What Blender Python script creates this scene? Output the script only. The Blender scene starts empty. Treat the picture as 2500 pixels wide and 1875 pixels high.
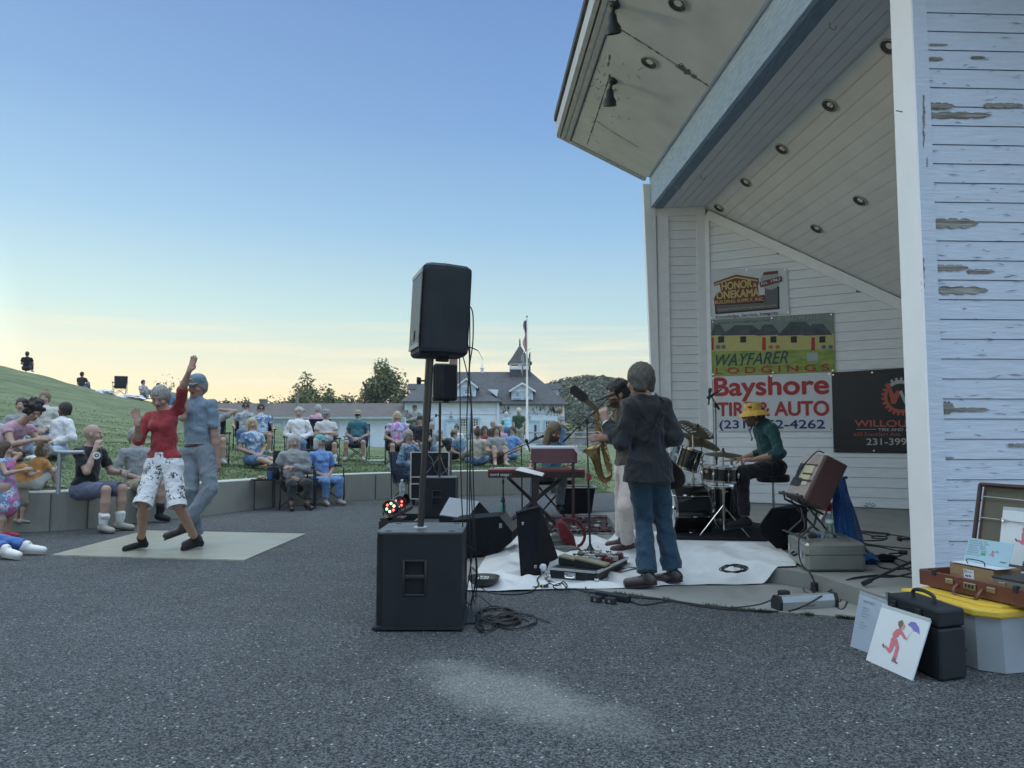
import bpy, bmesh, math, random
import numpy as np
from mathutils import Vector, Matrix
random.seed(7); RNG = np.random.default_rng(7)
S = bpy.context.scene
R_ = math.radians
# ---------------- camera
CH = 1.2; PITCH = R_(4.1); F = 1800.0; CX, CY = 1250.0, 937.5
cam = bpy.data.objects.new('Camera', bpy.data.cameras.new('Camera'))
S.collection.objects.link(cam); S.camera = cam
cam.location = (0, 0, CH); cam.rotation_euler = (math.pi/2 + PITCH, 0, 0)
cam.data.sensor_width = 36; cam.data.lens = 36*F/2500; cam.data.clip_start = .05; cam.data.clip_end = 3000
# ---------------- sky
W = bpy.data.worlds.new("World"); S.world = W; W.use_nodes = True
wn = W.node_tree.nodes; wl = W.node_tree.links; wn.clear()
SUN_EL, SUN_AZ = 1.3, -72.0          # degrees; azimuth measured from the view direction (+Y), negative = left
def WN(t, **k):
 n = wn.new(t)
 for a, b in k.items(): setattr(n, a, b)
 return n
def wmath(op, a, b=None, c=None):
 n = WN('ShaderNodeMath', operation=op)
 for i, v in enumerate((a, b, c)):
  if v is None: continue
  if isinstance(v, (int, float)): n.inputs[i].default_value = v
  else: wl.new(v, n.inputs[i])
 return n.outputs[0]
sky = WN('ShaderNodeTexSky', sky_type='NISHITA', sun_disc=False)
sky.sun_elevation = R_(SUN_EL); sky.sun_rotation = R_(SUN_AZ); sky.altitude = 200; sky.air_density = 1.0; sky.dust_density = 1.0; sky.ozone_density = 1.6
tc = WN('ShaderNodeTexCoord'); sep = WN('ShaderNodeSeparateXYZ'); wl.new(tc.outputs['Generated'], sep.inputs[0])
zc = sep.outputs[2]
ramp = WN('ShaderNodeValToRGB'); wl.new(zc, ramp.inputs[0])
cr = ramp.color_ramp
stops = [(0.0, (.84, .62, .32)), (.045, (.78, .67, .43)), (.09, (.62, .65, .53)), (.16, (.41, .58, .62)), (.27, (.25, .43, .63)), (.40, (.165, .305, .56)), (.54, (.125, .235, .48)), (.70, (1.1, 1.32, 1.5)), (1.0, (1.45, 1.72, 1.95))]  # topmost stops, above the view, brightened to add fill light
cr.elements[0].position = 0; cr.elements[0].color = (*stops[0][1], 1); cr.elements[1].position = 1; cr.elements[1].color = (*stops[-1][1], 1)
for p, c in stops[1:-1]:
 e = cr.elements.new(p); e.color = (*c, 1)
# towards the set sun the sky is lighter and warmer, away from it deeper blue; behind the camera it is brightened as added fill
saz = R_(SUN_AZ); sd = (math.sin(saz), math.cos(saz), 0)
dotn = WN('ShaderNodeVectorMath', operation='DOT_PRODUCT'); wl.new(tc.outputs['Generated'], dotn.inputs[0]); dotn.inputs[1].default_value = sd
az = wmath('MULTIPLY_ADD', dotn.outputs['Value'], .5, .5)
azp = wmath('POWER', az, 3.0)
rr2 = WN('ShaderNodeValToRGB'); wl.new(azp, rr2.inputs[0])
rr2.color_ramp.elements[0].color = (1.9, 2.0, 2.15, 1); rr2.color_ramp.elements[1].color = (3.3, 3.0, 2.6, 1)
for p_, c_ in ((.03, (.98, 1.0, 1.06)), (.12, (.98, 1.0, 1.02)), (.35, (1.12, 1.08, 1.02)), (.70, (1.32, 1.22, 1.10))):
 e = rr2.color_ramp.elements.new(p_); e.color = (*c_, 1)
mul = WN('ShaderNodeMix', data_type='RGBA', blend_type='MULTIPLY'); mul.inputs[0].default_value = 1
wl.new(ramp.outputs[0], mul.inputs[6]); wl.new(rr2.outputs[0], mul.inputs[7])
# thin streaks of cloud low over the horizon
mp = WN('ShaderNodeMapping'); wl.new(tc.outputs['Generated'], mp.inputs[0]); mp.inputs['Scale'].default_value = (2.2, 2.2, 46)
mp.inputs['Rotation'].default_value = (0, R_(1.5), 0)
nz = WN('ShaderNodeTexNoise'); wl.new(mp.outputs[0], nz.inputs[0]); nz.inputs['Scale'].default_value = 1.6; nz.inputs['Detail'].default_value = 5
cl = WN('ShaderNodeMapRange'); wl.new(nz.outputs[0], cl.inputs[0]); cl.inputs[1].default_value = .50; cl.inputs[2].default_value = .66
band = WN('ShaderNodeMapRange'); wl.new(zc, band.inputs[0]); band.inputs[1].default_value = .17; band.inputs[2].default_value = .08
cf = wmath('MULTIPLY', wmath('MULTIPLY', cl.outputs[0], band.outputs[0]), .75)
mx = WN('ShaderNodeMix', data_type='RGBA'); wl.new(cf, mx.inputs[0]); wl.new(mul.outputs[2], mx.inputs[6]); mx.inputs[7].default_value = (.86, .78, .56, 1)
# the physical sky joins in for the low glow
skm = WN('ShaderNodeMix', data_type='RGBA', blend_type='ADD'); skm.inputs[0].default_value = .006
wl.new(mx.outputs[2], skm.inputs[6]); wl.new(sky.outputs[0], skm.inputs[7])
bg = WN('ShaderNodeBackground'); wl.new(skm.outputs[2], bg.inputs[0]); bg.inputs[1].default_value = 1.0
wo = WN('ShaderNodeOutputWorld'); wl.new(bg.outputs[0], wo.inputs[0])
# ---------------- sun (about to set behind the grass mound)
sl = bpy.data.lights.new('Sun', 'SUN'); sl.energy = .5; sl.angle = R_(3); sl.color = (1, .78, .5)
so = bpy.data.objects.new('Sun', sl); S.collection.objects.link(so)
dv = Vector((math.sin(saz)*math.cos(R_(SUN_EL)), math.cos(saz)*math.cos(R_(SUN_EL)), math.sin(R_(SUN_EL))))
so.rotation_euler = dv.to_track_quat('Z', 'Y').to_euler()
S.view_settings.view_transform = 'Standard'; S.view_settings.look = 'None'; S.view_settings.exposure = 0.32; S.view_settings.gamma = 1
S.render.engine = 'CYCLES'
try: S.cycles.max_bounces = 6; S.cycles.transparent_max_bounces = 8
except Exception: pass

# ---------------- pixel <-> world
cP, sP = math.cos(PITCH), math.sin(PITCH)
def ray(px, py):
 a = (px-CX)/F; b = (CY-py)/F
 return Vector((a, cP - b*sP, sP + b*cP))
C0 = Vector((0, 0, CH))
def at(px, py, Y):
 d = ray(px, py); return C0 + d*(Y/d.y)
def gd(px, py, z=0.0):
 d = ray(px, py); return C0 + d*((z-CH)/d.z)
def pl(px, py, p0, n):
 d = ray(px, py); n = Vector(n); return C0 + d*(n.dot(Vector(p0)-C0)/n.dot(d))

# ---------------- materials
MATS = {}
def nt(name):
 m = bpy.data.materials.new(name); m.use_nodes = True; n = m.node_tree.nodes; return m, n, m.node_tree.links, n['Principled BSDF']
def M(name, col, rough=.6, metal=0.0, bump=0.0, bs=20.0, var=.12, vs=4.0, spec=.5, stretch=(1, 1, 1), emit=None, alpha=1, coat=0, trans=0, sheen=0, detail=4, dist=.01):
 if name in MATS: return MATS[name]
 m, n, l, b = nt(name)
 b.inputs['Roughness'].default_value = rough; b.inputs['Metallic'].default_value = metal
 b.inputs['Specular IOR Level'].default_value = spec; b.inputs['Base Color'].default_value = (*col, 1)
 if coat: b.inputs['Coat Weight'].default_value = coat; b.inputs['Coat Roughness'].default_value = .15
 if trans: b.inputs['Transmission Weight'].default_value = trans
 if sheen: b.inputs['Sheen Weight'].default_value = sheen; b.inputs['Sheen Roughness'].default_value = .5
 if alpha < 1: b.inputs['Alpha'].default_value = alpha
 if emit: b.inputs['Emission Color'].default_value = (*emit[0], 1); b.inputs['Emission Strength'].default_value = emit[1]
 t = n.new('ShaderNodeTexCoord'); mpn = n.new('ShaderNodeMapping'); l.new(t.outputs['Object'], mpn.inputs[0]); mpn.inputs['Scale'].default_value = stretch
 if var:
  a = n.new('ShaderNodeTexNoise'); a.inputs['Scale'].default_value = vs; a.inputs['Detail'].default_value = detail; l.new(mpn.outputs[0], a.inputs[0])
  r = n.new('ShaderNodeMapRange'); l.new(a.outputs[0], r.inputs[0]); r.inputs[1].default_value = .25; r.inputs[2].default_value = .75
  r.inputs[3].default_value = 1-var; r.inputs[4].default_value = 1+var
  x = n.new('ShaderNodeMix'); x.data_type = 'RGBA'; x.blend_type = 'MULTIPLY'; x.inputs[0].default_value = 1
  x.inputs[6].default_value = (*col, 1); l.new(r.outputs[0], x.inputs[7]); l.new(x.outputs[2], b.inputs['Base Color'])
  r2 = n.new('ShaderNodeMapRange'); l.new(a.outputs[0], r2.inputs[0]); r2.inputs[3].default_value = min(1, rough*1.2); r2.inputs[4].default_value = rough*.8
  l.new(r2.outputs[0], b.inputs['Roughness'])
 if bump:
  a2 = n.new('ShaderNodeTexNoise'); a2.inputs['Scale'].default_value = bs; a2.inputs['Detail'].default_value = 3; l.new(mpn.outputs[0], a2.inputs[0])
  bp = n.new('ShaderNodeBump'); bp.inputs['Strength'].default_value = bump; bp.inputs['Distance'].default_value = dist
  l.new(a2.outputs[0], bp.inputs['Height']); l.new(bp.outputs[0], b.inputs['Normal'])
 MATS[name] = m; return m
def ramp_mat(name, kind, scale, stops, rough=.8, stretch=(1, 1, 1), bump=.0, rot=(0, 0, 0), detail=3, interp='LINEAR', randomness=1, bs=60, bd=.01, distort=0):
 if name in MATS: return MATS[name]
 m, n, l, b = nt(name); b.inputs['Roughness'].default_value = rough
 t = n.new('ShaderNodeTexCoord'); mpn = n.new('ShaderNodeMapping'); l.new(t.outputs['Object'], mpn.inputs[0]); mpn.inputs['Scale'].default_value = stretch; mpn.inputs['Rotation'].default_value = rot
 if kind == 'noise':
  a = n.new('ShaderNodeTexNoise'); a.inputs['Detail'].default_value = detail; a.inputs['Distortion'].default_value = distort; o = a.outputs[0]
 elif kind == 'vor':
  a = n.new('ShaderNodeTexVoronoi'); o = a.outputs['Color']
 elif kind == 'vord':
  a = n.new('ShaderNodeTexVoronoi'); o = a.outputs['Distance']
 elif kind == 'wave':
  a = n.new('ShaderNodeTexWave'); a.bands_direction = 'Z'; a.inputs['Distortion'].default_value = distort; o = a.outputs['Color']
 a.inputs['Scale'].default_value = scale; l.new(mpn.outputs[0], a.inputs[0])
 r = n.new('ShaderNodeValToRGB'); l.new(o, r.inputs[0]); r.color_ramp.interpolation = interp
 e = r.color_ramp.elements; e[0].position = stops[0][0]; e[0].color = (*stops[0][1], 1); e[1].position = stops[-1][0]; e[1].color = (*stops[-1][1], 1)
 for p, c in stops[1:-1]:
  q = e.new(p); q.color = (*c, 1)
 l.new(r.outputs[0], b.inputs['Base Color'])
 if bump:
  a2 = n.new('ShaderNodeTexNoise'); a2.inputs['Scale'].default_value = bs; a2.inputs['Detail'].default_value = 4; l.new(mpn.outputs[0], a2.inputs[0])
  bp = n.new('ShaderNodeBump'); bp.inputs['Strength'].default_value = bump; bp.inputs['Distance'].default_value = bd
  l.new(a2.outputs[0], bp.inputs['Height']); l.new(bp.outputs[0], b.inputs['Normal'])
 MATS[name] = m; return m
def cloth(name, col, rough=.85, var=.1):   # woven cloth with wrinkles
 if name in MATS: return MATS[name]
 m, n, l, b = nt(name); b.inputs['Roughness'].default_value = rough; b.inputs['Specular IOR Level'].default_value = .25
 b.inputs['Sheen Weight'].default_value = .15; b.inputs['Sheen Roughness'].default_value = .5
 t = n.new('ShaderNodeTexCoord')
 mpn = n.new('ShaderNodeMapping'); l.new(t.outputs['Object'], mpn.inputs[0]); mpn.inputs['Scale'].default_value = (1, 1, .55); mpn.inputs['Rotation'].default_value = (.5, .4, 0)
 a = n.new('ShaderNodeTexNoise'); a.inputs['Scale'].default_value = 9; a.inputs['Detail'].default_value = 2.5; a.inputs['Distortion'].default_value = 1.6; l.new(mpn.outputs[0], a.inputs[0])
 a3 = n.new('ShaderNodeTexNoise'); a3.inputs['Scale'].default_value = 260; l.new(t.outputs['Object'], a3.inputs[0])
 x = n.new('ShaderNodeMix'); x.data_type = 'RGBA'; x.inputs[6].default_value = (*[c*(1-var*1.3) for c in col], 1); x.inputs[7].default_value = (*[min(1, c*(1+var)) for c in col], 1)
 r = n.new('ShaderNodeMapRange'); l.new(a3.outputs[0], r.inputs[0]); r.inputs[1].default_value = .3; r.inputs[2].default_value = .7; l.new(r.outputs[0], x.inputs[0]); l.new(x.outputs[2], b.inputs['Base Color'])
 ad = n.new('ShaderNodeMath'); ad.operation = 'MULTIPLY_ADD'; l.new(a3.outputs[0], ad.inputs[0]); ad.inputs[1].default_value = .04; l.new(a.outputs[0], ad.inputs[2])
 bp = n.new('ShaderNodeBump'); bp.inputs['Strength'].default_value = .85; bp.inputs['Distance'].default_value = .035
 l.new(ad.outputs[0], bp.inputs['Height']); l.new(bp.outputs[0], b.inputs['Normal'])
 MATS[name] = m; return m

# ---------------- objects
ORG = {}
def put(o, label=None, cat=None, group=None, kind=None):
 if label: o['label'] = label
 if cat: o['category'] = cat
 if group: o['group'] = group
 if kind: o['kind'] = kind
 return o
def thing(name, label, cat, loc=(0, 0, 0), group=None):
 o = bpy.data.objects.new(name, None); S.collection.objects.link(o); o.location = loc
 o.empty_display_size = .1
 ORG[o.name] = Vector(loc); return put(o, label, cat, group)
def link_mesh(name, vs, fs, mats, parent=None, mi=None, smooth=False, loc=None, auto=None, fixn=False):
 org = ORG[parent.name] if parent else Vector(loc if loc is not None else (0, 0, 0))
 me = bpy.data.meshes.new(name)
 ov = np.asarray(vs, dtype=float).reshape(-1, 3) - np.array(org)
 me.from_pydata(ov.tolist(), [], fs); me.update()
 for m in (mats if isinstance(mats, (list, tuple)) else [mats]): me.materials.append(m)
 if fixn and len(fs) < 9000:
  bm = bmesh.new(); bm.from_mesh(me); bmesh.ops.recalc_face_normals(bm, faces=bm.faces[:]); bm.to_mesh(me); bm.free()
 if mi is not None: me.polygons.foreach_set('material_index', mi)
 if smooth: me.polygons.foreach_set('use_smooth', [True]*len(me.polygons))
 if auto is not None:
  try: me.set_sharp_from_angle(angle=R_(auto))
  except Exception: pass
 o = bpy.data.objects.new(name, me); S.collection.objects.link(o)
 if parent: o.parent = parent
 else: o.location = org
 ORG[o.name] = org
 return o
def rotz(a): return Matrix.Rotation(a, 3, 'Z')
class MB:
 def __init__(s): s.v = []; s.f = []; s.m = []
 def add(s, vs, fs, mi=0):
  k = len(s.v); s.v += [tuple(v) for v in vs]; s.f += [tuple(i+k for i in f) for f in fs]; s.m += [mi]*len(fs); return s
 def box(s, c, d, rot=None, mi=0, bev=0.0):
  c = Vector(c); x, y, z = [q/2 for q in d]
  if bev:
   b = min(bev, x*.9, y*.9, z*.9); vs = []; bm = bmesh.new(); bmesh.ops.create_cube(bm, size=1)
   for v in bm.verts: v.co = Vector((v.co.x*2*x, v.co.y*2*y, v.co.z*2*z))
   bmesh.ops.bevel(bm, geom=bm.edges[:], offset=b, segments=2, affect='EDGES', profile=.5)
   vs = [v.co.copy() for v in bm.verts]; fs = [[v.index for v in f.verts] for f in bm.faces]; bm.free()
  else:
   vs = [Vector((i*x, j*y, k*z)) for i in (-1, 1) for j in (-1, 1) for k in (-1, 1)]
   fs = [(0, 1, 3, 2), (4, 6, 7, 5), (0, 4, 5, 1), (2, 3, 7, 6), (0, 2, 6, 4), (1, 5, 7, 3)]
  if rot is not None:
   if isinstance(rot, (int, float)): rot = rotz(rot)
   vs = [rot @ v for v in vs]
  return s.add([v+c for v in vs], fs, mi)
 def hexa(s, b4, t4, mi=0):     # bottom 4 points, top 4 points (same order)
  return s.add(list(b4)+list(t4), [(3, 2, 1, 0), (4, 5, 6, 7), (0, 1, 5, 4), (1, 2, 6, 5), (2, 3, 7, 6), (3, 0, 4, 7)], mi)
 def prism(s, poly, h, axis=None, mi=0):   # poly: 3D points, extruded by vector h
  n = len(poly); P = [Vector(p) for p in poly]; h = Vector(h)
  fs = [tuple(range(n-1, -1, -1)), tuple(range(n, 2*n))] + [(i, (i+1) % n, n+(i+1) % n, n+i) for i in range(n)]
  return s.add(P+[p+h for p in P], fs, mi)
 def face(s, poly, mi=0): return s.add(poly, [tuple(range(len(poly)))], mi)
 def tube(s, pts, r, n=8, mi=0, caps=True, closed=False):
  P = [Vector(p) for p in pts]; N = len(P); rr = r if isinstance(r, (list, tuple)) else [r]*N
  rings = []; up = None
  for i, p in enumerate(P):
   t = (P[min(i+1, N-1)] - P[max(i-1, 0)]).normalized() if N > 1 else Vector((0, 0, 1))
   if up is None:
    a = Vector((0, 0, 1)) if abs(t.z) < .9 else Vector((1, 0, 0)); up = (a - t*a.dot(t)).normalized()
   else:
    up = (up - t*up.dot(t));
    up = up.normalized() if up.length > 1e-6 else t.orthogonal().normalized()
   w = t.cross(up); rings.append([p + (up*math.cos(2*math.pi*k/n) + w*math.sin(2*math.pi*k/n))*rr[i] for k in range(n)])
  vs = [v for g in rings for v in g]
  fs = [(i*n+k, i*n+(k+1) % n, (i+1)*n+(k+1) % n, (i+1)*n+k) for i in range(N-1) for k in range(n)]
  if caps: fs += [tuple(range(n-1, -1, -1)), tuple((N-1)*n+k for k in range(n))]
  return s.add(vs, fs, mi)
 def cyl(s, a, b, r, r2=None, n=16, mi=0): return s.tube([a, b], [r, r if r2 is None else r2], n, mi)
 def lathe(s, prof, c=(0, 0, 0), rot=None, n=24, mi=0, cap=True):
  c = Vector(c); vs = []
  for (r, z) in prof:
   for k in range(n):
    v = Vector((r*math.cos(2*math.pi*k/n), r*math.sin(2*math.pi*k/n), z))
    vs.append((rot @ v if rot is not None else v)+c)
  N = len(prof); fs = [(i*n+k, i*n+(k+1) % n, (i+1)*n+(k+1) % n, (i+1)*n+k) for i in range(N-1) for k in range(n)]
  if cap: fs += [tuple(range(n-1, -1, -1)), tuple((N-1)*n+k for k in range(n))]
  return s.add(vs, fs, mi)
 def build(s, name, mats, parent=None, smooth=False, loc=None, auto=None):
  if smooth and auto is None: auto = 40
  return link_mesh(name, s.v, s.f, mats, parent, s.m if isinstance(mats, (list, tuple)) else None, smooth, loc, auto, True)
def part(name, mb, mat, parent, smooth=False, label=None):
 o = mb.build(name, mat, parent, smooth)
 if label: o['label'] = label
 return o
def solo(name, mb, mat, label, cat, loc=None, group=None, smooth=False, kind=None):
 if loc is None: loc = mb.v[0]
 return put(mb.build(name, mat, None, smooth, loc), label, cat, group, kind)
def curve_pts(P, n=8):    # catmull-rom
 P = [Vector(p) for p in P]; out = []
 for i in range(len(P)-1):
  a = P[max(i-1, 0)]; b = P[i]; c = P[i+1]; d = P[min(i+2, len(P)-1)]
  for k in range(n):
   t = k/n; out.append(.5*((2*b) + (c-a)*t + (2*a-5*b+4*c-d)*t*t + (3*b-a-3*c+d)*t*t*t))
 out.append(P[-1]); return out
def basis(x, z):          # matrix with columns x, y, z
 x = Vector(x).normalized(); z = Vector(z).normalized(); y = z.cross(x).normalized(); x = y.cross(z)
 return Matrix((x, y, z)).transposed()
def text_mesh(mb, s, o, ux, uz, size, mi=0, bold=0.0, width=None, align='LEFT', shear=0.0, ext=0.0, sp=1.0):
 """flat lettering: o = baseline origin, ux = reading direction, uz = up"""
 cu = bpy.data.curves.new('t', 'FONT'); cu.body = s; cu.size = 1; bd = bold; cu.shear = shear; cu.space_character = sp; cu.align_x = 'LEFT'
 ob = bpy.data.objects.new('t', cu); S.collection.objects.link(ob)
 dg = bpy.context.evaluated_depsgraph_get(); me = bpy.data.meshes.new_from_object(ob.evaluated_get(dg))
 if not me.vertices: return mb
 xs = [v.co.x for v in me.vertices]; x0 = min(xs); w = max(xs)-x0
 kx = size if width is None else width/w
 ux = Vector(ux).normalized(); uz = Vector(uz).normalized(); o = Vector(o)
 off = -x0*kx - (w*kx/2 if align == 'CENTER' else w*kx if align == 'RIGHT' else 0)
 nn = ux.cross(uz).normalized()
 for i, (a, b) in enumerate([(0, 0)]+([(-1, 0), (1, 0), (0, 1), (0, -1), (.7, .7), (-.7, -.7)] if bd else [])):
  vs = [o + ux*(v.co.x*kx+off+a*bd*size) + uz*((v.co.y+b*bd)*size) + nn*(.00018*i) for v in me.vertices]
  mb.add(vs, [tuple(p.vertices) for p in me.polygons], mi)
 bpy.data.objects.remove(ob); bpy.data.curves.remove(cu); bpy.data.meshes.remove(me)
 return mb
# ================= THE SETTING =================
white = M('white_paint', (.80, .81, .81), .55, bump=.25, bs=14, var=.06, vs=5, stretch=(1, 1, 6), dist=.006)
trimw = M('white_trim_paint', (.84, .85, .85), .45, bump=.15, bs=30, var=.05, vs=7, dist=.004)
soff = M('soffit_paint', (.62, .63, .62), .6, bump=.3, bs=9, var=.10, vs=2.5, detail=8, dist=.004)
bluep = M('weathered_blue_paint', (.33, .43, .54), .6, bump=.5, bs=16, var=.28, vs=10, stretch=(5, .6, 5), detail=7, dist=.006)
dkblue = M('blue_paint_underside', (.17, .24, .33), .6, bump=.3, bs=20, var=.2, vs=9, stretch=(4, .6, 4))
roofm = M('roof_shingles', (.066, .068, .074), .9, bump=.6, bs=3.5, var=.3, vs=2.5, stretch=(1, 1, 5), dist=.05, detail=8)
blackm = M('black_paint', (.02, .022, .026), .5, var=.15)
def asphalt():
 m, n, l, b = nt('asphalt')
 t = n.new('ShaderNodeTexCoord')
 def vor(sc, f='F1'):
  v = n.new('ShaderNodeTexVoronoi'); v.inputs['Scale'].default_value = sc; l.new(t.outputs['Object'], v.inputs[0]); return v
 def noi(sc, d=4):
  v = n.new('ShaderNodeTexNoise'); v.inputs['Scale'].default_value = sc; v.inputs['Detail'].default_value = d; l.new(t.outputs['Object'], v.inputs[0]); return v
 def mr(i, a, c, d=0, e=1):
  r = n.new('ShaderNodeMapRange'); l.new(i, r.inputs[0]); r.inputs[1].default_value = a; r.inputs[2].default_value = c; r.inputs[3].default_value = d; r.inputs[4].default_value = e; return r.outputs[0]
 v1 = vor(125); v2 = vor(260); v3 = vor(44); g = noi(.55, 6); g2 = noi(3.2, 5)
 def hue(v, thr, thr2):
  s = n.new('ShaderNodeSeparateColor'); l.new(v.outputs['Color'], s.inputs[0]); return mr(s.outputs[0], thr, thr2), s
 a1, s1 = hue(v1, .2, 1.0); a2, s2 = hue(v2, .0, 1.0); a3, s3 = hue(v3, .90, .93)
 base = n.new('ShaderNodeMix'); base.data_type = 'RGBA'; l.new(a1, base.inputs[0]); base.inputs[6].default_value = (.018, .022, .026, 1); base.inputs[7].default_value = (.135, .143, .147, 1)
 b2 = n.new('ShaderNodeMix'); b2.data_type = 'RGBA'; b2.blend_type = 'MULTIPLY'; b2.inputs[0].default_value = 1; l.new(base.outputs[2], b2.inputs[6]); l.new(mr(s2.outputs[1], 0, 1, .55, 1.45), b2.inputs[7])
 b3 = n.new('ShaderNodeMix'); b3.data_type = 'RGBA'; b3.blend_type = 'MULTIPLY'; b3.inputs[0].default_value = 1; l.new(b2.outputs[2], b3.inputs[6]); l.new(mr(g.outputs[0], .3, .7, .86, 1.14), b3.inputs[7])
 b3b = n.new('ShaderNodeMix'); b3b.data_type = 'RGBA'; b3b.blend_type = 'MULTIPLY'; b3b.inputs[0].default_value = 1; l.new(b3.outputs[2], b3b.inputs[6]); l.new(mr(g2.outputs[0], .3, .7, .9, 1.1), b3b.inputs[7])
 # pale chips where the cell centre is close
 mm = n.new('ShaderNodeMath'); mm.operation = 'MULTIPLY'; l.new(a3, mm.inputs[0]); l.new(mr(v3.outputs['Distance'], .30, .18), mm.inputs[1])
 b4 = n.new('ShaderNodeMix'); b4.data_type = 'RGBA'; l.new(mm.outputs[0], b4.inputs[0]); l.new(b3b.outputs[2], b4.inputs[6]); b4.inputs[7].default_value = (.40, .40, .38, 1)
 # dusty spill patch of its own shape
 mp = n.new('ShaderNodeMapping'); l.new(t.outputs['Object'], mp.inputs[0]); mp.vector_type = 'TEXTURE'
 mp.inputs['Location'].default_value = (-.02, 3.58, 0); mp.inputs['Rotation'].default_value = (0, 0, R_(-43)); mp.inputs['Scale'].default_value = (.66, .26, 1)
 ln = n.new('ShaderNodeVectorMath'); ln.operation = 'LENGTH'; l.new(mp.outputs[0], ln.inputs[0])
 add = n.new('ShaderNodeMath'); add.operation = 'MULTIPLY_ADD'; l.new(g2.outputs[0], add.inputs[0]); add.inputs[1].default_value = 1.5; l.new(ln.outputs['Value'], add.inputs[2])
 b5 = n.new('ShaderNodeMix'); b5.data_type = 'RGBA'; b5.blend_type = 'ADD'; l.new(mr(add.outputs[0], 2.0, 1.25, 0, 1), b5.inputs[0]); l.new(b4.outputs[2], b5.inputs[6]); b5.inputs[7].default_value = (.10, .103, .094, 1)
 l.new(b5.outputs[2], b.inputs['Base Color']); b.inputs['Roughness'].default_value = .8; b.inputs['Specular IOR Level'].default_value = .35
 bp = n.new('ShaderNodeBump'); bp.inputs['Strength'].default_value = .8; bp.inputs['Distance'].default_value = .006; l.new(v1.outputs['Distance'], bp.inputs['Height'])
 bp2 = n.new('ShaderNodeBump'); bp2.inputs['Strength'].default_value = .5; bp2.inputs['Distance'].default_value = .004; l.new(v2.outputs['Distance'], bp2.inputs['Height']); l.new(bp.outputs[0], bp2.inputs['Normal'])
 l.new(bp2.outputs[0], b.inputs['Normal']); return m
ASPH = asphalt()
def concrete(name, col, st=(1, 1, 1)):
 return ramp_mat(name, 'noise', 3.2, [(.25, tuple(c*.72 for c in col)), (.45, tuple(c*.95 for c in col)), (.6, col), (.8, tuple(c*1.18 for c in col))], .85, st, .35, detail=9, bs=70, bd=.004)
slabm = concrete('slab_concrete', (.23, .235, .215)); wallm = concrete('wall_concrete', (.25, .25, .21), (1, 1, .35)); capm = concrete('wall_cap_concrete', (.42, .42, .37))
grassm = ramp_mat('grass_blades', 'noise', 1.1, [(.25, (.07, .088, .04)), (.42, (.098, .125, .055)), (.55, (.125, .155, .07)), (.68, (.165, .18, .088)), (.8, (.21, .20, .11))], .95, (1, 1, 1), .7, detail=14, bs=14, bd=.08)

mb = MB(); mb.face([(-1500, -60, -.03), (1500, -60, -.03), (1500, 2500, -.03), (-1500, 2500, -.03)])
put(mb.build('ground', grassm), kind='structure')
mb = MB(); mb.face([(-26, -12, 0), (34, -12, 0), (34, 22, 0), (-26, 22, 0)])
put(mb.build('asphalt_pavement', ASPH), kind='structure')

# --- retaining wall curve (front base line)
wp = [gd(*p) for p in ((-900, 1322), (-420, 1314), (-120, 1306), (30, 1300), (212, 1290), (553, 1252), (710, 1235), (865, 1222), (988, 1215), (1106, 1210), (1290, 1206), (1345, 1205))]
wcv = curve_pts([(p.x, p.y, 0) for p in wp], 5)
WZ = .50
def offs(P, d):
 out = []
 for i, p in enumerate(P):
  t = (P[min(i+1, len(P)-1)]-P[max(i-1, 0)]).normalized(); out.append(p+Vector((-t.y, t.x, 0))*d)
 return out
back = offs(wcv, .36)
tw = thing('retaining_wall', 'low curved grey concrete wall people sit on below the lawn', 'wall', tuple(wcv[len(wcv)//2]))
mb = MB()
for i in range(len(wcv)-1):
 a, b, c, d = wcv[i], wcv[i+1], back[i+1], back[i]; z0 = Vector((0, 0, -.1)); z1 = Vector((0, 0, WZ-.012))
 mb.hexa([a+z0, b+z0, c+z0, d+z0], [a+z1, b+z1, c+z1, d+z1])
part('wall_body', mb, wallm, tw)
mb = MB(); bt = [p+Vector((0, 0, WZ)) for p in offs(wcv, .012)]; bk = [p+Vector((0, 0, WZ)) for p in offs(wcv, .352)]
for i in range(len(wcv)-1):
 mb.hexa([p-Vector((0, 0, .013)) for p in (wcv[i]+Vector((0, 0, WZ)), wcv[i+1]+Vector((0, 0, WZ)), back[i+1]+Vector((0, 0, WZ)), back[i]+Vector((0, 0, WZ)))], [bt[i], bt[i+1], bk[i+1], bk[i]])
part('wall_cap', mb, capm, tw)
mb = MB()
for px, py in ((212, 1290), (120, 1296), (700, 1236), (905, 1219), (1040, 1213)):   # control joints
 p = gd(px, py); j = min(range(len(wcv)-1), key=lambda i: (wcv[i]-p).length); t = (wcv[j+1]-wcv[j]).normalized()
 q = wcv[j]; mb.box((q.x, q.y, .235), (.012, .03, .47), basis(t, (0, 0, 1)))
part('control_joint', mb, M('joint_dark', (.07, .07, .06), .9), tw)  # dark strips marking the joints in the concrete
mb = MB(); a = gd(1171, 1207); mb.box((a.x, a.y-.005, .33), (.20, .05, .07)); part('step_light', mb, M('bronze', (.03, .03, .03), .5), tw)

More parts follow.
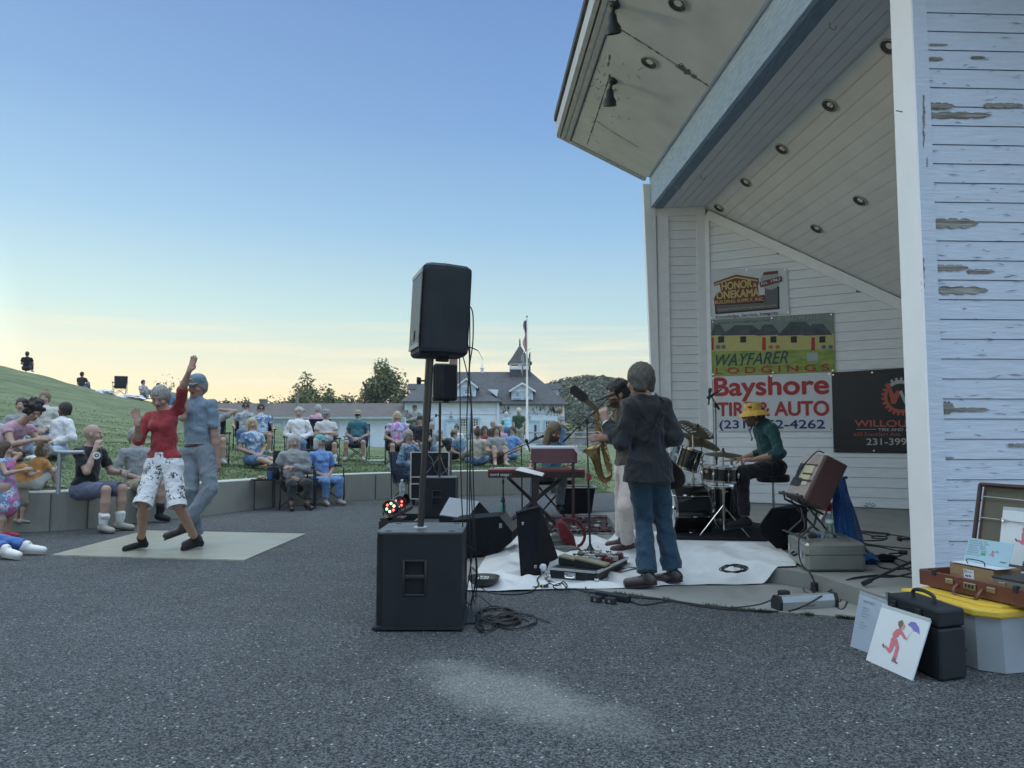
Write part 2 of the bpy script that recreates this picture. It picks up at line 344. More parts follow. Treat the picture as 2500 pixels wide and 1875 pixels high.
# --- lawn and grass mound, one terrain sheet
th_w = [p.x/p.y for p in wcv]; yw_w = [p.y for p in wcv]
def yb(th):
 if th <= th_w[-1]: return float(np.interp(th, th_w, yw_w)) + .30
 return float(np.interp(th, [th_w[-1], .08, .12, .25, .6], [yw_w[-1]+.3, 15.7, 16.0, 15.8, 14]))
HT = ([-1.6, -1.0, -.694, -.59, -.508, -.387, -.30, -.19, -.10, 0, .3, .7], [7.5, 6.4, 4.73, 3.78, 3.02, 2.2, 1.62, .74, .6, .5, .12, .1])
def terr(x, y):
 th = x/max(y, .5); b = yb(th); zb = .485 if th < th_w[-1] else .012 if th > th_w[-1]+.09 else .012+.473*(.5+.5*math.cos(math.pi*(th-th_w[-1])/.09))
 H = float(np.interp(th, *HT)); yr = 36.0
 if y <= yr: t = max(0, (y-b)/(yr-b)); z = zb+(H-zb)*t
 else: z = H-(H-.1)*min(1, (y-yr)/24)**1.3 if H > .1 else H
 r = min(1, max(0, (y-b)/3)); return z + r*.03*math.sin(x*1.3+y*.7) + r*.02*math.sin(x*3.1-y*2.3)
ths = np.concatenate([np.linspace(-2.6, -.75, 30), np.linspace(-.74, .30, 150), np.linspace(.32, 1.2, 20)])
vs = []; fs = []; NJ = 70
for th in ths:
 b = yb(th) if th > -1.6 else yb(-1.6)
 vs.append((th*b, b, -.1))
 for j in range(NJ-1):
  y = b + (150-b)*(j/(NJ-2))**2.2; x = th*y; vs.append((x, y, terr(max(th, -1.6)*y, y)))
for i in range(len(ths)-1):
 for j in range(NJ-1):
  k = i*NJ+j; fs.append((k, k+NJ, k+NJ+1, k+1))
put(link_mesh('lawn', vs, fs, grassm, smooth=True), kind='structure')
# blades of grass: near part of the lawn, one countless mass
gv = []; gf = []
for _ in range(52000):
 th = random.uniform(-.75, .13) if random.random() < .8 else random.uniform(-.45, .2); b = yb(th); y = b + abs(random.gauss(0, 1))*5.5+.02; x = th*y; z = terr(x, y)-.005
 a = random.uniform(0, 6.28); h = random.uniform(.015, .035); w = .005+.0006*y; dx, dy = math.cos(a)*w, math.sin(a)*w; lx, ly = random.gauss(0, .015), random.gauss(0, .015)
 k = len(gv); gv += [(x-dx, y-dy, z), (x+dx, y+dy, z), (x+lx, y+ly, z+h)]; gf.append((k, k+1, k+2))
put(link_mesh('grass', gv, gf, M('grass_blade', (.10, .145, .055), .8, var=.35, vs=.8)), 'short mown green grass growing on the lawn mound', 'grass', kind='stuff')

# --- stage slab and apron
SZ = .13
mb = MB(); P = [gd(*p) for p in ((1135, 1437), (1300, 1439), (1445, 1440), (1525, 1452), (1637, 1465), (1725, 1480), (1825, 1490), (1910, 1496), (2025, 1505), (2087, 1512), (2200, 1530), (2400, 1572))]
P = [(p.x, p.y) for p in P] + [(6, 3.9), (6, 8), (3, 12), (1.2, 11.8), (-.3, 9.6), (-.45, 7.6)]
mb.prism([(x, y, -.05) for x, y in P], (0, 0, .056)); apron = put(mb.build('stage_apron', slabm), kind='structure')
mb = MB(); P = [(6.6, 4.35), (3.2, 4.5), (2.62, 4.62), (2.50, 5.05), (2.36, 5.86), (1.56, 6.86), (1.22, 8.4), (1.3, 10.2), (2.15, 12.5), (6.6, 12.5)]
slab_poly = [Vector((x, y, 0)) for x, y in P]
bm = MB(); bm.prism([(x, y, .008) for x, y in P[::-1]], (0, 0, SZ-.008)); o = bm.build('stage_slab', slabm); put(o, kind='structure')
# moss/grass tufts in the crack between apron and asphalt
gv = []; gf = []
crk = curve_pts([gd(*p) for p in ((1500, 1449), (1637, 1466), (1800, 1489), (1910, 1497), (2025, 1506), (2087, 1513), (2180, 1528))], 6)
for _ in range(2600):
 t = random.random(); i = int(t*(len(crk)-1)); u = random.random(); p = crk[i].lerp(crk[min(i+1, len(crk)-1)], u)
 if math.sin(p.x*9)+math.sin(p.x*23) < -.1: continue
 x, y = p.x+random.gauss(0, .006), p.y+random.gauss(-.008, .01); h = random.uniform(.006, .03); a = random.uniform(0, 6.3)
 k = len(gv); gv += [(x-.003*math.cos(a), y-.003*math.sin(a), 0), (x+.003*math.cos(a), y+.003*math.sin(a), 0), (x+random.gauss(0, .012), y+random.gauss(0, .012), h)]; gf.append((k, k+1, k+2))
put(link_mesh('moss', gv, gf, M('moss', (.02, .045, .015), .9)), 'dark green moss in the crack along the concrete apron', 'moss', kind='stuff')

# ================= BAND SHELL =================
D = Vector((.055, -.9985, 0)); E = Vector((.9985, .055, 0))        # along the opening towards the camera; into the shell
Rp = Vector((2.815, 5.0, 0)); L = Vector((2.41, 12.38, 0)); K = Vector((3.28, 12.31, 0)); BW = Vector((1.96, -1.11, 0)).normalized(); BN = Vector((-BW.y*-1, 0, 0))
BN = Vector((BW.y, -BW.x, 0))                                       # wall normal towards the stage/camera
if BN.y > 0: BN = -BN
HB, HTp = 5.09, 5.64
SLOPE = .749
def ceilz(p): return HB - SLOPE*max(0, (Vector(p)-K).dot(E))
shell = thing('band_shell', 'white clapboard band shell with deep peeling soffit, right half of photo', 'band shell', (4.2, 8.5, 0))
def siding(mb, a, u, length, ztop_fn, z0, sp, nrm, th=.018, gap=.005):
 """lap boards from point a along u; top clipped to ztop_fn(s)"""
 a = Vector(a); u = Vector(u).normalized(); n = Vector(nrm).normalized(); z = z0; 
 zt = max(ztop_fn(0), ztop_fn(length))
 while z < zt:
  z1 = z+sp-gap
  # clip along s where the roof line cuts the board
  N = 12; ss = [length*i/N for i in range(N+1)]
  segs = [s for s in ss if ztop_fn(s) > z+.01]
  if len(segs) > 1:
   top = [(s, min(z1, ztop_fn(s))) for s in segs]; poly = [(segs[0], z)] + [(segs[-1], z)] + top[::-1]
   pts = [a+u*s+Vector((0, 0, zz)) for s, zz in poly]
   nb = len(pts); off = [n*(th*(.55+.45*(1-(zz-z)/sp))) for s, zz in poly]
   k = len(mb.v); mb.add([p+o for p, o in zip(pts, off)] + pts, [tuple(range(nb))] + [(i, i+nb, (i+1) % nb+nb, (i+1) % nb) for i in range(nb)])
  z += sp
 return mb
# far side wall with the banners
WL = 4.6
mb = MB(); mb.prism([K+Vector((0, 0, SZ)), K+BW*WL+Vector((0, 0, SZ)), K+BW*WL+Vector((0, 0, ceilz(K+BW*WL)+.25)), K+Vector((0, 0, HB+.25))], -BN*.12)
sw = part('side_wall', mb, M('gap_dark', (.26, .27, .28), .9), shell)
part('siding', siding(MB(), K, BW, WL, lambda s: ceilz(K+BW*s)-.0, SZ+.02, .148, BN), white, shell)
# panel between post and corner
KL = (K-L).normalized(); PN = Vector((KL.y, -KL.x, 0)); PN = PN if PN.y < 0 else -PN
mb = MB(); mb.prism([L+Vector((0, 0, SZ)), K+Vector((0, 0, SZ)), K+Vector((0, 0, HB+.2)), L+Vector((0, 0, HB+.2))], -PN*.12)
part('corner_wall', mb, MATS['gap_dark'], shell)
part('siding', siding(MB(), L, KL, (K-L).length, lambda s: HB, SZ+.02, .152, PN), white, shell)
# trims on the corner walls
mb = MB()
def board(a, b, w, nrm, th=.03, lift=.018):   # trim board centred on line a-b
 a, b = Vector(a), Vector(b); n = Vector(nrm).normalized(); t = (b-a).normalized(); s = n.cross(t)*w/2
 mb.hexa([a-s+n*lift, a+s+n*lift, b+s+n*lift, b-s+n*lift], [a-s+n*(lift+th), a+s+n*(lift+th), b+s+n*(lift+th), b-s+n*(lift+th)])
Z = lambda z: Vector((0, 0, z))
board(L+KL*.16+Z(SZ), L+KL*.16+Z(HB-.14), .19, PN); board(K-KL*.075+Z(SZ), K-KL*.075+Z(HB-.14), .15, PN); board(L+KL*.02+Z(HB-.07), K-KL*.0+Z(HB-.07), .14, PN, .034)
board(K+BW*.04+Z(SZ), K+BW*.04+Z(HB-.16), .08, BN)
board(K+BW*.04+Z(ceilz(K)-.13), K+BW*WL+Z(ceilz(K+BW*WL)-.10), .15, BN, .034)
part('corner_trim', mb, trimw, shell)
mb = MB(); h0 = L+Vector((-.035, -.09, 0)); mb.hexa([h0+Vector((.02, 0, SZ)), h0+Vector((.10, 0, SZ)), h0+Vector((.10, .14, SZ)), h0+Vector((.02, .14, SZ))], [h0+Vector((-.14, 0, 5.50)), h0+Vector((.06, 0, 5.50)), h0+Vector((.06, .14, 5.50)), h0+Vector((-.14, .14, 5.50))])
part('corner_post', mb, trimw, shell)
# near wing wall facing the camera
NW = Vector((1, .04, 0)).normalized(); NN = Vector((.04, -1, 0)).normalized()
n0 = Rp+Vector((0, .012, 0))
mb = MB(); zt = lambda s: 5.9 - SLOPE*s*.9
mb.prism([n0+Z(SZ), n0+NW*3.6+Z(SZ), n0+NW*3.6+Z(zt(3.6)), n0+Z(zt(0))], -NN*.24)
part('wing_wall', mb, M('gap_blue', (.19, .24, .31), .9), shell)
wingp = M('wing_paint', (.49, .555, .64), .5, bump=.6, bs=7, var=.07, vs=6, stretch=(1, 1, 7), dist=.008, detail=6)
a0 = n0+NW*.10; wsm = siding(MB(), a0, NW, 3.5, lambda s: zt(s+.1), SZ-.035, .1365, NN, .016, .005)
trm = mb = MB(); board(n0+NW*.05+Z(SZ), n0+NW*.05+Z(5.6), .105, NN, .026, .003)
mb = MB(); mb.hexa([Vector((2.80, 4.975, SZ)), Vector((2.813, 4.975, SZ)), Vector((2.813, 5.245, SZ)), Vector((2.80, 5.245, SZ))], [Vector((2.80, 4.975, 5.6)), Vector((2.813, 4.975, 5.6)), Vector((2.813, 5.245, 5.6)), Vector((2.80, 5.245, 5.6))])
part('jamb_board', mb, M('jamb_paint', (.86, .86, .86), .4, bump=.1, bs=25, var=.03, dist=.003), shell)
# bare wood where the paint has peeled
mb = wsm; wq = n0+NN*.0195
def peel(x0, y0, x1, y1, seed):
 r = random.Random(seed); N = 26; top = []; bot = []
 yc = (y0+y1)/2
 for i in range(N+1):
  t = i/N; x = x0+(x1-x0)*t; e = (1-t**9)*(min(1, t*14))*(1 if math.sin(i*.9+seed) > -.6 else .72); j = r.uniform(.82, 1)
  top.append((x, yc-(yc-y0)*e*j)); bot.append((x+r.uniform(-3, 3), yc+(y1-yc)*e*r.uniform(.85, 1)))
 P = [pl(a, b, wq, NN) for a, b in top] + [pl(a, b, wq, NN) for a, b in bot[::-1]]
 n = N+1
 for i in range(N): mb.face([P[i], P[2*n-1-i], P[2*n-2-i], P[i+1]], 1)
for q in ((2262, 249, 2330, 268), (2262, 272, 2425, 290), (2400, 250, 2500, 264), (2268, 106, 2315, 112), (2265, 138, 2303, 149), (2370, 136, 2406, 144), (2275, 531, 2388, 558), (2280, 645, 2365, 662), (2360, 656, 2430, 669), (2285, 697, 2414, 720), (2295, 978, 2330, 1013), (2325, 994, 2417, 1006), (2460, 1082, 2520, 1092), (2300, 1115, 2330, 1120), (2470, 1250, 2520, 1256)):
 peel(*q, int(q[0]+q[1]))
bw_m = ramp_mat('bare_wood', 'noise', 9, [(.3, (.10, .085, .07)), (.5, (.24, .23, .21)), (.7, (.36, .36, .34))], .85, (.6, 1, 12), .6, bs=20)
r = random.Random(8)
for _ in range(150):
 x, y = r.uniform(2262, 2495), r.uniform(10, 1330); w_ = r.uniform(6, 34); h_ = r.uniform(.5, 1.3); y2 = y+r.uniform(-4, 5)
 wsm.face([pl(x, y, wq, NN), pl(x+w_*.5, (y+y2)/2-h_, wq, NN), pl(x+w_, y2, wq, NN), pl(x+w_*.5, (y+y2)/2+h_, wq, NN)], 2)
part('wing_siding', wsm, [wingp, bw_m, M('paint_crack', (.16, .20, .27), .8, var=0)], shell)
mb = trm
for q in ((2253, 232, 2259, 360), (2249, 630, 2258, 715), (2262, 385, 2266, 410)):
 r = random.Random(3); P = [pl(q[0]+r.uniform(-1, 2), q[1]+(q[3]-q[1])*i/12, wq+NN*.012, NN) for i in range(13)]; Q = [pl(q[2]+r.uniform(-4, 1), q[1]+(q[3]-q[1])*i/12, wq+NN*.012, NN) for i in range(13)]
 for i in range(12): mb.face([P[i], Q[i], Q[i+1], P[i+1]], 1)
part('wing_trim', trm, [wingp, bw_m], shell)
# beam along the opening
far = L+E*.02; near = L+D*8.6
def run(s): return L+D*s
mb = MB(); T = .10
def beam(z0, z1, o0, o1, mi=0, s0=.05, s1=8.3):
 a, b = run(s0), run(s1); mb.hexa([a+E*o0+Z(z0), b+E*o0+Z(z0), b+E*o1+Z(z0), a+E*o1+Z(z0)], [a+E*o0+Z(z1), b+E*o0+Z(z1), b+E*o1+Z(z1), a+E*o1+Z(z1)], mi)
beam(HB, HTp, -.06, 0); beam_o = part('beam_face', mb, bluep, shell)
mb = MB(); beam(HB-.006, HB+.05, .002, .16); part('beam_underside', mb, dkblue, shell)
mb = MB(); beam(HTp-.01, HTp+.035, -.12, -.062); part('beam_moulding', mb, trimw, shell)
# soffit of the overhang (rises outwards)
OW, OR = 1.556, .77
OLc = L-E*.12
def sof(s, w, up=0): return OLc+D*s-E*w*1.0+Z(HTp-.05+.02+(OR/OW)*w+up)
mb = MB(); w1 = OW-.14
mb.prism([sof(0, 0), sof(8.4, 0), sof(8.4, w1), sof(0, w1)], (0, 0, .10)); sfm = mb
mb = MB()
for w in (w1-.10, w1-.02, w1+.06): mb.prism([sof(0-.0, w, -.02), sof(8.4, w, -.02), sof(8.4, w+.055, -.02), sof(0, w+.055, -.02)], (0, 0, .16 if w < w1 else .24))
mb.prism([sof(-.02, 0, -.02), sof(.05, 0, -.02), sof(.05, w1, -.02), sof(-.02, w1, -.02)], (0, 0, .12)); mb.prism([sof(-.10, 0, 0), sof(-.03, 0, 0), sof(-.03, w1+.1, 0), sof(-.10, w1+.1, 0)], (0, 0, .22))
part('fascia', mb, M('fascia_paint', (.40, .42, .42), .6, var=.15, vs=9), shell)
mb = MB(); s = .1
while s < 8.3: mb.box(sof(s, w1-.125, -.006), (.012, .03, .012)); s += .045
part('soffit_vent', mb, blackm, shell)
# sheet joints and cracked paint on the soffit
Sn = (sof(1, 0)-sof(0, 0)).cross(sof(0, 1)-sof(0, 0)).normalized(); Sn = Sn if Sn.z < 0 else -Sn
mb = sfm
def crack(P, w, seed=0):
 r = random.Random(seed); Q = curve_pts([pl(x, y, sof(0, 0), Sn)+Sn*.003 for x, y in P], 7)
 for i in range(len(Q)-1):
  t = (Q[i+1]-Q[i]).normalized(); s = t.cross(Sn)*w*r.uniform(.3, 1.6); mb.face([Q[i]-s, Q[i+1]-s*r.uniform(.3, 1), Q[i+1]+s, Q[i]+s], 1)
zz = lambda x, y: (1300+x*.4295, y*.4295)
crack([zz(490, 160), zz(620, 240), zz(760, 330), zz(880, 410), zz(1005, 490)], .012, 1); crack([zz(830, 365), zz(870, 400), zz(930, 440)], .05, 2)
crack([zz(310, 820), zz(345, 720), zz(385, 600), zz(440, 420)], .008, 3); crack([zz(330, 660), zz(440, 740), zz(600, 835)], .007, 4); crack([zz(440, 310), zz(430, 380)], .01, 5)
for i in range(46):
 r = random.Random(i); x, y = r.gauss(450, 70), r.gauss(520, 110); x2 = x+r.uniform(-26, 26); y2 = y+r.uniform(-22, 22); crack([zz(x, y), zz((x+x2)/2+4, (y+y2)/2), zz(x2, y2)], r.uniform(.002, .007), i)
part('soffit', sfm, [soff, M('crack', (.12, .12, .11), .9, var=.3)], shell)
# ceilings
mb = MB(); a0s = (K-L).dot(E)
def ce(s, e): # e metres in from the opening
 p = L+D*s+E*e; zz_ = HB-max(0, e-a0s)*SLOPE; return Vector((p.x, p.y, zz_))
w = .0; pw = .1335
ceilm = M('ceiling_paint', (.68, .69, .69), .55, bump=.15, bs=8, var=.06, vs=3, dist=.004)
cbk = MB(); cbk.prism([ce(-.1, .1)+Z(.012), ce(8.3, .1)+Z(.012), ce(8.3, a0s)+Z(.012), ce(-.1, a0s)+Z(.012)], (0, 0, .12)); cbk.prism([ce(-.3, a0s)+Z(.012), ce(8.3, a0s)+Z(.012), ce(8.3, 5.6)+Z(.012), ce(-.3, 5.6)+Z(.012)], (0, 0, .12))
part('ceiling_deck', cbk, MATS['gap_dark'], shell)
e = .165
while e < 5.5:
 e2 = min(e+pw-.005, a0s) if e < a0s else e+pw-.005
 mb.prism([ce(-.05, e), ce(8.25, e), ce(8.25, e2), ce(-.05, e2)], (0, 0, .011)); e = e2+.007
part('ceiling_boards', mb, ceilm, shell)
# roof skin, back wall, inner face of near wing
mb = MB(); top = lambda s, e: L+D*s+E*e+Z(6.62-(OR/OW)*0-abs(e+OW)*.0)
def rf(s, e):
 z = HTp+.2+(OR/OW)*(-e) if e < .3 else HTp+.05-max(0, e-.3)*.70; p = L+D*s+E*e; return Vector((p.x, p.y, z))
for e0, e1 in ((-OW-.12, .3), (.3, 6.0)): mb.prism([rf(-.15, e0), rf(8.5, e0), rf(8.5, e1), rf(-.15, e1)], (0, 0, .10))
part('roof', mb, roofm, shell)
bs = K+BW*WL; bw2 = n0+NW*3.6
mb = MB(); mb.prism([bs+Z(SZ), bw2+Z(SZ), bw2+Z(2.6), bs+Z(2.6)], E*.1); part('back_wall', mb, white, shell)
# recessed downlights
lampm = M('lamp_glass', (.10, .10, .09), .15, metal=.6, var=.4, vs=30); rimm = M('lamp_rim', (.42, .42, .39), .4, metal=.3)
def downlight(px, py, p0, n, r=.085):
 c = pl(px, py, p0, n); n = Vector(n).normalized(); m3 = basis(D, n)
 a = MB(); a.lathe([(r, .0), (r*1.12, .0), (r*1.12, .018), (r, .018)], c, m3, 24, cap=False); o = part('recessed_light', a, rimm, shell, True)
 a = MB(); a.lathe([(r, .016), (r*.8, .006), (r*.4, -.001), (.001, -.003)], c, m3, 20, cap=False); part('lamp_lens', a, lampm, o, True)
cn = (ce(1, 3)-ce(0, 3)).cross(ce(0, 4)-ce(0, 3)).normalized(); cn = cn if cn.z < 0 else -cn
for x, y in ((1060, 1180), (1213, 1035), (1418, 845), (1690, 597), (2030, 262), (1615, 1297), (1862, 1138)):
 downlight(*zz(x, y), ce(0, 3), cn, .085)
for x, y in ((665, 352), (827, 20)): downlight(*zz(x, y), sof(0, 0), Sn, .105)
# hooks on the ceiling, nail on the jamb
for x, y in ((1690, 130), (958, 995), (820, 1055)):
 mb = MB(); c = pl(*zz(x, y), ce(0, .3), (0, 0, 1)); mb.tube([c, c-Z(.05), c+Vector((.05, .02, -.06)), c+Vector((.07, .02, -.02))], .006, 6)
 part('ceiling_hook', mb, rimm, shell)
mb = MB(); c = at(2203, 273, 5.1); mb.tube([c, c+Vector((-.05, -.01, .004))], .004, 6); part('nail', mb, blackm, shell)
# black floodlights screwed to the soffit
for (mx, my, hx, hy, lab) in ((470, 20, 458, 140, 'black bullet floodlight on the soffit nearest the top edge'), (458, 455, 440, 560, 'black bullet floodlight lower down the peeling soffit')):
 m0 = pl(*zz(mx, my), sof(0, 0), Sn); h = at(*zz(hx, hy), m0.y+.05); t = thing('floodlight', lab, 'floodlight', tuple(m0), 'floodlights on the soffit')
 a = MB(); a.lathe([(.07, 0), (.07, .02), (.045, .05), (.001, .055)], m0, basis(D, Sn), 16, cap=False); part('mount', a, blackm, t, True)
 n1 = m0+Sn*.05; k = m0.lerp(h, .35)+Sn*.06; a = MB(); a.tube([n1, k, h.lerp(k, .5)], .022, 10); part('arm', a, blackm, t, True)
 ax = (h-k).normalized(); a = MB(); a.lathe([(.028, -.13), (.05, -.10), (.058, -.02), (.088, .03), (.092, .10), (.08, .10), (.07, .05)], h, basis(D, ax), 20, cap=False); part('shade', a, blackm, t, True)
 a = MB(); a.lathe([(.075, .05), (.04, .07), (.001, .075)], h, basis(D, ax), 18, cap=False); part('bulb', a, lampm, t, True)
# ================= FAR BUILDINGS, TREES, FLAG =================
bwhite = M('station_white', (.62, .68, .74), .6, var=.07, vs=1.5, bump=.1)
btrim = M('station_trim_blue', (.36, .50, .60), .6)
glass = M('window_glass', (.05, .07, .07), .08, spec=.8, var=.3, vs=1.2); blind = M('window_blind', (.42, .36, .22), .7)
YF = 70.0
def bx(px, Y=YF): return (px-CX)/F*Y/ (cP)
def bz(py, Y=YF): d = ray(CX, py); return CH + d.z/d.y*Y
def X(px, py, Y=YF): p = at(px, py, Y); return p.x
st = thing('station_building', 'white two winged station house with dark hipped roof, dormers and cupola', 'building', (0, 74, 0))
# walls
x0, x1, x2 = X(990.5, 1050), X(1216, 1050), X(1378, 1050); ze = bz(981); ze2 = bz(986)
def lap(mb, xa, xb, y, za, zb, sp=.2):
 z = za
 while z < zb-.01:
  t = min(z+sp-.015, zb); mb.hexa([(xa, y, z), (xb, y, z), (xb, y-.03, z), (xa, y-.03, z)][::-1], [(xa, y, t), (xb, y, t), (xb, y-.012, t), (xa, y-.012, t)][::-1]); z += sp
def batt(mb, xa, xb, y, za, zb, sp=.32):
 x = xa+sp/2
 while x < xb: mb.box((x, y-.02, (za+zb)/2), (.05, .04, zb-za)); x += sp
yL, yR = YF, YF+1.5
mb = MB(); mb.box(((x0+x1)/2, yL+6.5, ze/2-.3), (x1-x0, 13, ze+.6)); part('left_wing_wall', mb, bwhite, st)
mb = MB(); mb.box(((x1+x2)/2+.01, yR+5.5, ze2/2-.3), (x2-x1-.02, 11, ze2+.6)); part('right_wing_wall', mb, bwhite, st)
zb1, zb2 = bz(1010), bz(1010, yR)
mb = MB(); lap(mb, x0, x1, yL-.001, 0, zb1); batt(mb, x0, x1, yL-.001, zb1+.05, ze); mb.box(((x0+x1)/2, yL-.04, zb1), (x1-x0, .08, .10)); part('siding', mb, bwhite, st)
mb = MB(); lap(mb, x1+.05, x2, yR-.001, 0, zb2); batt(mb, x1+.05, x2, yR-.001, zb2+.05, ze2); mb.box(((x1+x2)/2+.03, yR-.04, zb2), (x2-x1-.06, .08, .10)); part('siding', mb, bwhite, st)
mb = MB()
for xx, y, z in ((x0, yL, ze), (x1, yL, ze), (x2, yR, ze2)): mb.box((xx, y-.05, z/2), (.22, .14, z))
part('corner_boards', mb, bwhite, st)
mb = MB(); r = random.Random(5)
for i in range(70):
 xx = X(r.choice([r.uniform(1222, 1245), r.uniform(1300, 1372), r.uniform(1345, 1372)]), 1000, yR); zz1 = bz(r.uniform(992, 1011), yR); w = r.uniform(.02, .09); h = r.uniform(.05, .28)
 mb.face([(xx-w, yR-.045, zz1-h), (xx+w, yR-.045, zz1-h*.7), (xx+w*.6, yR-.045, zz1+h), (xx-w*.3, yR-.045, zz1+h*.8)])
 if i % 3 == 0: mb.face([(xx-w*5, yR-.088, zb2+.03), (xx+w*5, yR-.088, zb2+.02), (xx+w*4, yR-.088, zb2+.07), (xx-w*4, yR-.088, zb2+.06)])
pw_ = part('peeled_band', mb, M('peeled_wood', (.12, .13, .14), .9), st); pw_['kind'] = 'stuff'
# roofs
def hip(mb, xa, xb, ya, yb_, z0, z1, xr0, xr1, yr, oh=.45):
 a, b, c, d = Vector((xa-oh, ya-oh, z0-.1)), Vector((xb+oh, ya-oh, z0-.1)), Vector((xb+oh, yb_+oh, z0-.1)), Vector((xa-oh, yb_+oh, z0-.1)); e, f = Vector((xr0, yr, z1)), Vector((xr1, yr, z1))
 u = Z(.15); mb.add([a, b, c, d, a+u, b+u, c+u, d+u, e, f], [(3, 2, 1, 0), (0, 1, 5, 4), (1, 2, 6, 5), (2, 3, 7, 6), (3, 0, 4, 7), (4, 5, 9, 8), (5, 6, 9), (6, 7, 8, 9), (7, 4, 8)])
yr_ = 77.0
mb = MB(); hip(mb, x1-4, x2, yR, yR+11, ze2, bz(908, yr_), X(1062, 908, yr_), X(1296, 908, yr_), yr_)
hip(mb, x0, x1-.1, yL, yL+13, ze, bz(925, yr_-.3), X(1050, 930, yr_-.3), X(1130, 930, yr_-.3), yr_-.3)
part('main_roof', mb, roofm, st)
# long low rear ridge that sticks out at both ends, with white gable cheeks
mb = MB(); xa, xb = X(996, 935, 75), X(1369, 938, 75); zr = bz(937, 75); zl = bz(951, 75)
mb.hexa([(xa, 74.2, zl-.02), (xb, 74.2, zl-.02), (xb, 77.5, zl-.02), (xa, 77.5, zl-.02)], [(xa, 75, zr), (xb, 75, zr), (xb, 76.5, zr), (xa, 76.5, zr)]); part('rear_roof', mb, roofm, st)
mb = MB(); mb.box(((xa+xb)/2, 75.9, zl-1.0), (xb-xa-.5, 2.6, 2.0)); part('rear_dormer_wall', mb, bwhite, st)
mb = MB(); q = [(X(1190, 952, 71.5), 71.6, bz(950, 71.5)), (X(1216, 952, 71.5), 71.6, bz(951, 71.5)), (X(1213, 968, 71.5), 71.6, bz(968, 71.5))]; mb.prism(q, (0, 1.2, 0)); part('gable_cheek', mb, bwhite, st)
def window(px0, py0, px1, py1, Y, cols, rows, fill=None, up=None, fr=.09, par=None):
 xa, xb, zt_, zb_ = X(px0, py0, Y), X(px1, py1, Y), bz(py0, Y), bz(py1, Y); P = par or st
 mb = MB(); f = .13
 for c, d in ((((xa+xb)/2, Y-.09, zt_+f/2), (xb-xa+2*f, .12, f)), (((xa+xb)/2, Y-.09, zb_-f/2), (xb-xa+2.4*f, .16, f)), ((xa-f/2, Y-.09, (zt_+zb_)/2), (f, .12, zt_-zb_)), ((xb+f/2, Y-.09, (zt_+zb_)/2), (f, .12, zt_-zb_))): mb.box(c, d)
 o = part('window', mb, btrim, P)
 mb = MB(); mb.box(((xa+xb)/2, Y-.035, (zt_+zb_)/2), (xb-xa, .02, zt_-zb_)); part('pane', mb, glass, o)
 mb = MB()
 for i in range(1, cols): mb.box((xa+(xb-xa)*i/cols, Y-.055, (zt_+zb_)/2), (.035, .02, zt_-zb_))
 for i in range(1, rows): mb.box(((xa+xb)/2, Y-.055, zb_+(zt_-zb_)*i/rows), (xb-xa, .019, .05 if i*2 == rows else .03))
 for c, d in ((((xa+xb)/2, Y-.052, zt_-.03), (xb-xa, .03, .07)), (((xa+xb)/2, Y-.052, zb_+.03), (xb-xa, .03, .07)), ((xa+.03, Y-.052, (zt_+zb_)/2), (.07, .029, zt_-zb_)), ((xb-.03, Y-.052, (zt_+zb_)/2), (.07, .029, zt_-zb_))): mb.box(c, d)
 part('window_sash', mb, bwhite, o)
 if fill: mb = MB(); mb.box(((xa+xb)/2, Y-.049, zb_+(zt_-zb_)*.25), ((xb-xa)*.9, .006, (zt_-zb_)*.42)); part('blind', mb, blind, o)
window(1047, 1022, 1058, 1060, yL, 3, 6, True); window(1124, 1022, 1143, 1060, yL, 3, 6, True); window(1149, 1022, 1168, 1060, yL, 3, 6, True)
window(1231, 1028, 1249, 1060, yR, 3, 4, True); window(1331, 1028, 1349, 1062, yR, 3, 4, True)
def door(px0, py0, px1, Y, side=False):
 xa, xb, zt_ = X(px0, py0, Y), X(px1, py0, Y), bz(py0, Y); mb = MB()
 for c, d in ((((xa+xb)/2, Y-.09, zt_+.08), (xb-xa+.4, .14, .2)), ((xa-.08, Y-.09, zt_/2), (.16, .12, zt_)), ((xb+.08, Y-.09, zt_/2), (.16, .12, zt_))): mb.box(c, d)
 o = part('door_frame', mb, btrim, st); mb = MB(); mb.box(((xa+xb)/2, Y-.06, zt_/2), (xb-xa, .08, zt_)); part('door', mb, M('door_paint', (.50, .60, .68), .6), o)
 if side:
  mb = MB()
  for u in (.07, .80): mb.box((xa+(xb-xa)*(u+.065), Y-.11, zt_*.58), ((xb-xa)*.13, .02, zt_*.62))
  part('sidelight', mb, glass, o)
door(1089, 1028, 1113, yL); door(1268, 1030, 1313, yR, True)
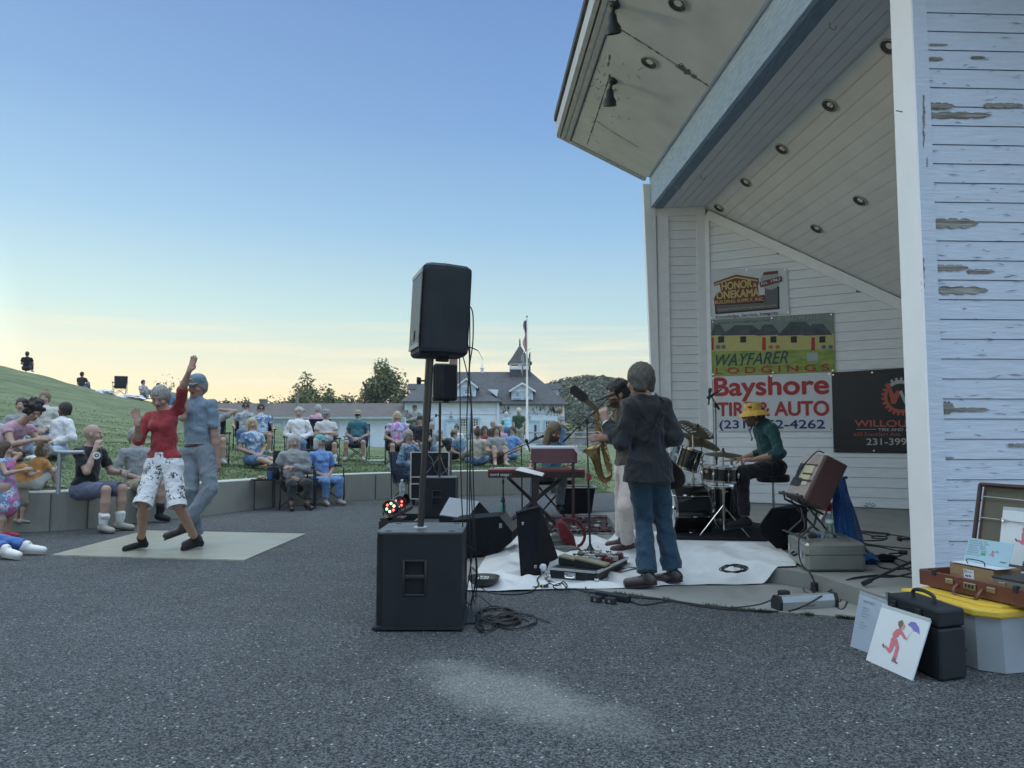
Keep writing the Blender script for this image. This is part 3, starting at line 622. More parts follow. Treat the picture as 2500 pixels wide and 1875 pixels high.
# dormers
def dormer(pxl, pxr, pyt, pye, pyb, Y, wins):
 xa, xb = X(pxl, pye, Y), X(pxr, pye, Y); z0, z1, z2 = bz(pyb, Y), bz(pye, Y), bz(pyt, Y); xm = (xa+xb)/2
 mb = MB(); mb.prism([(xa, Y, z0), (xb, Y, z0), (xb, Y, z1), (xm, Y, z2-.12), (xa, Y, z1)][::-1], (0, 4.0, 0)); o = part('dormer', mb, bwhite, st)
 mb = MB()
 for s_, q in ((-1, xa), (1, xb)): mb.hexa([(xm, Y-.3, z2-.08), (q+s_*.25, Y-.3, z1-.18), (q+s_*.25, Y+4, z1-.18), (xm, Y+4, z2-.08)], [(xm, Y-.3, z2+.08), (q+s_*.25, Y-.3, z1-.02), (q+s_*.25, Y+4, z1-.02), (xm, Y+4, z2+.08)])
 part('dormer_roof', mb, roofm, o)
 mb = MB()
 for s_, q in ((-1, xa), (1, xb)): mb.hexa([(xm, Y-.33, z2-.14), (q+s_*.25, Y-.33, z1-.26), (q+s_*.25, Y-.28, z1-.26), (xm, Y-.28, z2-.14)], [(xm, Y-.33, z2+.05), (q+s_*.25, Y-.33, z1-.06), (q+s_*.25, Y-.28, z1-.06), (xm, Y-.28, z2+.05)])
 mb.box((xm, Y-.04, z1-.05), (xb-xa, .1, .12)); part('bargeboard', mb, bwhite, o)
 for w in wins: window(w[0], w[1], w[2], w[3], Y, 2, 4)
dormer(1116, 1161, 924, 943, 968, 70.7, ((1133, 950, 1150, 963),)); dormer(1249, 1301, 935, 952, 976, 71.6, ((1257, 958, 1268, 970), (1283, 958, 1294, 970)))
# cupola
Yc = 76; xa, xb = X(1245, 900, Yc), X(1294, 900, Yc); xm = (xa+xb)/2; hw = (xb-xa)/2
mb = MB(); mb.box((xm, Yc+hw, (bz(930, Yc)+bz(902, Yc))/2), (2*hw, 2*hw, bz(902, Yc)-bz(930, Yc))); cup = part('cupola_base', mb, roofm, st)
mb = MB(); z0, z1 = bz(902, Yc), bz(886, Yc)
for c, d in (((xm, Yc+hw, z0+.12), (2*hw+.1, 2*hw+.1, .24)), ((xm, Yc+hw, z1-.08), (2*hw+.1, 2*hw+.1, .16))): mb.box(c, d)
for i in (-1, -.5, 0, .5, 1):
 for j in (-1, -.5, 0, .5, 1):
  if abs(i) == 1 or abs(j) == 1: mb.box((xm+i*(hw-.08), Yc+hw+j*(hw-.08), (z0+z1)/2), (.16 if abs(i*j) == 1 else .06, .16 if abs(i*j) == 1 else .06, z1-z0))
mb.box((xm, Yc+.06, (z0+z1)/2), (.5, .1, z1-z0)); part('cupola_windows', mb, bwhite, st)
za = bz(843, Yc+hw); zc_ = bz(886, Yc); oh = hw*1.22
mb = MB(); prof = [(1, 0), (.80, .16), (.55, .42), (.28, .72), (.03, 1)]
for (a, u), (b, v) in zip(prof, prof[1:]):
 z0, z1 = zc_+(za-zc_)*u, zc_+(za-zc_)*v; mb.hexa([(xm-oh*a, Yc+hw-oh*a, z0), (xm+oh*a, Yc+hw-oh*a, z0), (xm+oh*a, Yc+hw+oh*a, z0), (xm-oh*a, Yc+hw+oh*a, z0)], [(xm-oh*b, Yc+hw-oh*b, z1), (xm+oh*b, Yc+hw-oh*b, z1), (xm+oh*b, Yc+hw+oh*b, z1), (xm-oh*b, Yc+hw+oh*b, z1)])
part('cupola_roof', mb, roofm, st)
mb = MB(); mb.lathe([(.05, 0), (.12, .15), (.05, .3), (.09, .42), (.02, .8)], (xm, Yc+hw, za-.05), n=8); part('finial', mb, roofm, st)
mb = MB(); p = at(1177, 908, 77); mb.lathe([(.16, -.3), (.16, .35), (.24, .4), (.1, .6), (.02, .95)], p, n=10); part('roof_vent', mb, bwhite, st)
mb = MB(); p = at(1107, 880, 77); mb.box((p.x, p.y, bz(900, 77)), (.8, .8, 2.6)); part('chimney', mb, M('brick', (.22, .12, .09), .9, var=.3, vs=6), st)
mb = MB(); p = at(1211, 993, yR-.5); mb.box(p, (.55, .4, .35), bev=.04); mb.cyl(p+Vector((0, .3, -.1)), p+Vector((0, .3, -1.3)), .05, n=8); part('security_light', mb, M('grey_metal', (.22, .22, .21), .5, metal=.5), st)
for px, Y in ((1101, yL), (1291, yR)):
 p = at(px, 1018, Y-.25); mb = MB(); mb.lathe([(.04, .25), (.06, .12), (.22, -.02), (.2, -.03)], p, n=12, cap=False); mb.tube([p+Z(.2), p+Vector((0, 0, .5)), p+Vector((0, .25, .5))], .03, 6); part('barn_lamp', mb, MATS['grey_metal'], st, True)
# annex
Ya = 68.0; an = thing('annex_building', 'long low white annex with brown shingle roof behind the lawn', 'building', (-22, 70, 0))
xa, xb = X(250, 1000, Ya), X(989, 1000, Ya); zr_, ze_ = bz(984.5, 72), bz(1020, Ya)
mb = MB(); mb.box(((xa+xb)/2, Ya+4, ze_/2-.3), (xb-xa, 8, ze_+.58)); part('wall', mb, bwhite, an)
mb = MB(); lap(mb, xa, xb, Ya-.001, 0, ze_-.25); mb.box(((xa+xb)/2, Ya-.06, ze_-.12), (xb-xa, .12, .26)); part('siding', mb, bwhite, an)
mb = MB(); mb.prism([(xa-.3, Ya-.45, ze_-.08), (xa-.3, 72, zr_), (xa-.3, 76.4, ze_-.08)], (xb-xa+.3, 0, 0)); part('roof', mb, M('annex_shingles', (.105, .092, .085), .9, bump=.5, bs=4, var=.2, vs=2, stretch=(1, 1, 5), dist=.04), an)
mb = MB(); mb.box(((xa+xb)/2, Ya-.5, ze_-.02), (xb-xa+.3, .12, .16)); part('gutter', mb, btrim, an)
for px0, px1 in ((655, 690), (715, 770), (800, 825)): 
 xa_, xb_ = X(px0, 1040, Ya), X(px1, 1040, Ya); mb = MB()
 for c, d in ((((xa_+xb_)/2, Ya-.05, bz(1032)), (xb_-xa_, .09, .12)), ((xa_, Ya-.05, 1.4), (.12, .09, 2.2)), ((xb_, Ya-.05, 1.4), (.12, .09, 2.2))): mb.box(c, d)
 part('door_frame', mb, btrim, an)
p = at(725, 1003, 70.2); mb = MB(); mb.cyl(p-Z(.3), (p.x, p.y, bz(966, 70.2)), .16, n=12); mb.cyl((p.x, p.y, bz(966, 70.2)), (p.x, p.y, bz(964, 70.2)), .24, n=12); part('flue_pipe', mb, MATS['grey_metal'], an, True)
p = at(643, 990, 71.5); mb = MB(); mb.box((p.x, p.y, (bz(996, 71.5)+bz(979, 71.5))/2), (.62, .6, .9), bev=.05); mb.box((p.x, p.y, bz(977, 71.5)), (.72, .7, .25), bev=.08); part('vent_box', mb, MATS['grey_metal'], an)
# deck with railing
dk = thing('deck_railing', 'grey timber deck railing running right of the station steps', 'railing', (4, 58, 0)); Yd = 58.0
graym = M('weathered_timber', (.24, .25, .26), .9, var=.25, vs=3)
def railrun(pxa, pxb, pyt, pyb, Y, Y2=None):
 Y2 = Y2 or Y; a, b = at(pxa, pyt, Y), at(pxb, pyt, Y2); a2, b2 = at(pxa, pyb, Y), at(pxb, pyb, Y2); n = int((b-a).length/.16)
 mb = MB(); mb.tube([a, b], .06, 4); mb.tube([a2+Z(.08), b2+Z(.08)], .04, 4); part('rail', mb, graym, dk)
 mb = MB()
 for i in range(n+1):
  u = i/n; p, q = a.lerp(b, u), a2.lerp(b2, u); w = .05 if i % 12 == 0 else .02; mb.box((p+q)/2, (w*2, w*2, (p-q).length+(.25 if i % 12 == 0 else 0)))
 part('balusters', mb, graym, dk)
railrun(1216, 1330, 1056, 1077, 58); railrun(1330, 1470, 1056, 1077, 58, 54)
railrun(1360, 1480, 1068, 1100, 50, 46)
mb = MB(); a, b = at(1216, 1077, 58), at(1480, 1077, 54); mb.prism([a, b, b+Vector((0, 4, 0)), a+Vector((0, 4, 0))], (0, 0, -.18)); part('deck_floor', mb, graym, dk)
# flagpole
px, Yp = 1287, 55.0; p = at(px, 1110, Yp); tp = bz(775, Yp)
fp = thing('flagpole', 'tall white flagpole with yardarm in front of the station', 'flagpole', (p.x, Yp, 0))
polem = M('pole_white', (.75, .75, .75), .4); mb = MB(); mb.tube([(p.x, Yp, 0), (p.x, Yp, tp)], [.10, .05], 12); part('pole', mb, polem, fp, True)
ya = bz(856, Yp); mb = MB(); mb.tube([(p.x-.30, Yp, ya-.15), (p.x+.30, Yp, ya+.18)], .03, 6); part('yardarm', mb, polem, fp)
mb = MB(); mb.lathe([(.01, -.1), (.09, 0), (.01, .1)], (p.x, Yp, tp+.08), n=10); part('ball_finial', mb, M('dull_gold', (.3, .22, .1), .4, metal=.7), fp, True)
def flag(name, x, ztop, zbot, w, cols, label, grp=None):
 N = 22; m_ = 9; vs = []; fs = []; mi = []
 for i in range(N+1):
  z = ztop+(zbot-ztop)*i/N
  for j in range(m_+1):
   u = j/m_; vs.append((x+w*u*(1-.45*abs(i/N-.5))*(.7+.3*math.sin(i*.5)), Yp-.06+.10*math.sin(u*11+i*.25)+.03*i/N, z-.08*abs(u)))
 for i in range(N):
  for j in range(m_):
   k = i*(m_+1)+j; fs.append((k, k+1, k+m_+2, k+m_+1)); mi.append(cols(i/N, j/m_))
 o = link_mesh(name, vs, fs, [M('flag_red', (.45, .06, .07), .8), M('flag_white', (.6, .6, .6), .8), M('flag_navy', (.04, .06, .16), .8), M('flag_pale', (.5, .45, .44), .8)], None, mi, True, (x, Yp, zbot))
 put(o, label, 'flag', grp)
flag('flag', p.x-.02, bz(781, Yp), bz(857, Yp), -.34, lambda i, j: 2 if i < .4 and j < .45 else (0 if int(j*9) % 2 == 0 or i > .93 else 1), 'limp red, white and navy striped flag at the top of the pole')
flag('flag', p.x-.26, ya-.2, bz(917, Yp), -.22, lambda i, j: 3 if i < .7 else (0 if j < .4 else 3), 'pale limp flag hanging from the left end of the yardarm')
flag('flag', p.x+.26, ya-.1, bz(910, Yp), -.16, lambda i, j: 2 if j < .6 else 3, 'dark limp flag hanging from the right end of the yardarm')
# trees
leafs = [M('leaf_dark', (.045, .062, .028), .8, var=.5, vs=.5), M('leaf_mid', (.075, .10, .036), .8, var=.4, vs=.5), M('leaf_light', (.15, .15, .05), .8, var=.4, vs=.5)]
barkm = M('bark', (.07, .06, .05), .95, var=.3, vs=4)
def tree(px, pyt, w_px, Y, label, seed, gz=0, n=5200, leaf=.26, grp='trees behind the annex roof', mixw=(3, 4, 2)):
 r = random.Random(seed); c = at(px, pyt, Y); H = c.z-gz; Rw = w_px/F*Y/2; base = Vector((c.x, Y, gz))
 t = thing('tree', label, 'tree', tuple(base), grp); mb = MB(); tips = []
 trunk = [base+Vector((r.gauss(0, .02)*H*u, r.gauss(0, .02)*H*u, H*u*.85)) for u in (0, .2, .4, .6, .8, 1)]
 mb.tube(trunk, [.035*H*(1-u*.85) for u in (0, .2, .4, .6, .8, 1)], 8)
 for i in range(16):
  u = r.uniform(.22, .9); q = trunk[0].lerp(trunk[-1], u); a = r.uniform(0, 6.28); Lr = Rw*r.uniform(.55, 1.0)*math.sin(math.pi*min(1, .25+u*.72))
  e = q+Vector((math.cos(a)*Lr, math.sin(a)*Lr, Lr*r.uniform(.3, .8))); mb.tube([q, q.lerp(e, .5)+Vector((0, 0, Lr*.05)), e], [.010*H*(1-u*.6), .006*H, .002*H], 5); tips += [e, q.lerp(e, .6)]
 tips += [trunk[-1]+Z(.1*H), trunk[-1], trunk[-2]]
 part('trunk', mb, barkm, t)
 vs = []; fs = []; mi = []; cl = [(p, r.uniform(.10, .2)*H) for p in tips for _ in range(2)]
 cl = [(p+Vector((r.gauss(0, .3), r.gauss(0, .3), r.gauss(0, .25)))*R, R) for p, R in cl]
 for _ in range(n):
  p, R = r.choice(cl); v = Vector((r.gauss(0, 1), r.gauss(0, 1), r.gauss(0, .8))); v = v.normalized()*R*r.uniform(.35, 1)**.6; q = p+v
  nrm = (v.normalized()+Vector((r.gauss(0, .5), r.gauss(0, .5), r.gauss(.2, .5)))).normalized(); a = nrm.orthogonal().normalized(); b = nrm.cross(a); th = r.uniform(0, 6.3); a2 = a*math.cos(th)+b*math.sin(th); b2 = nrm.cross(a2); s = leaf*r.uniform(.5, 1.3)
  k = len(vs); vs += [q-a2*s, q-b2*s*.6, q+a2*s, q+b2*s*.6]; fs.append((k, k+1, k+2, k+3)); mi.append(r.choices((0, 1, 2), mixw)[0])
 link_mesh('crown', vs, fs, leafs, t, mi)
tree(935, 893, 112, 108, 'tall loose green tree just left of the loudspeaker stand', 1, n=9000)
tree(752, 934, 78, 104, 'round yellow green tree left of the flue pipe', 2, n=6000, leaf=.22, mixw=(1, 3, 4))
tree(798, 954, 62, 106, 'small bushy tree right of the flue pipe', 3, n=4000, mixw=(3, 4, 2))
tree(412, 934, 36, 95, 'sparse little tree on the skyline between the hill sitters and the dancers', 4, gz=0, n=1600, leaf=.16, mixw=(1, 3, 3))
tree(985, 955, 60, 112, 'dark tree low behind the loudspeaker pole', 6, n=4200, mixw=(4, 3, 0))
for i, (px, py, w) in enumerate(((560, 981, 60), (600, 978, 60), (672, 976, 70), (850, 966, 90), (900, 958, 90), (845, 962, 60))):
 tree(px, py, w, 122, ['far dark treetop over the annex roof, nearest the dancer in blue', 'far dark treetop right behind the annex vent box', 'far dark treetop left of the yellow green tree', 'far dark treetop left of the tall tree', 'far dark treetop under the crown of the tall tree', 'far dark treetop between the bushy tree and the tall tree'][i], 20+i, n=1500, mixw=(5, 2, 0))
# wooded hill on the right
hv = []; hf = []; nx, ny = 60, 14
def hillz(x, y):
 th = x/y; e = float(np.interp(th, [-.5, -.2, .03, .06, .10, .135, .17, .2, .3, .5], [16, 17, 22, 27, 30, 29, 26, 22, 24, 26])); return e*math.sin(min(1, (y-250)/170)*math.pi/2)
for i in range(nx+1):
 for j in range(ny+1):
  y = 250+170*j/ny; x = (-.5+1.1*i/nx)*y; hv.append((x, y, hillz(x, y)-2.5))
for i in range(nx):
 for j in range(ny): k = i*(ny+1)+j; hf.append((k, k+ny+1, k+ny+2, k+1))
put(link_mesh('hills', hv, hf, leafs[0], smooth=True), kind='structure')
r = random.Random(9); vs = []; fs = []; mi = []
for _ in range(1700):
 y = 252+165*r.random()**.8; th = r.uniform(.02, .24) if r.random() < .75 else r.uniform(-.45, .45); x = th*y; z = hillz(x, y)-2.5; H = r.uniform(4, 7.5); Rr = r.uniform(2.4, 4.2)
 m0 = r.choices((0, 1, 2), (5, 3, 1))[0]
 for _ in range(70):
  v = Vector((r.gauss(0, 1), r.gauss(0, 1), r.gauss(0, 1))).normalized(); q = Vector((x, y, z+H*.6))+Vector((v.x*Rr, v.y*Rr, v.z*H*.5)); a = v.orthogonal().normalized(); b = v.cross(a); s = r.uniform(.35, .8); t1 = Vector((r.gauss(0, .4),)*3)
  k = len(vs); vs += [q-a*s, q-b*s+v*.3, q+a*s, q+b*s-v*.3]; fs.append((k, k+1, k+2, k+3)); mi.append(m0)
fo = link_mesh('forest', vs, fs, leafs, None, mi); put(fo, 'distant dark green wood covering the hill right of the station', 'forest', kind='stuff')
# brush at the foot of the wooded hill
vs = []; fs = []; mi = []
for _ in range(420):
 y = r.uniform(110, 140); x = r.uniform(.06, .30)*y; R0 = r.uniform(1.2, 2.6)
 for _ in range(26):
  v = Vector((r.gauss(0, 1), r.gauss(0, 1), abs(r.gauss(0, 1)))).normalized(); q = Vector((x, y, r.uniform(0, 1.2)))+v*R0; a = v.orthogonal().normalized(); b = v.cross(a); s = r.uniform(.2, .5)
  k = len(vs); vs += [q-a*s, q-b*s, q+a*s, q+b*s]; fs.append((k, k+1, k+2, k+3)); mi.append(r.choices((0, 1, 2), (2, 3, 4))[0])
put(link_mesh('brush', vs, fs, leafs, None, mi), 'pale green scrub at the foot of the wooded hill', 'scrub', kind='stuff')
# distant houses seen under the wood
for i, (px, py, w, h, lab) in enumerate(((1440, 1046, 22, 16, 'distant pale house below the wood, right of the keyboard player'), (1466, 1040, 16, 20, 'distant cream house with steep roof behind the saxophone player'), (1408, 1056, 18, 10, 'distant grey roofed cottage next to the deck railing'))):
 Y = 105; c = at(px, py, Y); ww, hh = w/F*Y, h/F*Y; t = thing('house', lab, 'house', (c.x, Y, 0), 'distant houses')
 mb = MB(); mb.box((c.x, Y, c.z/2), (ww, 5, c.z+.0)); part('wall', mb, M('house_cream', (.40, .38, .33), .8), t)
 mb = MB(); mb.prism([(c.x-ww*.58, Y-2.8, c.z-.05), (c.x+ww*.58, Y-2.8, c.z-.05), (c.x, Y-2.8, c.z+hh*.6)][::-1], (0, 5.6, 0)); part('roof', mb, roofm, t)
 for k in (-.25, .25): mb = MB(); mb.box((c.x+k*ww, Y-2.53, c.z*.7), (.5, .06, .8)); part('window', mb, glass, t)
# ================= GEAR =================
plastic = M('black_plastic', (.012, .016, .021), .55, spec=.28, bump=.4, bs=260, var=.2, vs=6, dist=.001); rubber = M('rubber', (.015, .016, .018), .7, var=0)
cab = M('cable_black', (.012, .013, .015), .55, var=0); carpet = M('carpet_black', (.012, .014, .018), .95, spec=.15, bump=.5, bs=300, var=.3, vs=60, dist=.002)
blkmetal = M('black_metal', (.022, .024, .028), .35, metal=.2, var=.15); chrome = M('chrome', (.62, .63, .62), .16, metal=1, var=.2, vs=30)
silver = M('silver_shell', (.36, .37, .33), .38, metal=.75, bump=.25, bs=45, var=.14, vs=5, detail=8, dist=.002); grillem = None
def grille_mat():
 m, n, l, b = nt('speaker_grille'); t = n.new('ShaderNodeTexCoord'); v = n.new('ShaderNodeTexVoronoi'); v.inputs['Scale'].default_value = 110; l.new(t.outputs['Object'], v.inputs[0])
 r = n.new('ShaderNodeValToRGB'); l.new(v.outputs['Distance'], r.inputs[0]); r.color_ramp.elements[0].position = .3; r.color_ramp.elements[0].color = (.004, .004, .005, 1); r.color_ramp.elements[1].position = .5; r.color_ramp.elements[1].color = (.10, .105, .115, 1)
 l.new(r.outputs[0], b.inputs['Base Color']); b.inputs['Roughness'].default_value = .45; b.inputs['Metallic'].default_value = .4; return m
grillem = grille_mat()
def hull(mb, pts, mi=0, bev=.0):
 bm = bmesh.new()
 for p in pts: bm.verts.new(Vector(p))
 r = bmesh.ops.convex_hull(bm, input=bm.verts[:])
 bmesh.ops.delete(bm, geom=[g for g in r['geom_interior'] if isinstance(g, bmesh.types.BMVert)], context='VERTS')
 bmesh.ops.dissolve_limit(bm, angle_limit=.03, verts=bm.verts[:], edges=bm.edges[:])
 if bev: bmesh.ops.bevel(bm, geom=bm.edges[:], offset=bev, segments=2, affect='EDGES', profile=.5)
 bm.verts.index_update(); mb.add([v.co.copy() for v in bm.verts], [[v.index for v in f.verts] for f in bm.faces], mi); bm.free(); return mb
def frame_rot(f, up=(0, 0, 1)):   # matrix: x = forward, z = up
 return basis(f, up)
def cable(name, P, r=.0045, label=None, group='cables', z=.006, n=7, loc=None, sm=6):
 pts = [(gs(p[0], p[1], r) if z < .1 else gd(p[0], p[1], z+r)) if len(p) == 2 else (at(p[0], p[1], p[2]) if p[2] > 3 else gd(p[0], p[1], p[2]+r)) for p in P]
 mb = MB(); mb.tube(curve_pts(pts, sm), r, n); return solo(name, mb, cab, label, 'cable', pts[0], group, True)

# --- white sheet on the ground, climbing the step
def slab_d(x, y):   # signed distance to the slab's front edge (positive inside)
 p = Vector((x, y, 0)); best = 9; inside = True; m_ = 99
 for a, b in zip(slab_poly[2:9], slab_poly[3:9]):
  ab = b-a; s_ = max(0, min(1, (p-a).dot(ab)/ab.dot(ab))); q = a+ab*s_; d_ = (p-q).length
  if d_ < m_: m_ = d_; sg = ab.cross(p-a).z
 return m_ if sg < 0 else -m_
FL, FR, BR, BL = gd(1133, 1443), gd(1946, 1427), Vector((2.66, 7.75, 0)), Vector((-.12, 9.35, 0)); MR = Vector((2.42, 6.35, 0))
N1, N2 = 150, 110; vs = []; fs = []
def sheet_z(x, y, u=.5, v=.5):
 d_ = slab_d(x, y); s_ = min(1, max(0, (d_+.13)/.15)); s_ = s_*s_*(3-2*s_)
 wr = (abs(math.sin(x*6.1+y*4.2+1.4*math.sin(y*3+x)))**5*.030 + abs(math.sin(x*3.2-y*7.5+1.1*math.sin(x*4)))**8*.026+abs(math.sin(x*1.7+y*1.9+.7*math.sin(x*6)))**12*.030)
 wr += .004*math.sin(x*23+y*9)*math.sin(y*17-x*5)
 wr *= 0 if (y > 7.25 and x > 1.5) else min(1, max(0, (7.45-y)/.2)) if x > 1.5 else 1
 return .011+(SZ+.004)*s_+max(0, wr)*min(1, 10*min(u, 1-u, v, 1-v)+.12)
for j in range(N2+1):
 v = j/N2
 for i in range(N1+1):
  u = i/N1; rgt = FR.lerp(MR, v/.35) if v < .35 else MR.lerp(BR, (v-.35)/.65); lft = FL.lerp(BL, v); p = lft.lerp(rgt, u)
  p += Vector((0, -.02*math.sin(u*17)*(1-v)**6-.03*math.sin(u*5+1)*(1-v)**6, 0)); p.y -= .05*math.sin(math.pi*u)*(1-v)**4
  vs.append((p.x, p.y, sheet_z(p.x, p.y, u, v)))
for j in range(N2):
 for i in range(N1): k = j*(N1+1)+i; fs.append((k, k+1, k+N1+2, k+N1+1))
o = link_mesh('white_sheet', vs, fs, M('sheet_cloth', (.56, .57, .57), .8, bump=.8, bs=5, var=.06, vs=3, dist=.03, detail=6), None, None, True, (1.2, 7.0, 0)); put(o, 'big wrinkled white sheet spread under the musicians and over the step', 'sheet')
def on_sheet(x, y):
 q = [FL, FR, MR, BR, BL]; return all((q[(i+1) % 5]-q[i]).cross(Vector((x, y, 0))-q[i]).z > 0 for i in range(5))
def gs(px, py, z=0.0):   # point on the sheet or the ground, z above it
 p = gd(px, py, z)
 for _ in range(4):
  if not on_sheet(p.x, p.y): break
  p = gd(px, py, sheet_z(p.x, p.y)+.004+z)
 return p
# --- front subwoofer
def subwoofer(x0, x1, y0, y1, z0, z1, label, hx, hz, detail=True):
 t = thing('subwoofer', label, 'subwoofer', ((x0+x1)/2, (y0+y1)/2, 0), 'speakers of the stage system'); ch = .042
 P = [(x0+ch, y0+.035), (x1, y0+.035), (x1, y1), (x0+ch, y1), (x0, y1-ch), (x0, y0+ch)]
 mb = MB(); mb.prism([(x, y, z0) for x, y in P][::1], (0, 0, z1-z0-.012)); part('cabinet', mb, plastic, t)
 mb = MB(); hw, hh = .068, .105; ya = y0
 for c, d in (((( x0+ch+hx-hw)/2, ya+.017, (z0+z1-.012)/2), (hx-hw-x0-ch, .034, z1-z0-.012)), (((x1+hx+hw)/2, ya+.017, (z0+z1-.012)/2), (x1-hx-hw, .034, z1-z0-.012)), ((hx, ya+.017, (z0+hz-hh)/2), (2*hw, .034, hz-hh-z0)), ((hx, ya+.017, (z1-.012+hz+hh)/2), (2*hw, .034, z1-.012-hz-hh))): mb.box(c, d)
 part('side_panel', mb, plastic, t)
 mb = MB(); f = .014
 for c, d in (((hx-hw-.0, ya-.002, hz), (f, .012, 2*hh+f)), ((hx+hw, ya-.002, hz), (f, .012, 2*hh+f)), ((hx, ya-.002, hz-hh), (2*hw-f, .012, f)), ((hx, ya-.002, hz+hh), (2*hw-f, .012, f))): mb.box(c, d, bev=.004)
 mb.box((hx, ya+.008, hz+.005), (2*hw, .018, .03), bev=.006); part('recessed_handle', mb, blkmetal, t, True)
 mb = MB(); P2 = [(x0+ch-.004, y0-.004), (x1+.003, y0-.004), (x1+.003, y1+.003), (x0+ch, y1+.003), (x0-.004, y1-ch), (x0-.004, y0+ch)]; mb.prism([(x, y, z1-.012) for x, y in P2], (0, 0, .012)); part('top_panel', mb, M('lighter_black_top', (.05, .056, .062), .42, bump=.4, bs=160, var=.25, vs=5, dist=.002), t)  # top panel coloured a lighter grey than the cabinet
 mb = MB(); mb.box((x0-.002, (y0+y1)/2+.0, (z0+z1)/2), (.006, (y1-y0)-2*ch-.03, z1-z0-.08)); part('grille', mb, grillem, t)
 return t
sub = subwoofer(-.848, -.312, 4.66, 5.19, .03, .605, 'large black subwoofer standing nearest the camera with handle and pole', -.606, .325)
mb = MB(); mb.hexa([gd(908, 1539), gd(1158, 1524), (-.22, 5.25, 0), (-.92, 5.22, 0)], [gd(908, 1539)+Z(.012), gd(1158, 1524)+Z(.012), Vector((-.22, 5.25, .012)), Vector((-.92, 5.22, .012))]); mb.box((-.58, 4.92, .021), (.56, .56, .016))
solo('base_board', mb, plastic, 'flat black board lying under the front subwoofer', 'board', (-.58, 4.9, 0))
for dx, dy in ((-.2, .06), (.2, .06), (-.2, .46), (.2, .46)):
 mb = MB(); mb.lathe([(.022, 0), (.022, .002), (.001, .002)], (-.58+dx, 4.66+dy, .605), n=14, cap=False); part('foot_cup', mb, rubber, sub)
mb = MB(); mb.lathe([(.045, 0), (.045, .004), (.03, .005)], (-.604, 4.92, .605), n=24); part('pole_socket', mb, M('bright_metal', (.6, .6, .6), .4, metal=.6), sub, True)
def pole_stand(base, top, r1, r2, split, label, knob_at=None, knob_dir=-1):
 base, top = Vector(base), Vector(top); t = thing('speaker_pole', label, 'stand', tuple(base), 'speaker poles'); u = (top-base).normalized(); m_ = base.lerp(top, split)
 mb = MB(); mb.cyl(base, m_, r1, n=18); mb.cyl(m_, m_+u*.05, r1*1.15, n=18); part('lower_tube', mb, blkmetal, t, True)
 mb = MB(); mb.cyl(m_, top, r2, n=18); part('upper_tube', mb, blkmetal, t, True)
 k = base.lerp(top, knob_at or .9); mb = MB(); d = Vector((knob_dir, 0, 0)); mb.cyl(k, k+d*(r1+.035), .006, n=8); mb.cyl(k+d*(r1+.03), k+d*(r1+.055), .022, .026, 12); part('knob', mb, rubber, t, True)
pole_stand((-.604, 4.92, .60), (-.552, 4.92, 1.72), .0215, .0275, .62, 'thick black pole rising from the front subwoofer', .87)
def speaker(c, z0, h, wf, d, wb, ang, lean, label, logo=True, axis=None):
 """c: x,y centre; ang: heading of the front; lean: unit up vector"""
 f = Vector((math.cos(ang), math.sin(ang), 0)); b = Vector((-f.y, f.x, 0)); up = Vector(lean).normalized(); c = Vector((c[0], c[1], z0))
 t = thing('loudspeaker', label, 'loudspeaker', tuple(c), 'speakers of the stage system')
 P = [f*(d/2)+b*(wf/2-.03), f*(d/2-.03)+b*wf/2, f*(d*.08)+b*wf/2, -f*(d/2-.02)+b*wb/2, -f*d/2+b*(wb/2-.03), -f*d/2-b*(wb/2-.03), -f*(d/2-.02)-b*wb/2, f*(d*.08)-b*wf/2, f*(d/2-.03)-b*wf/2, f*(d/2)-b*(wf/2-.03)]
 def lvl(z, k): return [c+p*k+up*z for p in P]
 mb = MB(); rings = [lvl(0, .90), lvl(.018, .985), lvl(.04, 1), lvl(h-.05, 1), lvl(h-.02, .985), lvl(h, .86)]; n = len(P)
 vs = [v for r in rings for v in r]; fs = [tuple(range(n-1, -1, -1)), tuple((len(rings)-1)*n+i for i in range(n))] + [(i*n+k, i*n+(k+1) % n, (i+1)*n+(k+1) % n, (i+1)*n+k) for i in range(len(rings)-1) for k in range(n)]
 mb.add(vs, fs); part('cabinet', mb, plastic, t)
 fr = c+f*(d/2+.004)
 def fq(u0, u1, z0_, z1_, o=.006): return [fr+b*u0+up*z0_, fr+b*u1+up*z0_, fr+b*u1+up*z1_, fr+b*u0+up*z1_], f*o
 mb = MB(); q, o = fq(-wf/2+.02, wf/2-.02, .075, h-.07); mb.prism(q[::-1], o); part('grille', mb, grillem, t)
 for zz1, zz2 in ((.045, .073), (h-.068, h-.04)):
  mb = MB(); q, o = fq(-wf/2+.02, wf/2-.02, zz1, zz2, .009); mb.prism(q[::-1], o); part('trim_strip', mb, M('strip_grey', (.22, .24, .26), .4, var=.1), t)
 if logo:
  q, o = fq(-.028, .028, .10, .165, .012); mb = MB(); mb.prism(q[::-1], o); l_ = part('badge', mb, blkmetal, t); mb = MB(); text_mesh(mb, 'EV', fr+f*.0165-b*.022+up*.115, b, up, .045, width=.042, bold=.01); part('badge_letters', mb, M('badge_silver', (.5, .5, .5), .3, metal=.5), l_)
 mb = MB(); mb.cyl(c+up*-.03-f*.02, c+up*.02-f*.02, .045, n=18); part('pole_cup', mb, plastic, t, True)
 mb = MB()
 for s_ in (-1, 1): mb.box(c+b*s_*(wf/2-.012)*.0-f*(d/2+.0)+up*(h*.55)+b*s_*.04, (.012, .02, .12))
 part('rear_panel', mb, blkmetal, t)
 return t
speaker((-.487, 4.92), 1.735, .60, .37, .34, .26, math.pi+R_(18), (.046, 0, 1), 'big black loudspeaker high on the front pole against the sky')
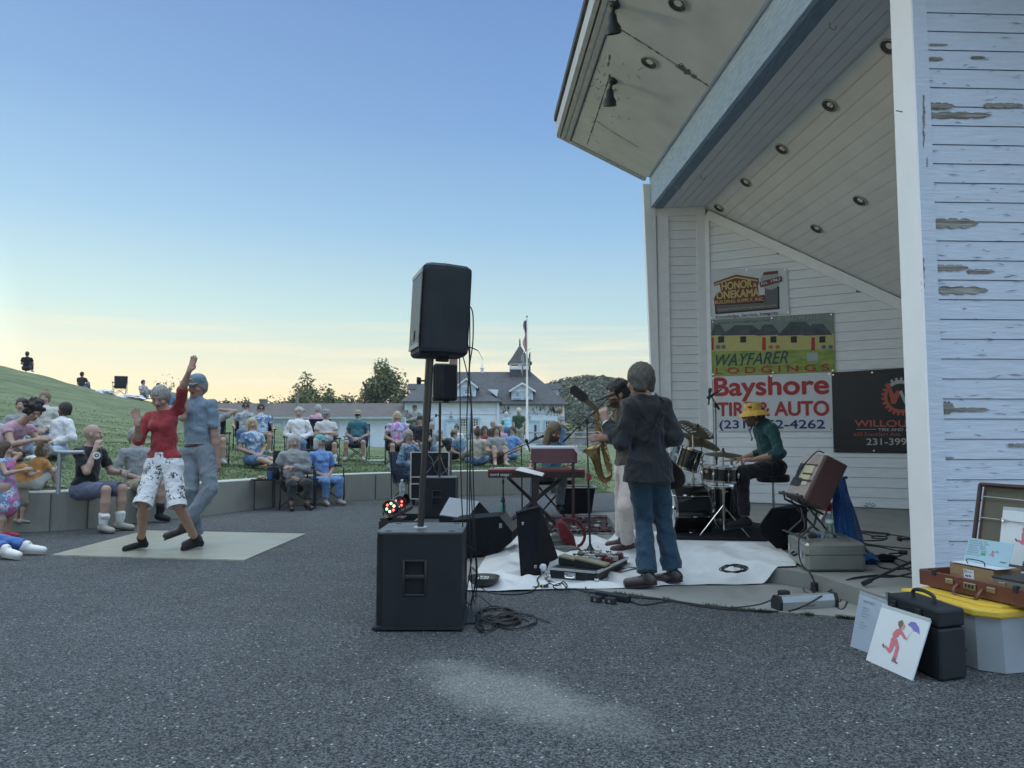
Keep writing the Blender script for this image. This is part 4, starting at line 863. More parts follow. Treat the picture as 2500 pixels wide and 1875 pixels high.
subwoofer(X(1023, 1200, 11), X(1113, 1200, 11), 10.95, 11.5, .02, .60, 'black subwoofer farther back beside the cable rack', X(1068, 1200, 11), .30)
pb = at(1073, 1160, 11.2); pole_stand((pb.x, 11.2, .60), (pb.x+.0, 11.2, bz(982, 11.2)), .018, .02, .5, 'thin black pole on the farther subwoofer', .82)
speaker((X(1086, 930, 11.2), 11.2), bz(978, 11.2), bz(890, 11.2)-bz(978, 11.2), .40, .36, .30, math.pi+R_(10), (.0, 0, 1), 'smaller black loudspeaker on the farther pole behind the big one', False)
# strap and hanging leads
P = [at(1144, 846, 4.9), at(1156, 850, 4.88), at(1166, 855, 4.88), at(1172, 864, 4.89), at(1179, 878, 4.9)]; P = curve_pts(P, 5); mb = MB()
for a, b in zip(P, P[1:]): mb.hexa([a+Z(-.004), a+Vector((0, .03, -.004)), a+Vector((0, .03, .001)), a+Z(.001)], [b+Z(-.004), b+Vector((0, .03, -.004)), b+Vector((0, .03, .001)), b+Z(.001)])
solo('strap', mb, rubber, 'short black strap sticking out from the hanging speaker leads', 'strap', P[0])
HG = 'leads hanging from the big loudspeaker'
for i, (P, r, lab) in enumerate(((((1140, 747, 4.95), (1146, 750, 4.95), (1147, 800, 4.95), (1146, 900, 4.95), (1140, 1010, 4.95), (1141, 1150, 4.95), (1139, 1330, 5.0), (1135, 1450, 5.05), (1150, 1478, 0), (1190, 1492, 0)), .0042, 'black lead from the loudspeaker inlet, inner of the top pair'),
 (((1140, 746, 4.96), (1150, 752, 4.96), (1155, 775, 4.96), (1154, 840, 4.96), (1146, 905, 4.96), (1152, 1010, 4.96), (1155, 1150, 4.96), (1160, 1330, 5.0), (1162, 1410, 5.1), (1150, 1490, 0), (1180, 1506, 0)), .0045, 'black lead from the loudspeaker inlet, outer of the top pair'),
 (((1136, 830, 4.9), (1142, 840, 4.9), (1146, 880, 4.9), (1142, 960, 4.9), (1151, 1000, 4.9), (1148, 1150, 4.9), (1155, 1320, 4.95), (1140, 1440, 5.0), (1133, 1500, 0), (1170, 1515, 0)), .0042, 'black lead leaving low on the back of the big loudspeaker'),
 (((1122, 874, 4.9), (1123, 950, 4.9), (1125, 1150, 4.9), (1131, 1320, 4.95), (1131, 1420, 5.0), (1136, 1494, 0), (1160, 1500, 0)), .004, 'black lead running straight down beside the front subwoofer'),
 (((1129, 866, 4.9), (1138, 900, 4.9), (1150, 960, 4.9), (1148, 1080, 4.9), (1146, 1250, 4.9), (1150, 1400, 5.0), (1158, 1470, 0), (1175, 1500, 0)), .004, 'black lead crossing the others under the big loudspeaker'))):
 cable('speaker_lead', P, r, lab, HG)
# coil of cable on the asphalt
r = random.Random(12)
for k, (cx_, cy_, ax, ay, lab, turns) in enumerate(((1215, 1500, 55, 20, 'tangled coil of black cable on the asphalt right of the front subwoofer', 5), (1240, 1512, 34, 12, 'tight bundle of black cable in the middle of the tangle', 7), (1255, 1515, 58, 20, 'wide loose loop of black cable reaching farthest right on the asphalt', 2), (1190, 1520, 28, 18, 'small loop of cable with plug nearest the camera', 2))):
 P = []
 for i in range(turns*10):
  a = i/10*6.283; P.append(gd(cx_+ax*math.cos(a)*r.uniform(.75, 1.05)+r.uniform(-5, 5), cy_+ay*math.sin(a)*r.uniform(.7, 1.1), .005+.006*r.random()*3))
 P.append(gd(cx_+ax*1.5, cy_+5, .005)); mb = MB(); mb.tube(curve_pts(P, 4), .0045, 6); solo('cable_coil', mb, cab, lab, 'cable', P[0], 'tangled cables by the subwoofer', True)
mb = MB(); a, b = gd(1168, 1534, .02), gd(1176, 1537, .02); mb.cyl(a, a+(b-a).normalized()*.05, .014, n=12); solo('cable_plug', mb, rubber, 'black plug lying at the near end of the cable tangle', 'plug', a, smooth=True)
for P, lab, rr in ((((1130, 1381), (1150, 1384), (1163, 1400), (1158, 1440), (1140, 1500), (1180, 1530)), 'black cable looping low out of the side of the front subwoofer', .005), (((1131, 1333, 5.1), (1146, 1334, 5.1), (1160, 1350, 5.1), (1165, 1400, 5.2), (1162, 1460), (1168, 1505)), 'black cable arching from the back of the front subwoofer', .0045), (((1171, 1405, .09), (1173, 1428, .03), (1190, 1445), (1240, 1451), (1290, 1447), (1315, 1428), (1312, 1414), (1330, 1395)), 'black cable curving from the money bowl to the tall cabinet', .006), (((1150, 1455), (1170, 1455), (1195, 1475), (1212, 1490)), 'grey lead over the cable tangle', .004)):
 cable('floor_cable', P, rr, lab, 'cables on the ground')

# --- LED par lights on a black tray
Yt = 6.35; mb = MB(); xa, xb = X(927, 1270, Yt), X(1013, 1270, Yt); zt_ = bz(1272, Yt)
t = thing('equipment_crate', 'open black crate behind the front subwoofer carrying the disco lights', 'crate', ((xa+xb)/2, Yt+.3, 0)); w = .018
for c, d in ((((xa+xb)/2, Yt, zt_/2), (xb-xa, w, zt_)), (((xa+xb)/2, Yt+.62, zt_/2), (xb-xa, w, zt_)), ((xa, Yt+.31, zt_/2), (w, .60, zt_-.002)), ((xb, Yt+.31, zt_/2), (w, .60, zt_-.002)), (((xa+xb)/2, Yt+.31, .03), (xb-xa-.03, .59, .02))): mb.box(c, d)
part('crate_wall', mb, blkmetal, t); mb = MB(); mb.box(((xa+xb)/2-.05, Yt+.12, zt_+.012), (xb-xa-.1, .2, .02)); mb.prism([(xa+.05, Yt+.02, zt_+.02), (xa+.28, Yt+.02, zt_+.13), (xa+.28, Yt+.02, zt_+.10), (xa+.08, Yt+.02, zt_)], (0, .05, 0)); part('mounting_bar', mb, blkmetal, t)
def par(px, py, Y, R0, label, leds, ang):
 c = at(px, py, Y); t = thing('stage_light', label, 'stage light', tuple(c), 'round stage lights in a row'); ax = Vector((math.sin(ang), -math.cos(ang), .12)).normalized(); m3 = basis(Vector((0, 0, 1)).cross(ax), ax)
 mb = MB(); mb.lathe([(R0*.55, -R0*1.3), (R0*.9, -R0*1.0), (R0, -R0*.5), (R0, .0), (R0*.93, .02), (R0*.88, .0), (R0*.88, -.02), (.001, -.02)], c, m3, 24); part('housing', mb, blkmetal, t, True)
 mb = MB(); mb.tube(curve_pts([c+m3@Vector((R0*1.02, 0, -.05)), c+m3@Vector((R0*1.05, 0, -.05))+Vector((.0, 0, -R0*.9)), c+Vector((0, 0, -R0*1.25)), c-m3@Vector((R0*1.05, 0, .05))+Vector((0, 0, -R0*.9)), c-m3@Vector((R0*1.02, 0, .05))], 5), .008, 6); part('yoke', mb, blkmetal, t, True)
 cols = {'r': M('led_red', (.5, .02, .02), .3, var=0, emit=((1, .12, .1), 3)), 'g': M('led_green', (.1, .5, .1), .3, var=0, emit=((.25, 1, .3), 4)), 'w': M('led_white', (.6, .6, .5), .3, var=0, emit=((1, .75, .6), 3)), 'k': rubber}
 for i, q in enumerate(leds):
  a = i*6.283/len(leds)+.4; mb = MB(); p = c+m3@Vector((math.cos(a)*R0*.5, math.sin(a)*R0*.5, -.012)); mb.lathe([(R0*.16, 0), (R0*.12, .008), (.001, .011)], p, m3, 10, cap=False); part('led', mb, cols[q], t, True)
par(952, 1239, 6.55, .070, 'round stage light with six coloured LEDs lit, front of the row', 'wgrgwr', R_(-8))
par(974, 1228, 6.95, .068, 'round stage light showing red LEDs, middle of the row', 'rkrkwr', R_(25))
par(988, 1220, 7.3, .062, 'dark round stage light at the back of the row', 'kkkkkk', R_(60))
# water bottle small behind
def bottle(px, py, z, Y, h, label, col=(.55, .6, .62), lab=True, name='water_bottle'):
 c = at(px, py, Y) if Y else gd(px, py, z); r0 = h*.155; t = thing(name, label, 'bottle', tuple(c)); pm = M('clear_plastic', (.75, .8, .8), .08, trans=.85, var=0)
 prof = [(r0*.9, 0), (r0, .02*h)]
 for i in range(6): prof += [(r0*.94, h*(.06+.07*i)), (r0, h*(.095+.07*i))]
 prof += [(r0, h*.62), (r0*.95, h*.72), (r0*.4, h*.9), (r0*.4, h*.93)]; mb = MB(); mb.lathe(prof, c, n=20); part('bottle_body', mb, pm, t, True)
 mb = MB(); mb.lathe([(r0*.45, h*.93), (r0*.45, h), (r0*.001, h)], c, n=16); part('cap', mb, M('white_plastic', (.7, .7, .7), .4, var=0), t, True)
 if lab: mb = MB(); mb.lathe([(r0*1.02, h*.50), (r0*1.02, h*.57)], c, n=20, cap=False); mb.lathe([(r0*1.02, h*.57), (r0*1.02, h*.70)], c, n=20, cap=False, mi=1); part('paper_label', mb, [M('label_green', (.12, .36, .16), .5, var=0), M('label_white', (.6, .64, .62), .5, var=0)], t, True)
bottle(981, 1216, 0, 7.6, .19, 'clear plastic water bottle behind the row of stage lights', lab=False)

# --- monitor wedges
def px_prism(mb, P, Y, ext, slope=0, mi=0):   # side outline traced, standing in a plane, given thickness
 q = [at(x, y, Y+slope*(x-P[0][0])) for x, y in P]; mb.prism(q[::-1], ext, mi=mi); return q
t = thing('monitor_wedge', 'large black floor monitor wedge lying on the white sheet behind the front subwoofer', 'floor monitor', tuple(gd(1190, 1362)), 'floor monitors'); mb = MB()
P = [(1095, 1372), (1212, 1354), (1251, 1322), (1250, 1302), (1217, 1260), (1100, 1271)]
q = [at(x, y, 7.2+.0028*(x-1095)) for x, y in P]; q[0].z = .015; q[1].z = .02; e = Vector((.06, .48, 0)); hull(mb, q+[p+e for p in q], bev=.008); part('cabinet', mb, carpet, t)
mb = MB(); a, b = q[3], q[4]; nn = (b-a).cross(e).normalized(); nn = nn if nn.x > 0 else -nn; mb.prism([a.lerp(b, .04)+e*.03+nn*.004, a.lerp(b, .96)+e*.03+nn*.004, a.lerp(b, .96)+e*.97+nn*.004, a.lerp(b, .04)+e*.97+nn*.004], nn*.008); part('grille', mb, grillem, t)
mb = MB(); p = at(1222, 1283, 7.44); mb.box(p, (.03, .012, .045)); part('badge', mb, M('strip_grey', (.22, .24, .26), .4), t)
t = thing('monitor_wedge', 'floor monitor with sloping front paled by sky reflection between the two subwoofers', 'floor monitor', (-.5, 8.4, 0), 'floor monitors'); mb = MB()
a_, b_, c_, d_ = at(1072, 1260, 8.2), at(1141, 1270, 8.0), at(1172, 1226, 8.45), at(1097, 1216, 8.62); e_ = at(1200, 1257, 8.62)
pts = [a_, b_, c_, d_, e_, (a_.x, a_.y, .0), (b_.x, b_.y, .0), (e_.x, e_.y, 0), (d_.x+.05, 8.95, 0), (d_.x+.05, 8.95, .2)]; hull(mb, pts, bev=.006); part('cabinet', mb, carpet, t)
nn = (b_-a_).cross(d_-a_).normalized(); nn = nn if nn.y < 0 else -nn; mb = MB(); cc = (a_+b_+c_+d_)/4; mb.prism([p.lerp(cc, .03)+nn*.004 for p in (a_, b_, c_, d_)], nn*.01); part('grille', mb, M('skylit_grille', (.20, .22, .25), .5, bump=.6, bs=300, var=.15, vs=200, dist=.002), t)  # sky reflection on the grille painted into its base colour
t = thing('monitor_wedge', 'tall tapering black cabinet standing on end in front of the red bag', 'floor monitor', tuple(gd(1300, 1410)), 'floor monitors'); mb = MB()
pts = [gd(1271, 1409, .012), gd(1315, 1411, .012), gd(1366, 1370, .012), (.17, 6.95, .012), at(1260, 1252, 6.32), at(1316, 1237, 6.6), at(1322, 1240, 6.8), at(1268, 1250, 6.7)]; hull(mb, pts, bev=.006); part('cabinet', mb, carpet, t)
for px, py, Y in ((1276, 1278, 6.32), (1307, 1383, 6.27)): mb = MB(); mb.box(at(px, py, Y), (.022, .02, .026), bev=.004); part('corner_guard', mb, chrome, t)
mb = MB(); a, b = at(1261, 1251, 6.31), at(1317, 1236, 6.59); mb.tube([a, b], .010, 8); part('edge_trim', mb, blkmetal, t, True)
mb = MB(); bm = bmesh.new(); bmesh.ops.create_icosphere(bm, subdivisions=2, radius=.035); rr = random.Random(2)
for v in bm.verts: v.co *= rr.uniform(.65, 1.15)
mb.add([v.co+at(1326, 1386, 6.35) for v in bm.verts], [[v.index for v in f.verts] for f in bm.faces]); bm.free(); solo('crumpled_paper', mb, M('paper', (.62, .64, .68), .7, var=.05), 'crumpled white paper tucked at the foot of the tall cabinet', 'paper', at(1326, 1386, 6.35))
# right wedge by the drummer
t = thing('monitor_wedge', 'black floor monitor wedge between the drummer and the silver case', 'floor monitor', (2.75, 7.0, SZ), 'floor monitors'); mb = MB()
P = [(1855, 1281), (1860, 1306), (1899, 1341), (1930, 1341), (1930, 1240), (1884, 1240)]; q = [at(x, y, 6.95+.002*(x-1855)) for x, y in P]; q[2].z = q[3].z = SZ+.004; e = Vector((.30, .35, 0)); hull(mb, q+[p+e for p in q], bev=.008); part('cabinet', mb, carpet, t)
mb = MB(); a, b = q[0], q[5]; f_ = [a.lerp(b, .08)+e*.04, a.lerp(b, .92)+e*.04, a.lerp(b, .92)+e*.96, a.lerp(b, .08)+e*.96]; nn = (b-a).cross(e).normalized(); nn = nn if nn.z > 0 else -nn; mb.prism([p+nn*.004 for p in f_], nn*.008); part('grille', mb, grillem, t)

# drum rug
mb = MB(); P = [gd(1652, 1322, SZ), gd(1872, 1326, SZ), (3.3, 8.1, SZ), (2.9, 9.2, SZ), (1.75, 9.5, SZ)]; mb.prism([Vector(p)+Z(.022) for p in P], (0, 0, .012)); solo('drum_rug', mb, carpet, 'black rug under the drum kit', 'rug', (2.3, 8.2, SZ))
mb = MB(); mb.prism([gd(*p, .0)+Z(.02) for p in ((1236, 1303), (1492, 1301), (1482, 1262), (1250, 1260))], (0, 0, .01)); solo('red_rug', mb, M('rug_red', (.09, .025, .03), .95, var=.3, vs=12, bump=.4, bs=120), 'dark red rug under the keyboard cables', 'rug', gd(1350, 1280))
mb = MB(); mb.prism([gd(*p) for p in ((126, 1357), (596, 1370), (747, 1305), (355, 1297))], (0, 0, .012)); solo('dance_board', mb, ramp_mat('dance_mat', 'noise', 5, [(.3, (.24, .23, .18)), (.5, (.33, .32, .25)), (.7, (.40, .39, .31))], .32, (.5, 9, 1), .25, detail=6, bs=60, bd=.003), 'flat pale dance board the two dancers are standing on', 'dance floor', gd(430, 1335))

# --- bowl with money
c = gd(1181, 1431, .016); mb = MB(); mb.lathe([(.06, .0), (.105, .03), (.128, .07), (.130, .078), (.122, .078), (.10, .036), (.055, .012), (.001, .010)], c, n=36); bt_ = thing('bowl', 'black bowl for tips on the near left corner of the sheet', 'bowl', tuple(c)); part('dish', mb, M('bowl_black', (.04, .038, .034), .5, var=.3, vs=12), bt_, True)
mb = MB(); m3 = Matrix.Rotation(-.35, 3, 'Z') @ Matrix.Rotation(.42, 3, 'X'); q = c+Vector((-.005, .02, .062)); 
def quad(mb, o, m3, w, h, dz=0, mi=0): mb.face([o+m3@Vector((a*w/2, b*h/2, dz)) for a, b in ((-1, -1), (1, -1), (1, 1), (-1, 1))], mi)
mb.box(q, (.085, .045, .001), m3); quad(mb, q, m3, .075, .036, .0012, 1); quad(mb, q, m3, .022, .03, .002, 2); quad(mb, q+m3@Vector((.03, 0, 0)), m3, .01, .03, .002, 2); solo('banknote', mb, [M('note_pale', (.5, .52, .46), .7, var=0), M('note_green', (.32, .36, .30), .7, var=.2, vs=300), M('note_dark', (.12, .14, .11), .7, var=.2, vs=300)], 'banknote lying in the black bowl', 'banknote', q)

# --- pedalboard case
o0, o1, o2 = gd(1340, 1413, .02), gd(1457, 1424, .02), gd(1486, 1376, .02); ux = (o1-o0).normalized(); uy = (o2-o1); Wd = (o1-o0).length; Dp = uy.length*.86; uy = (uy-ux*uy.dot(ux)).normalized(); Mx = basis(ux, (0, 0, 1))
t = thing('pedalboard', 'open silver edged flight case full of effect pedals on the sheet', 'pedalboard', tuple(o0))
def pb(x, y, z): return o0+ux*x+uy*y+Z(z)
Hc = .085; mb = MB(); mb.box(pb(Wd/2, Dp/2, Hc/2), (Wd-.012, Dp-.012, Hc-.008), Mx); part('case', mb, plastic, t)
mb = MB(); e = .022
for z in (.0, Hc):
 for a, b in (((0, 0), (1, 0)), ((1, 0), (1, 1)), ((1, 1), (0, 1)), ((0, 1), (0, 0))): p_, q_ = pb(a[0]*Wd, a[1]*Dp, z), pb(b[0]*Wd, b[1]*Dp, z); d_ = (q_-p_); mb.box((p_+q_)/2, (d_.length-.02, e, .016), basis(d_, (0, 0, 1)))
part('edging', mb, M('aluminium', (.55, .56, .56), .35, metal=.8, var=.15), t)
for a in (0, 1):
 for b in (0, 1): mb = MB(); mb.lathe([(.001, -.03), (.02, -.026), (.026, 0), (.02, .02), (.001, .024)], pb(a*Wd, b*Dp, .02), n=12, cap=False); part('ball_corner', mb, chrome, t, True)
mb = MB(); mb.box(pb(Wd*.46, -.008, Hc*.52), (.10, .012, .05), Mx, bev=.004); mb.tube([pb(Wd*.46-.04, -.018, .04), pb(Wd*.46-.03, -.03, .03), pb(Wd*.46+.03, -.03, .03), pb(Wd*.46+.04, -.018, .04)], .005, 6); part('latch', mb, chrome, t)
r = random.Random(4); olive = M('pedal_gold', (.22, .19, .09), .4, metal=.3, var=.2)
pcs = [M('pedal_'+n, c_, .4, metal=.2, var=.15) for n, c_ in (('white', (.6, .6, .58)), ('silver', (.42, .42, .42)), ('maroon', (.16, .03, .04)), ('charcoal', (.05, .05, .05)), ('cream', (.5, .45, .33)), ('teal', (.08, .2, .22)))]
for cx_, cy_ in ((.20, .30), (.60, .24)):
 w_, l_ = .15, .27; A = [pb(cx_*Wd-w_*.6, cy_*Dp-.03, Hc), pb(cx_*Wd+w_*1.2, cy_*Dp-.03, Hc), pb(cx_*Wd+w_*1.2, cy_*Dp+.10, Hc), pb(cx_*Wd-w_*.6, cy_*Dp+.10, Hc)]; mb = MB(); mb.hexa(A, [A[0]+Z(.06), A[1]+Z(.02), A[2]+Z(.02), A[3]+Z(.06)]); wp = part('wah_pedal', mb, plastic, t); mb = MB(); mb.hexa([A[0]+Z(.062), A[1]+Z(.022), A[2]+Z(.022), A[3]+Z(.062)], [A[0]+Z(.075), A[1]+Z(.035), A[2]+Z(.035), A[3]+Z(.075)]); part('treadle', mb, olive, wp)
for i in range(4):
 for j in range(3):
  p = pb(Wd*(.12+.25*i), Dp*(.56+.17*j), Hc+.025); mb = MB(); mb.box(p, (.065, .05, .045), Mx @ Matrix.Rotation(r.uniform(-.15, .15), 3, 'Z'), bev=.005); o_ = part('effect_pedal', mb, r.choice(pcs), t)
  mb = MB()
  for k in (-1, 0, 1): mb.cyl(p+ux*k*.018+Z(.022)+uy*.012, p+ux*k*.018+Z(.036)+uy*.012, .006, n=8)
  mb.cyl(p+Z(.022)-uy*.012, p+Z(.034)-uy*.012, .007, n=8); part('pedal_knobs', mb, chrome if (i+j) % 2 else rubber, o_)
for P, lab in ((((1330, 1410), (1345, 1425), (1362, 1430), (1375, 1420), (1385, 1432), (1370, 1440), (1350, 1432), (1372, 1424), (1388, 1438), (1440, 1448)), 'black leads bunched in front of the pedalboard'), (((1345, 1423), (1322, 1431), (1300, 1433)), 'black jack cable joint left of the pedalboard'), (((1484, 1374), (1500, 1388), (1550, 1386), (1600, 1393), (1625, 1391)), 'black guitar cable running past the heels of the guitarist'), (((1468, 1345), (1455, 1328), (1440, 1300)), 'thin lead climbing towards the microphone stand'), (((1478, 1380), (1500, 1400), (1560, 1388), (1650, 1398)), 'second black cable behind the guitarist shoes')):
 cable('floor_cable', P, .0045, lab, 'cables on the ground', z=.02)
mb = MB(); a = gd(1320, 1431, .03); mb.cyl(a, a+Vector((.06, .01, 0)), .011, n=10); mb.cyl(a+Vector((.012, .002, 0)), a+Vector((.02, .003, 0)), .013, n=10, mi=1); solo('jack_plug', mb, [rubber, M('jack_yellow', (.5, .4, .05), .5, var=0)], 'black jack plug with yellow ring lying on the cable left of the pedalboard', 'plug', a, smooth=True)

# --- microphone stands
def mic(mb, p, d, L_=.17):
 p = Vector(p); d = Vector(d).normalized(); m3 = basis(d.orthogonal(), d); mb.lathe([(.009, -L_), (.014, -.03), (.02, -.01), (.024, .015), (.02, .035), (.001, .045)], p, m3, 12); return mb
def micstand(label, base, top, boom=None, mics=(), tri=False, r=.009, name='microphone_stand'):
 base, top = Vector(base), Vector(top); t = thing(name, label, 'microphone stand', tuple(base), 'microphone stands'); h = top.z-base.z; m_ = base.lerp(top, .55)
 mb = MB(); mb.cyl(base+Z(.02), m_, r*1.25, n=10); mb.cyl(m_, m_+Z(.05), r*2, n=10); mb.cyl(m_, top, r*.85, n=10); part('pole', mb, blkmetal, t, True)
 if tri:
  for k in range(3): a = k*2.094+.5; mb = MB(); mb.tube([base+Z(.28), base+Vector((math.cos(a)*.3, math.sin(a)*.3, .01))], .008, 6); part('leg', mb, blkmetal, t)
 else: mb = MB(); mb.lathe([(.125, 0), (.12, .018), (.04, .035), (.02, .07), (.014, .09)], base, n=24); part('base', mb, blkmetal, t, True)
 if boom:
  a, b = Vector(boom[0]), Vector(boom[1]); mb = MB(); mb.cyl(a, b, r*.75, n=8); d_ = (b-a).normalized(); mb.cyl(a, a+d_*.10, r*1.6, n=10); mb.box(top, (.035, .035, .05)); part('boom', mb, blkmetal, t, True)
 for p, d in mics: mb = MB(); mic(mb, p, d); part('microphone', mb, M('mic_black', (.03, .03, .032), .45, var=.1), t, True)
 return t
Ym = 7.5; base = gd(1441, 1350, .02); tp_ = at(1433, 1030, base.y)
ms = micstand('tall black stand with boom and microphone between guitarist and pedalboard', base, tp_, (at(1375, 1078, 7.7), at(1484, 974, 7.2)), ((at(1492, 964, 7.2), Vector((.9, -.1, .35))),))
mb = MB(); p = at(1435, 1162, base.y); mb.cyl(p-Z(.045), p+Z(.03), .02, n=12); mb.box(p+Vector((.02, -.01, -.01)), (.03, .03, .05)); part('height_clutch', mb, M('clutch_red', (.20, .04, .04), .5), ms, True)
b1 = gd(1229, 1266, .02); micstand('black boom stand reaching over the keyboard from the left', b1, at(1228, 1110, b1.y), (at(1175, 1132, 10.5), at(1322, 1068, 10.9)), ((at(1306, 1070, 10.75), (.6, .3, .5)), (at(1286, 1078, 10.7), (-.2, -.3, .6)), (at(1322, 1066, 10.9), (.8, .2, .35))))
b2 = gd(1275, 1262, .02); micstand('straight black stand just behind the left part of the keyboard', b2, at(1273, 1090, b2.y))
b3 = gd(1752, 1290, SZ); micstand('thin black stand with overhead microphone above the drums', b3, at(1747, 990, 9.0), (at(1756, 1000, 9.0), at(1737, 968, 9.0)), ((at(1733, 955, 9.0), (.1, 0, .9)), (at(1733, 968, 9.0), (-.5, 0, -.3))), True)
# --- keyboards
redp = M('keyboard_red', (.20, .012, .02), .35, var=.06, coat=.2); redd = M('keyboard_oxblood', (.085, .02, .026), .45, var=.1)
ks = thing('keyboard_stand', 'black folding X shaped stand carrying the long red keyboard', 'keyboard stand', (.4, 10.0, 0)); Yk = 9.8
xk0, xk1 = X(1191, 1150, Yk), X(1428, 1150, Yk); zk = .66
for (xa, xb, yy) in ((xk0+.28, xk1-.35, Yk+.08), (xk0+.28, xk1-.35, Yk+.32)):
 for s_ in (0, 1):
  mb = MB(); a, b = ((xa, yy+.03*s_, zk-.02), (xb, yy+.03*s_, .02)) if s_ == 0 else ((xb+.05, yy+.03*s_, zk-.02), (xa-.05, yy+.03*s_, .02)); mb.tube([a, b], .017, 8); part('brace', mb, blkmetal, ks, True)
for xx in (xk0+.28, xk1-.32): mb = MB(); mb.box((xx, Yk+.2, zk-.012), (.05, .36, .024)); part('support_arm', mb, blkmetal, ks)
for xx in (xk0+.24, xk1-.34): mb = MB(); mb.box((xx, Yk+.2, .03), (.04, .42, .03)); part('foot', mb, rubber, ks)
kb = thing('stage_piano', 'long red stage piano seen from behind with pale lettering', 'keyboard', ((xk0+xk1)/2, Yk, zk)); H1 = .112
mb = MB(); mb.box(((xk0+xk1)/2, Yk+.17, zk+H1/2), (xk1-xk0, .34, H1), bev=.008); part('body', mb, redp, kb)
mb = MB(); mb.box(((xk0+xk1)/2, Yk-.004, zk+H1*.38), (xk1-xk0-.02, .01, H1*.68)); bp_ = part('rear_panel', mb, M('panel_black', (.02, .012, .015), .4), kb)
mb = MB(); text_mesh(mb, 'nord stage', (xk0+.035, Yk-.012, zk+.027), (1, 0, 0), (0, 0, 1), .055, width=.245, bold=.012); part('lettering', mb, M('print_white', (.62, .62, .62), .5, var=0), bp_)
mb = MB(); text_mesh(mb, '2', (xk0+.285, Yk-.012, zk+.027), (1, 0, 0), (0, 0, 1), .055, width=.03, bold=.0); part('lettering', mb, M('print_grey', (.12, .12, .13), .5, var=0), bp_)
mb = MB(); mb.box(((xk0+xk1)/2, Yk+.26, zk+H1+.006), (xk1-xk0-.16, .13, .012)); part('keys', mb, M('ivory', (.6, .6, .56), .3, var=0), kb)
u = thing('upper_keyboard', 'smaller oxblood keyboard on the upper tier with a white rolled top', 'keyboard', (.5, 9.9, .86)); xa, xb = X(1292, 1110, 9.85), X(1411, 1110, 9.85); z0, z1 = bz(1131, 9.85), bz(1096, 9.85)
mb = MB(); mb.hexa([(xa+.02, 9.85, z0), (xb-.01, 9.85, z0), (xb-.01, 10.2, z0), (xa+.02, 10.2, z0)], [(xa+.03, 9.92, z1), (xb, 9.92, z1), (xb, 10.15, z1-.06), (xa+.03, 10.15, z1-.06)]); part('body', mb, redd, u)
mb = MB(); mb.cyl((xa+.02, 9.96, z1+.012), (xb+.0, 9.96, z1+.012), .030, n=16); part('white_roll', mb, M('roll_white', (.68, .68, .70), .5, var=.03), u, True)
for px in (1296, 1396): mb = MB(); mb.cyl(at(px, 1126, 9.86)+Vector((0, -.015, 0)), at(px, 1126, 9.86), .012, n=10); part('screw', mb, chrome, u)
mb = MB(); c = at(1410, 1102, 9.8); mb.lathe([(.085, 0), (.085, .004), (.001, .006)], c, basis((.5, -.2, -.8), (.75, -.3, .55)), 26); solo('white_disc', mb, M('roll_white', (.7, .7, .7), .4), 'thin white disc leaning at the right end of the upper keyboard', 'disc', c, smooth=True)
t = thing('keyboard_tier', 'two black posts holding the upper keyboard', 'keyboard stand', (.5, 10.1, 0))
for px in (1306, 1399): x_ = X(px, 1150, 9.76); mb = MB(); mb.box((x_, 9.74, (z0+.05)/2), (.035, .035, z0+.0)); part('post', mb, M('post_maroon', (.045, .02, .024), .4), t); mb = MB(); mb.box((x_, 9.9, z0-.03), (.03, .35, .02)); part('tier_arm', mb, blkmetal, t); mb = MB(); mb.box((x_, 9.74, .02), (.05, .4, .03)); part('foot', mb, rubber, t)
t = thing('music_stand', 'tilted music stand with white sheets in front of the red keyboard', 'music stand', (.25, 9.3, 0)); Q = [at(1256, 1150, 9.45), at(1270, 1142, 9.6), at(1331, 1158, 9.6), at(1326, 1166, 9.45)]
mb = MB(); mb.prism(Q, (0, 0, .008)); part('desk', mb, blkmetal, t); mb = MB(); cc = sum(Q, Vector())/4; mb.prism([p.lerp(cc, .06)+Z(.012) for p in Q], (0, 0, .004)); part('sheets', mb, M('roll_white', (.7, .7, .7), .5), t); mb = MB(); c2 = at(1300, 1162, 9.5); mb.tube([c2, (c2.x, c2.y, .02)], .010, 8); part('pole', mb, blkmetal, t); 
for k in range(3): a = k*2.094+.2; mb = MB(); mb.tube([(c2.x, c2.y, .25), (c2.x+math.cos(a)*.28, c2.y+math.sin(a)*.28, .03)], .007, 6); part('leg', mb, chrome if k else blkmetal, t)
# black open crate behind the keyboard
Yc_ = 11.6; t = thing('tapered_crate', 'black open crate standing right of the keyboard player', 'crate', (1.1, 11.8, 0)); xa, xb, zc1 = X(1370, 1190, Yc_), X(1453, 1190, Yc_), bz(1193, Yc_); 
mb = MB(); mb.hexa([(xa-.02, Yc_+.02, 0), (xb-.06, Yc_+.02, 0), (xb-.06, Yc_+.46, 0), (xa-.02, Yc_+.46, 0)], [(xa+.04, Yc_, zc1), (xb, Yc_, zc1), (xb, Yc_+.5, zc1), (xa+.04, Yc_+.5, zc1)]); part('cabinet', mb, carpet, t)
mb = MB(); 
for a, b in (((xa+.02, Yc_), (xb+.02, Yc_)), ((xb+.02, Yc_), (xb+.02, Yc_+.5)), ((xb+.02, Yc_+.5), (xa+.02, Yc_+.5)), ((xa+.02, Yc_+.5), (xa+.02, Yc_))): mb.tube([(a[0], a[1], zc1+.012), (b[0], b[1], zc1+.012)], .014, 6)
part('rim', mb, M('grey_metal', (.22, .22, .21), .5, metal=.5), t)
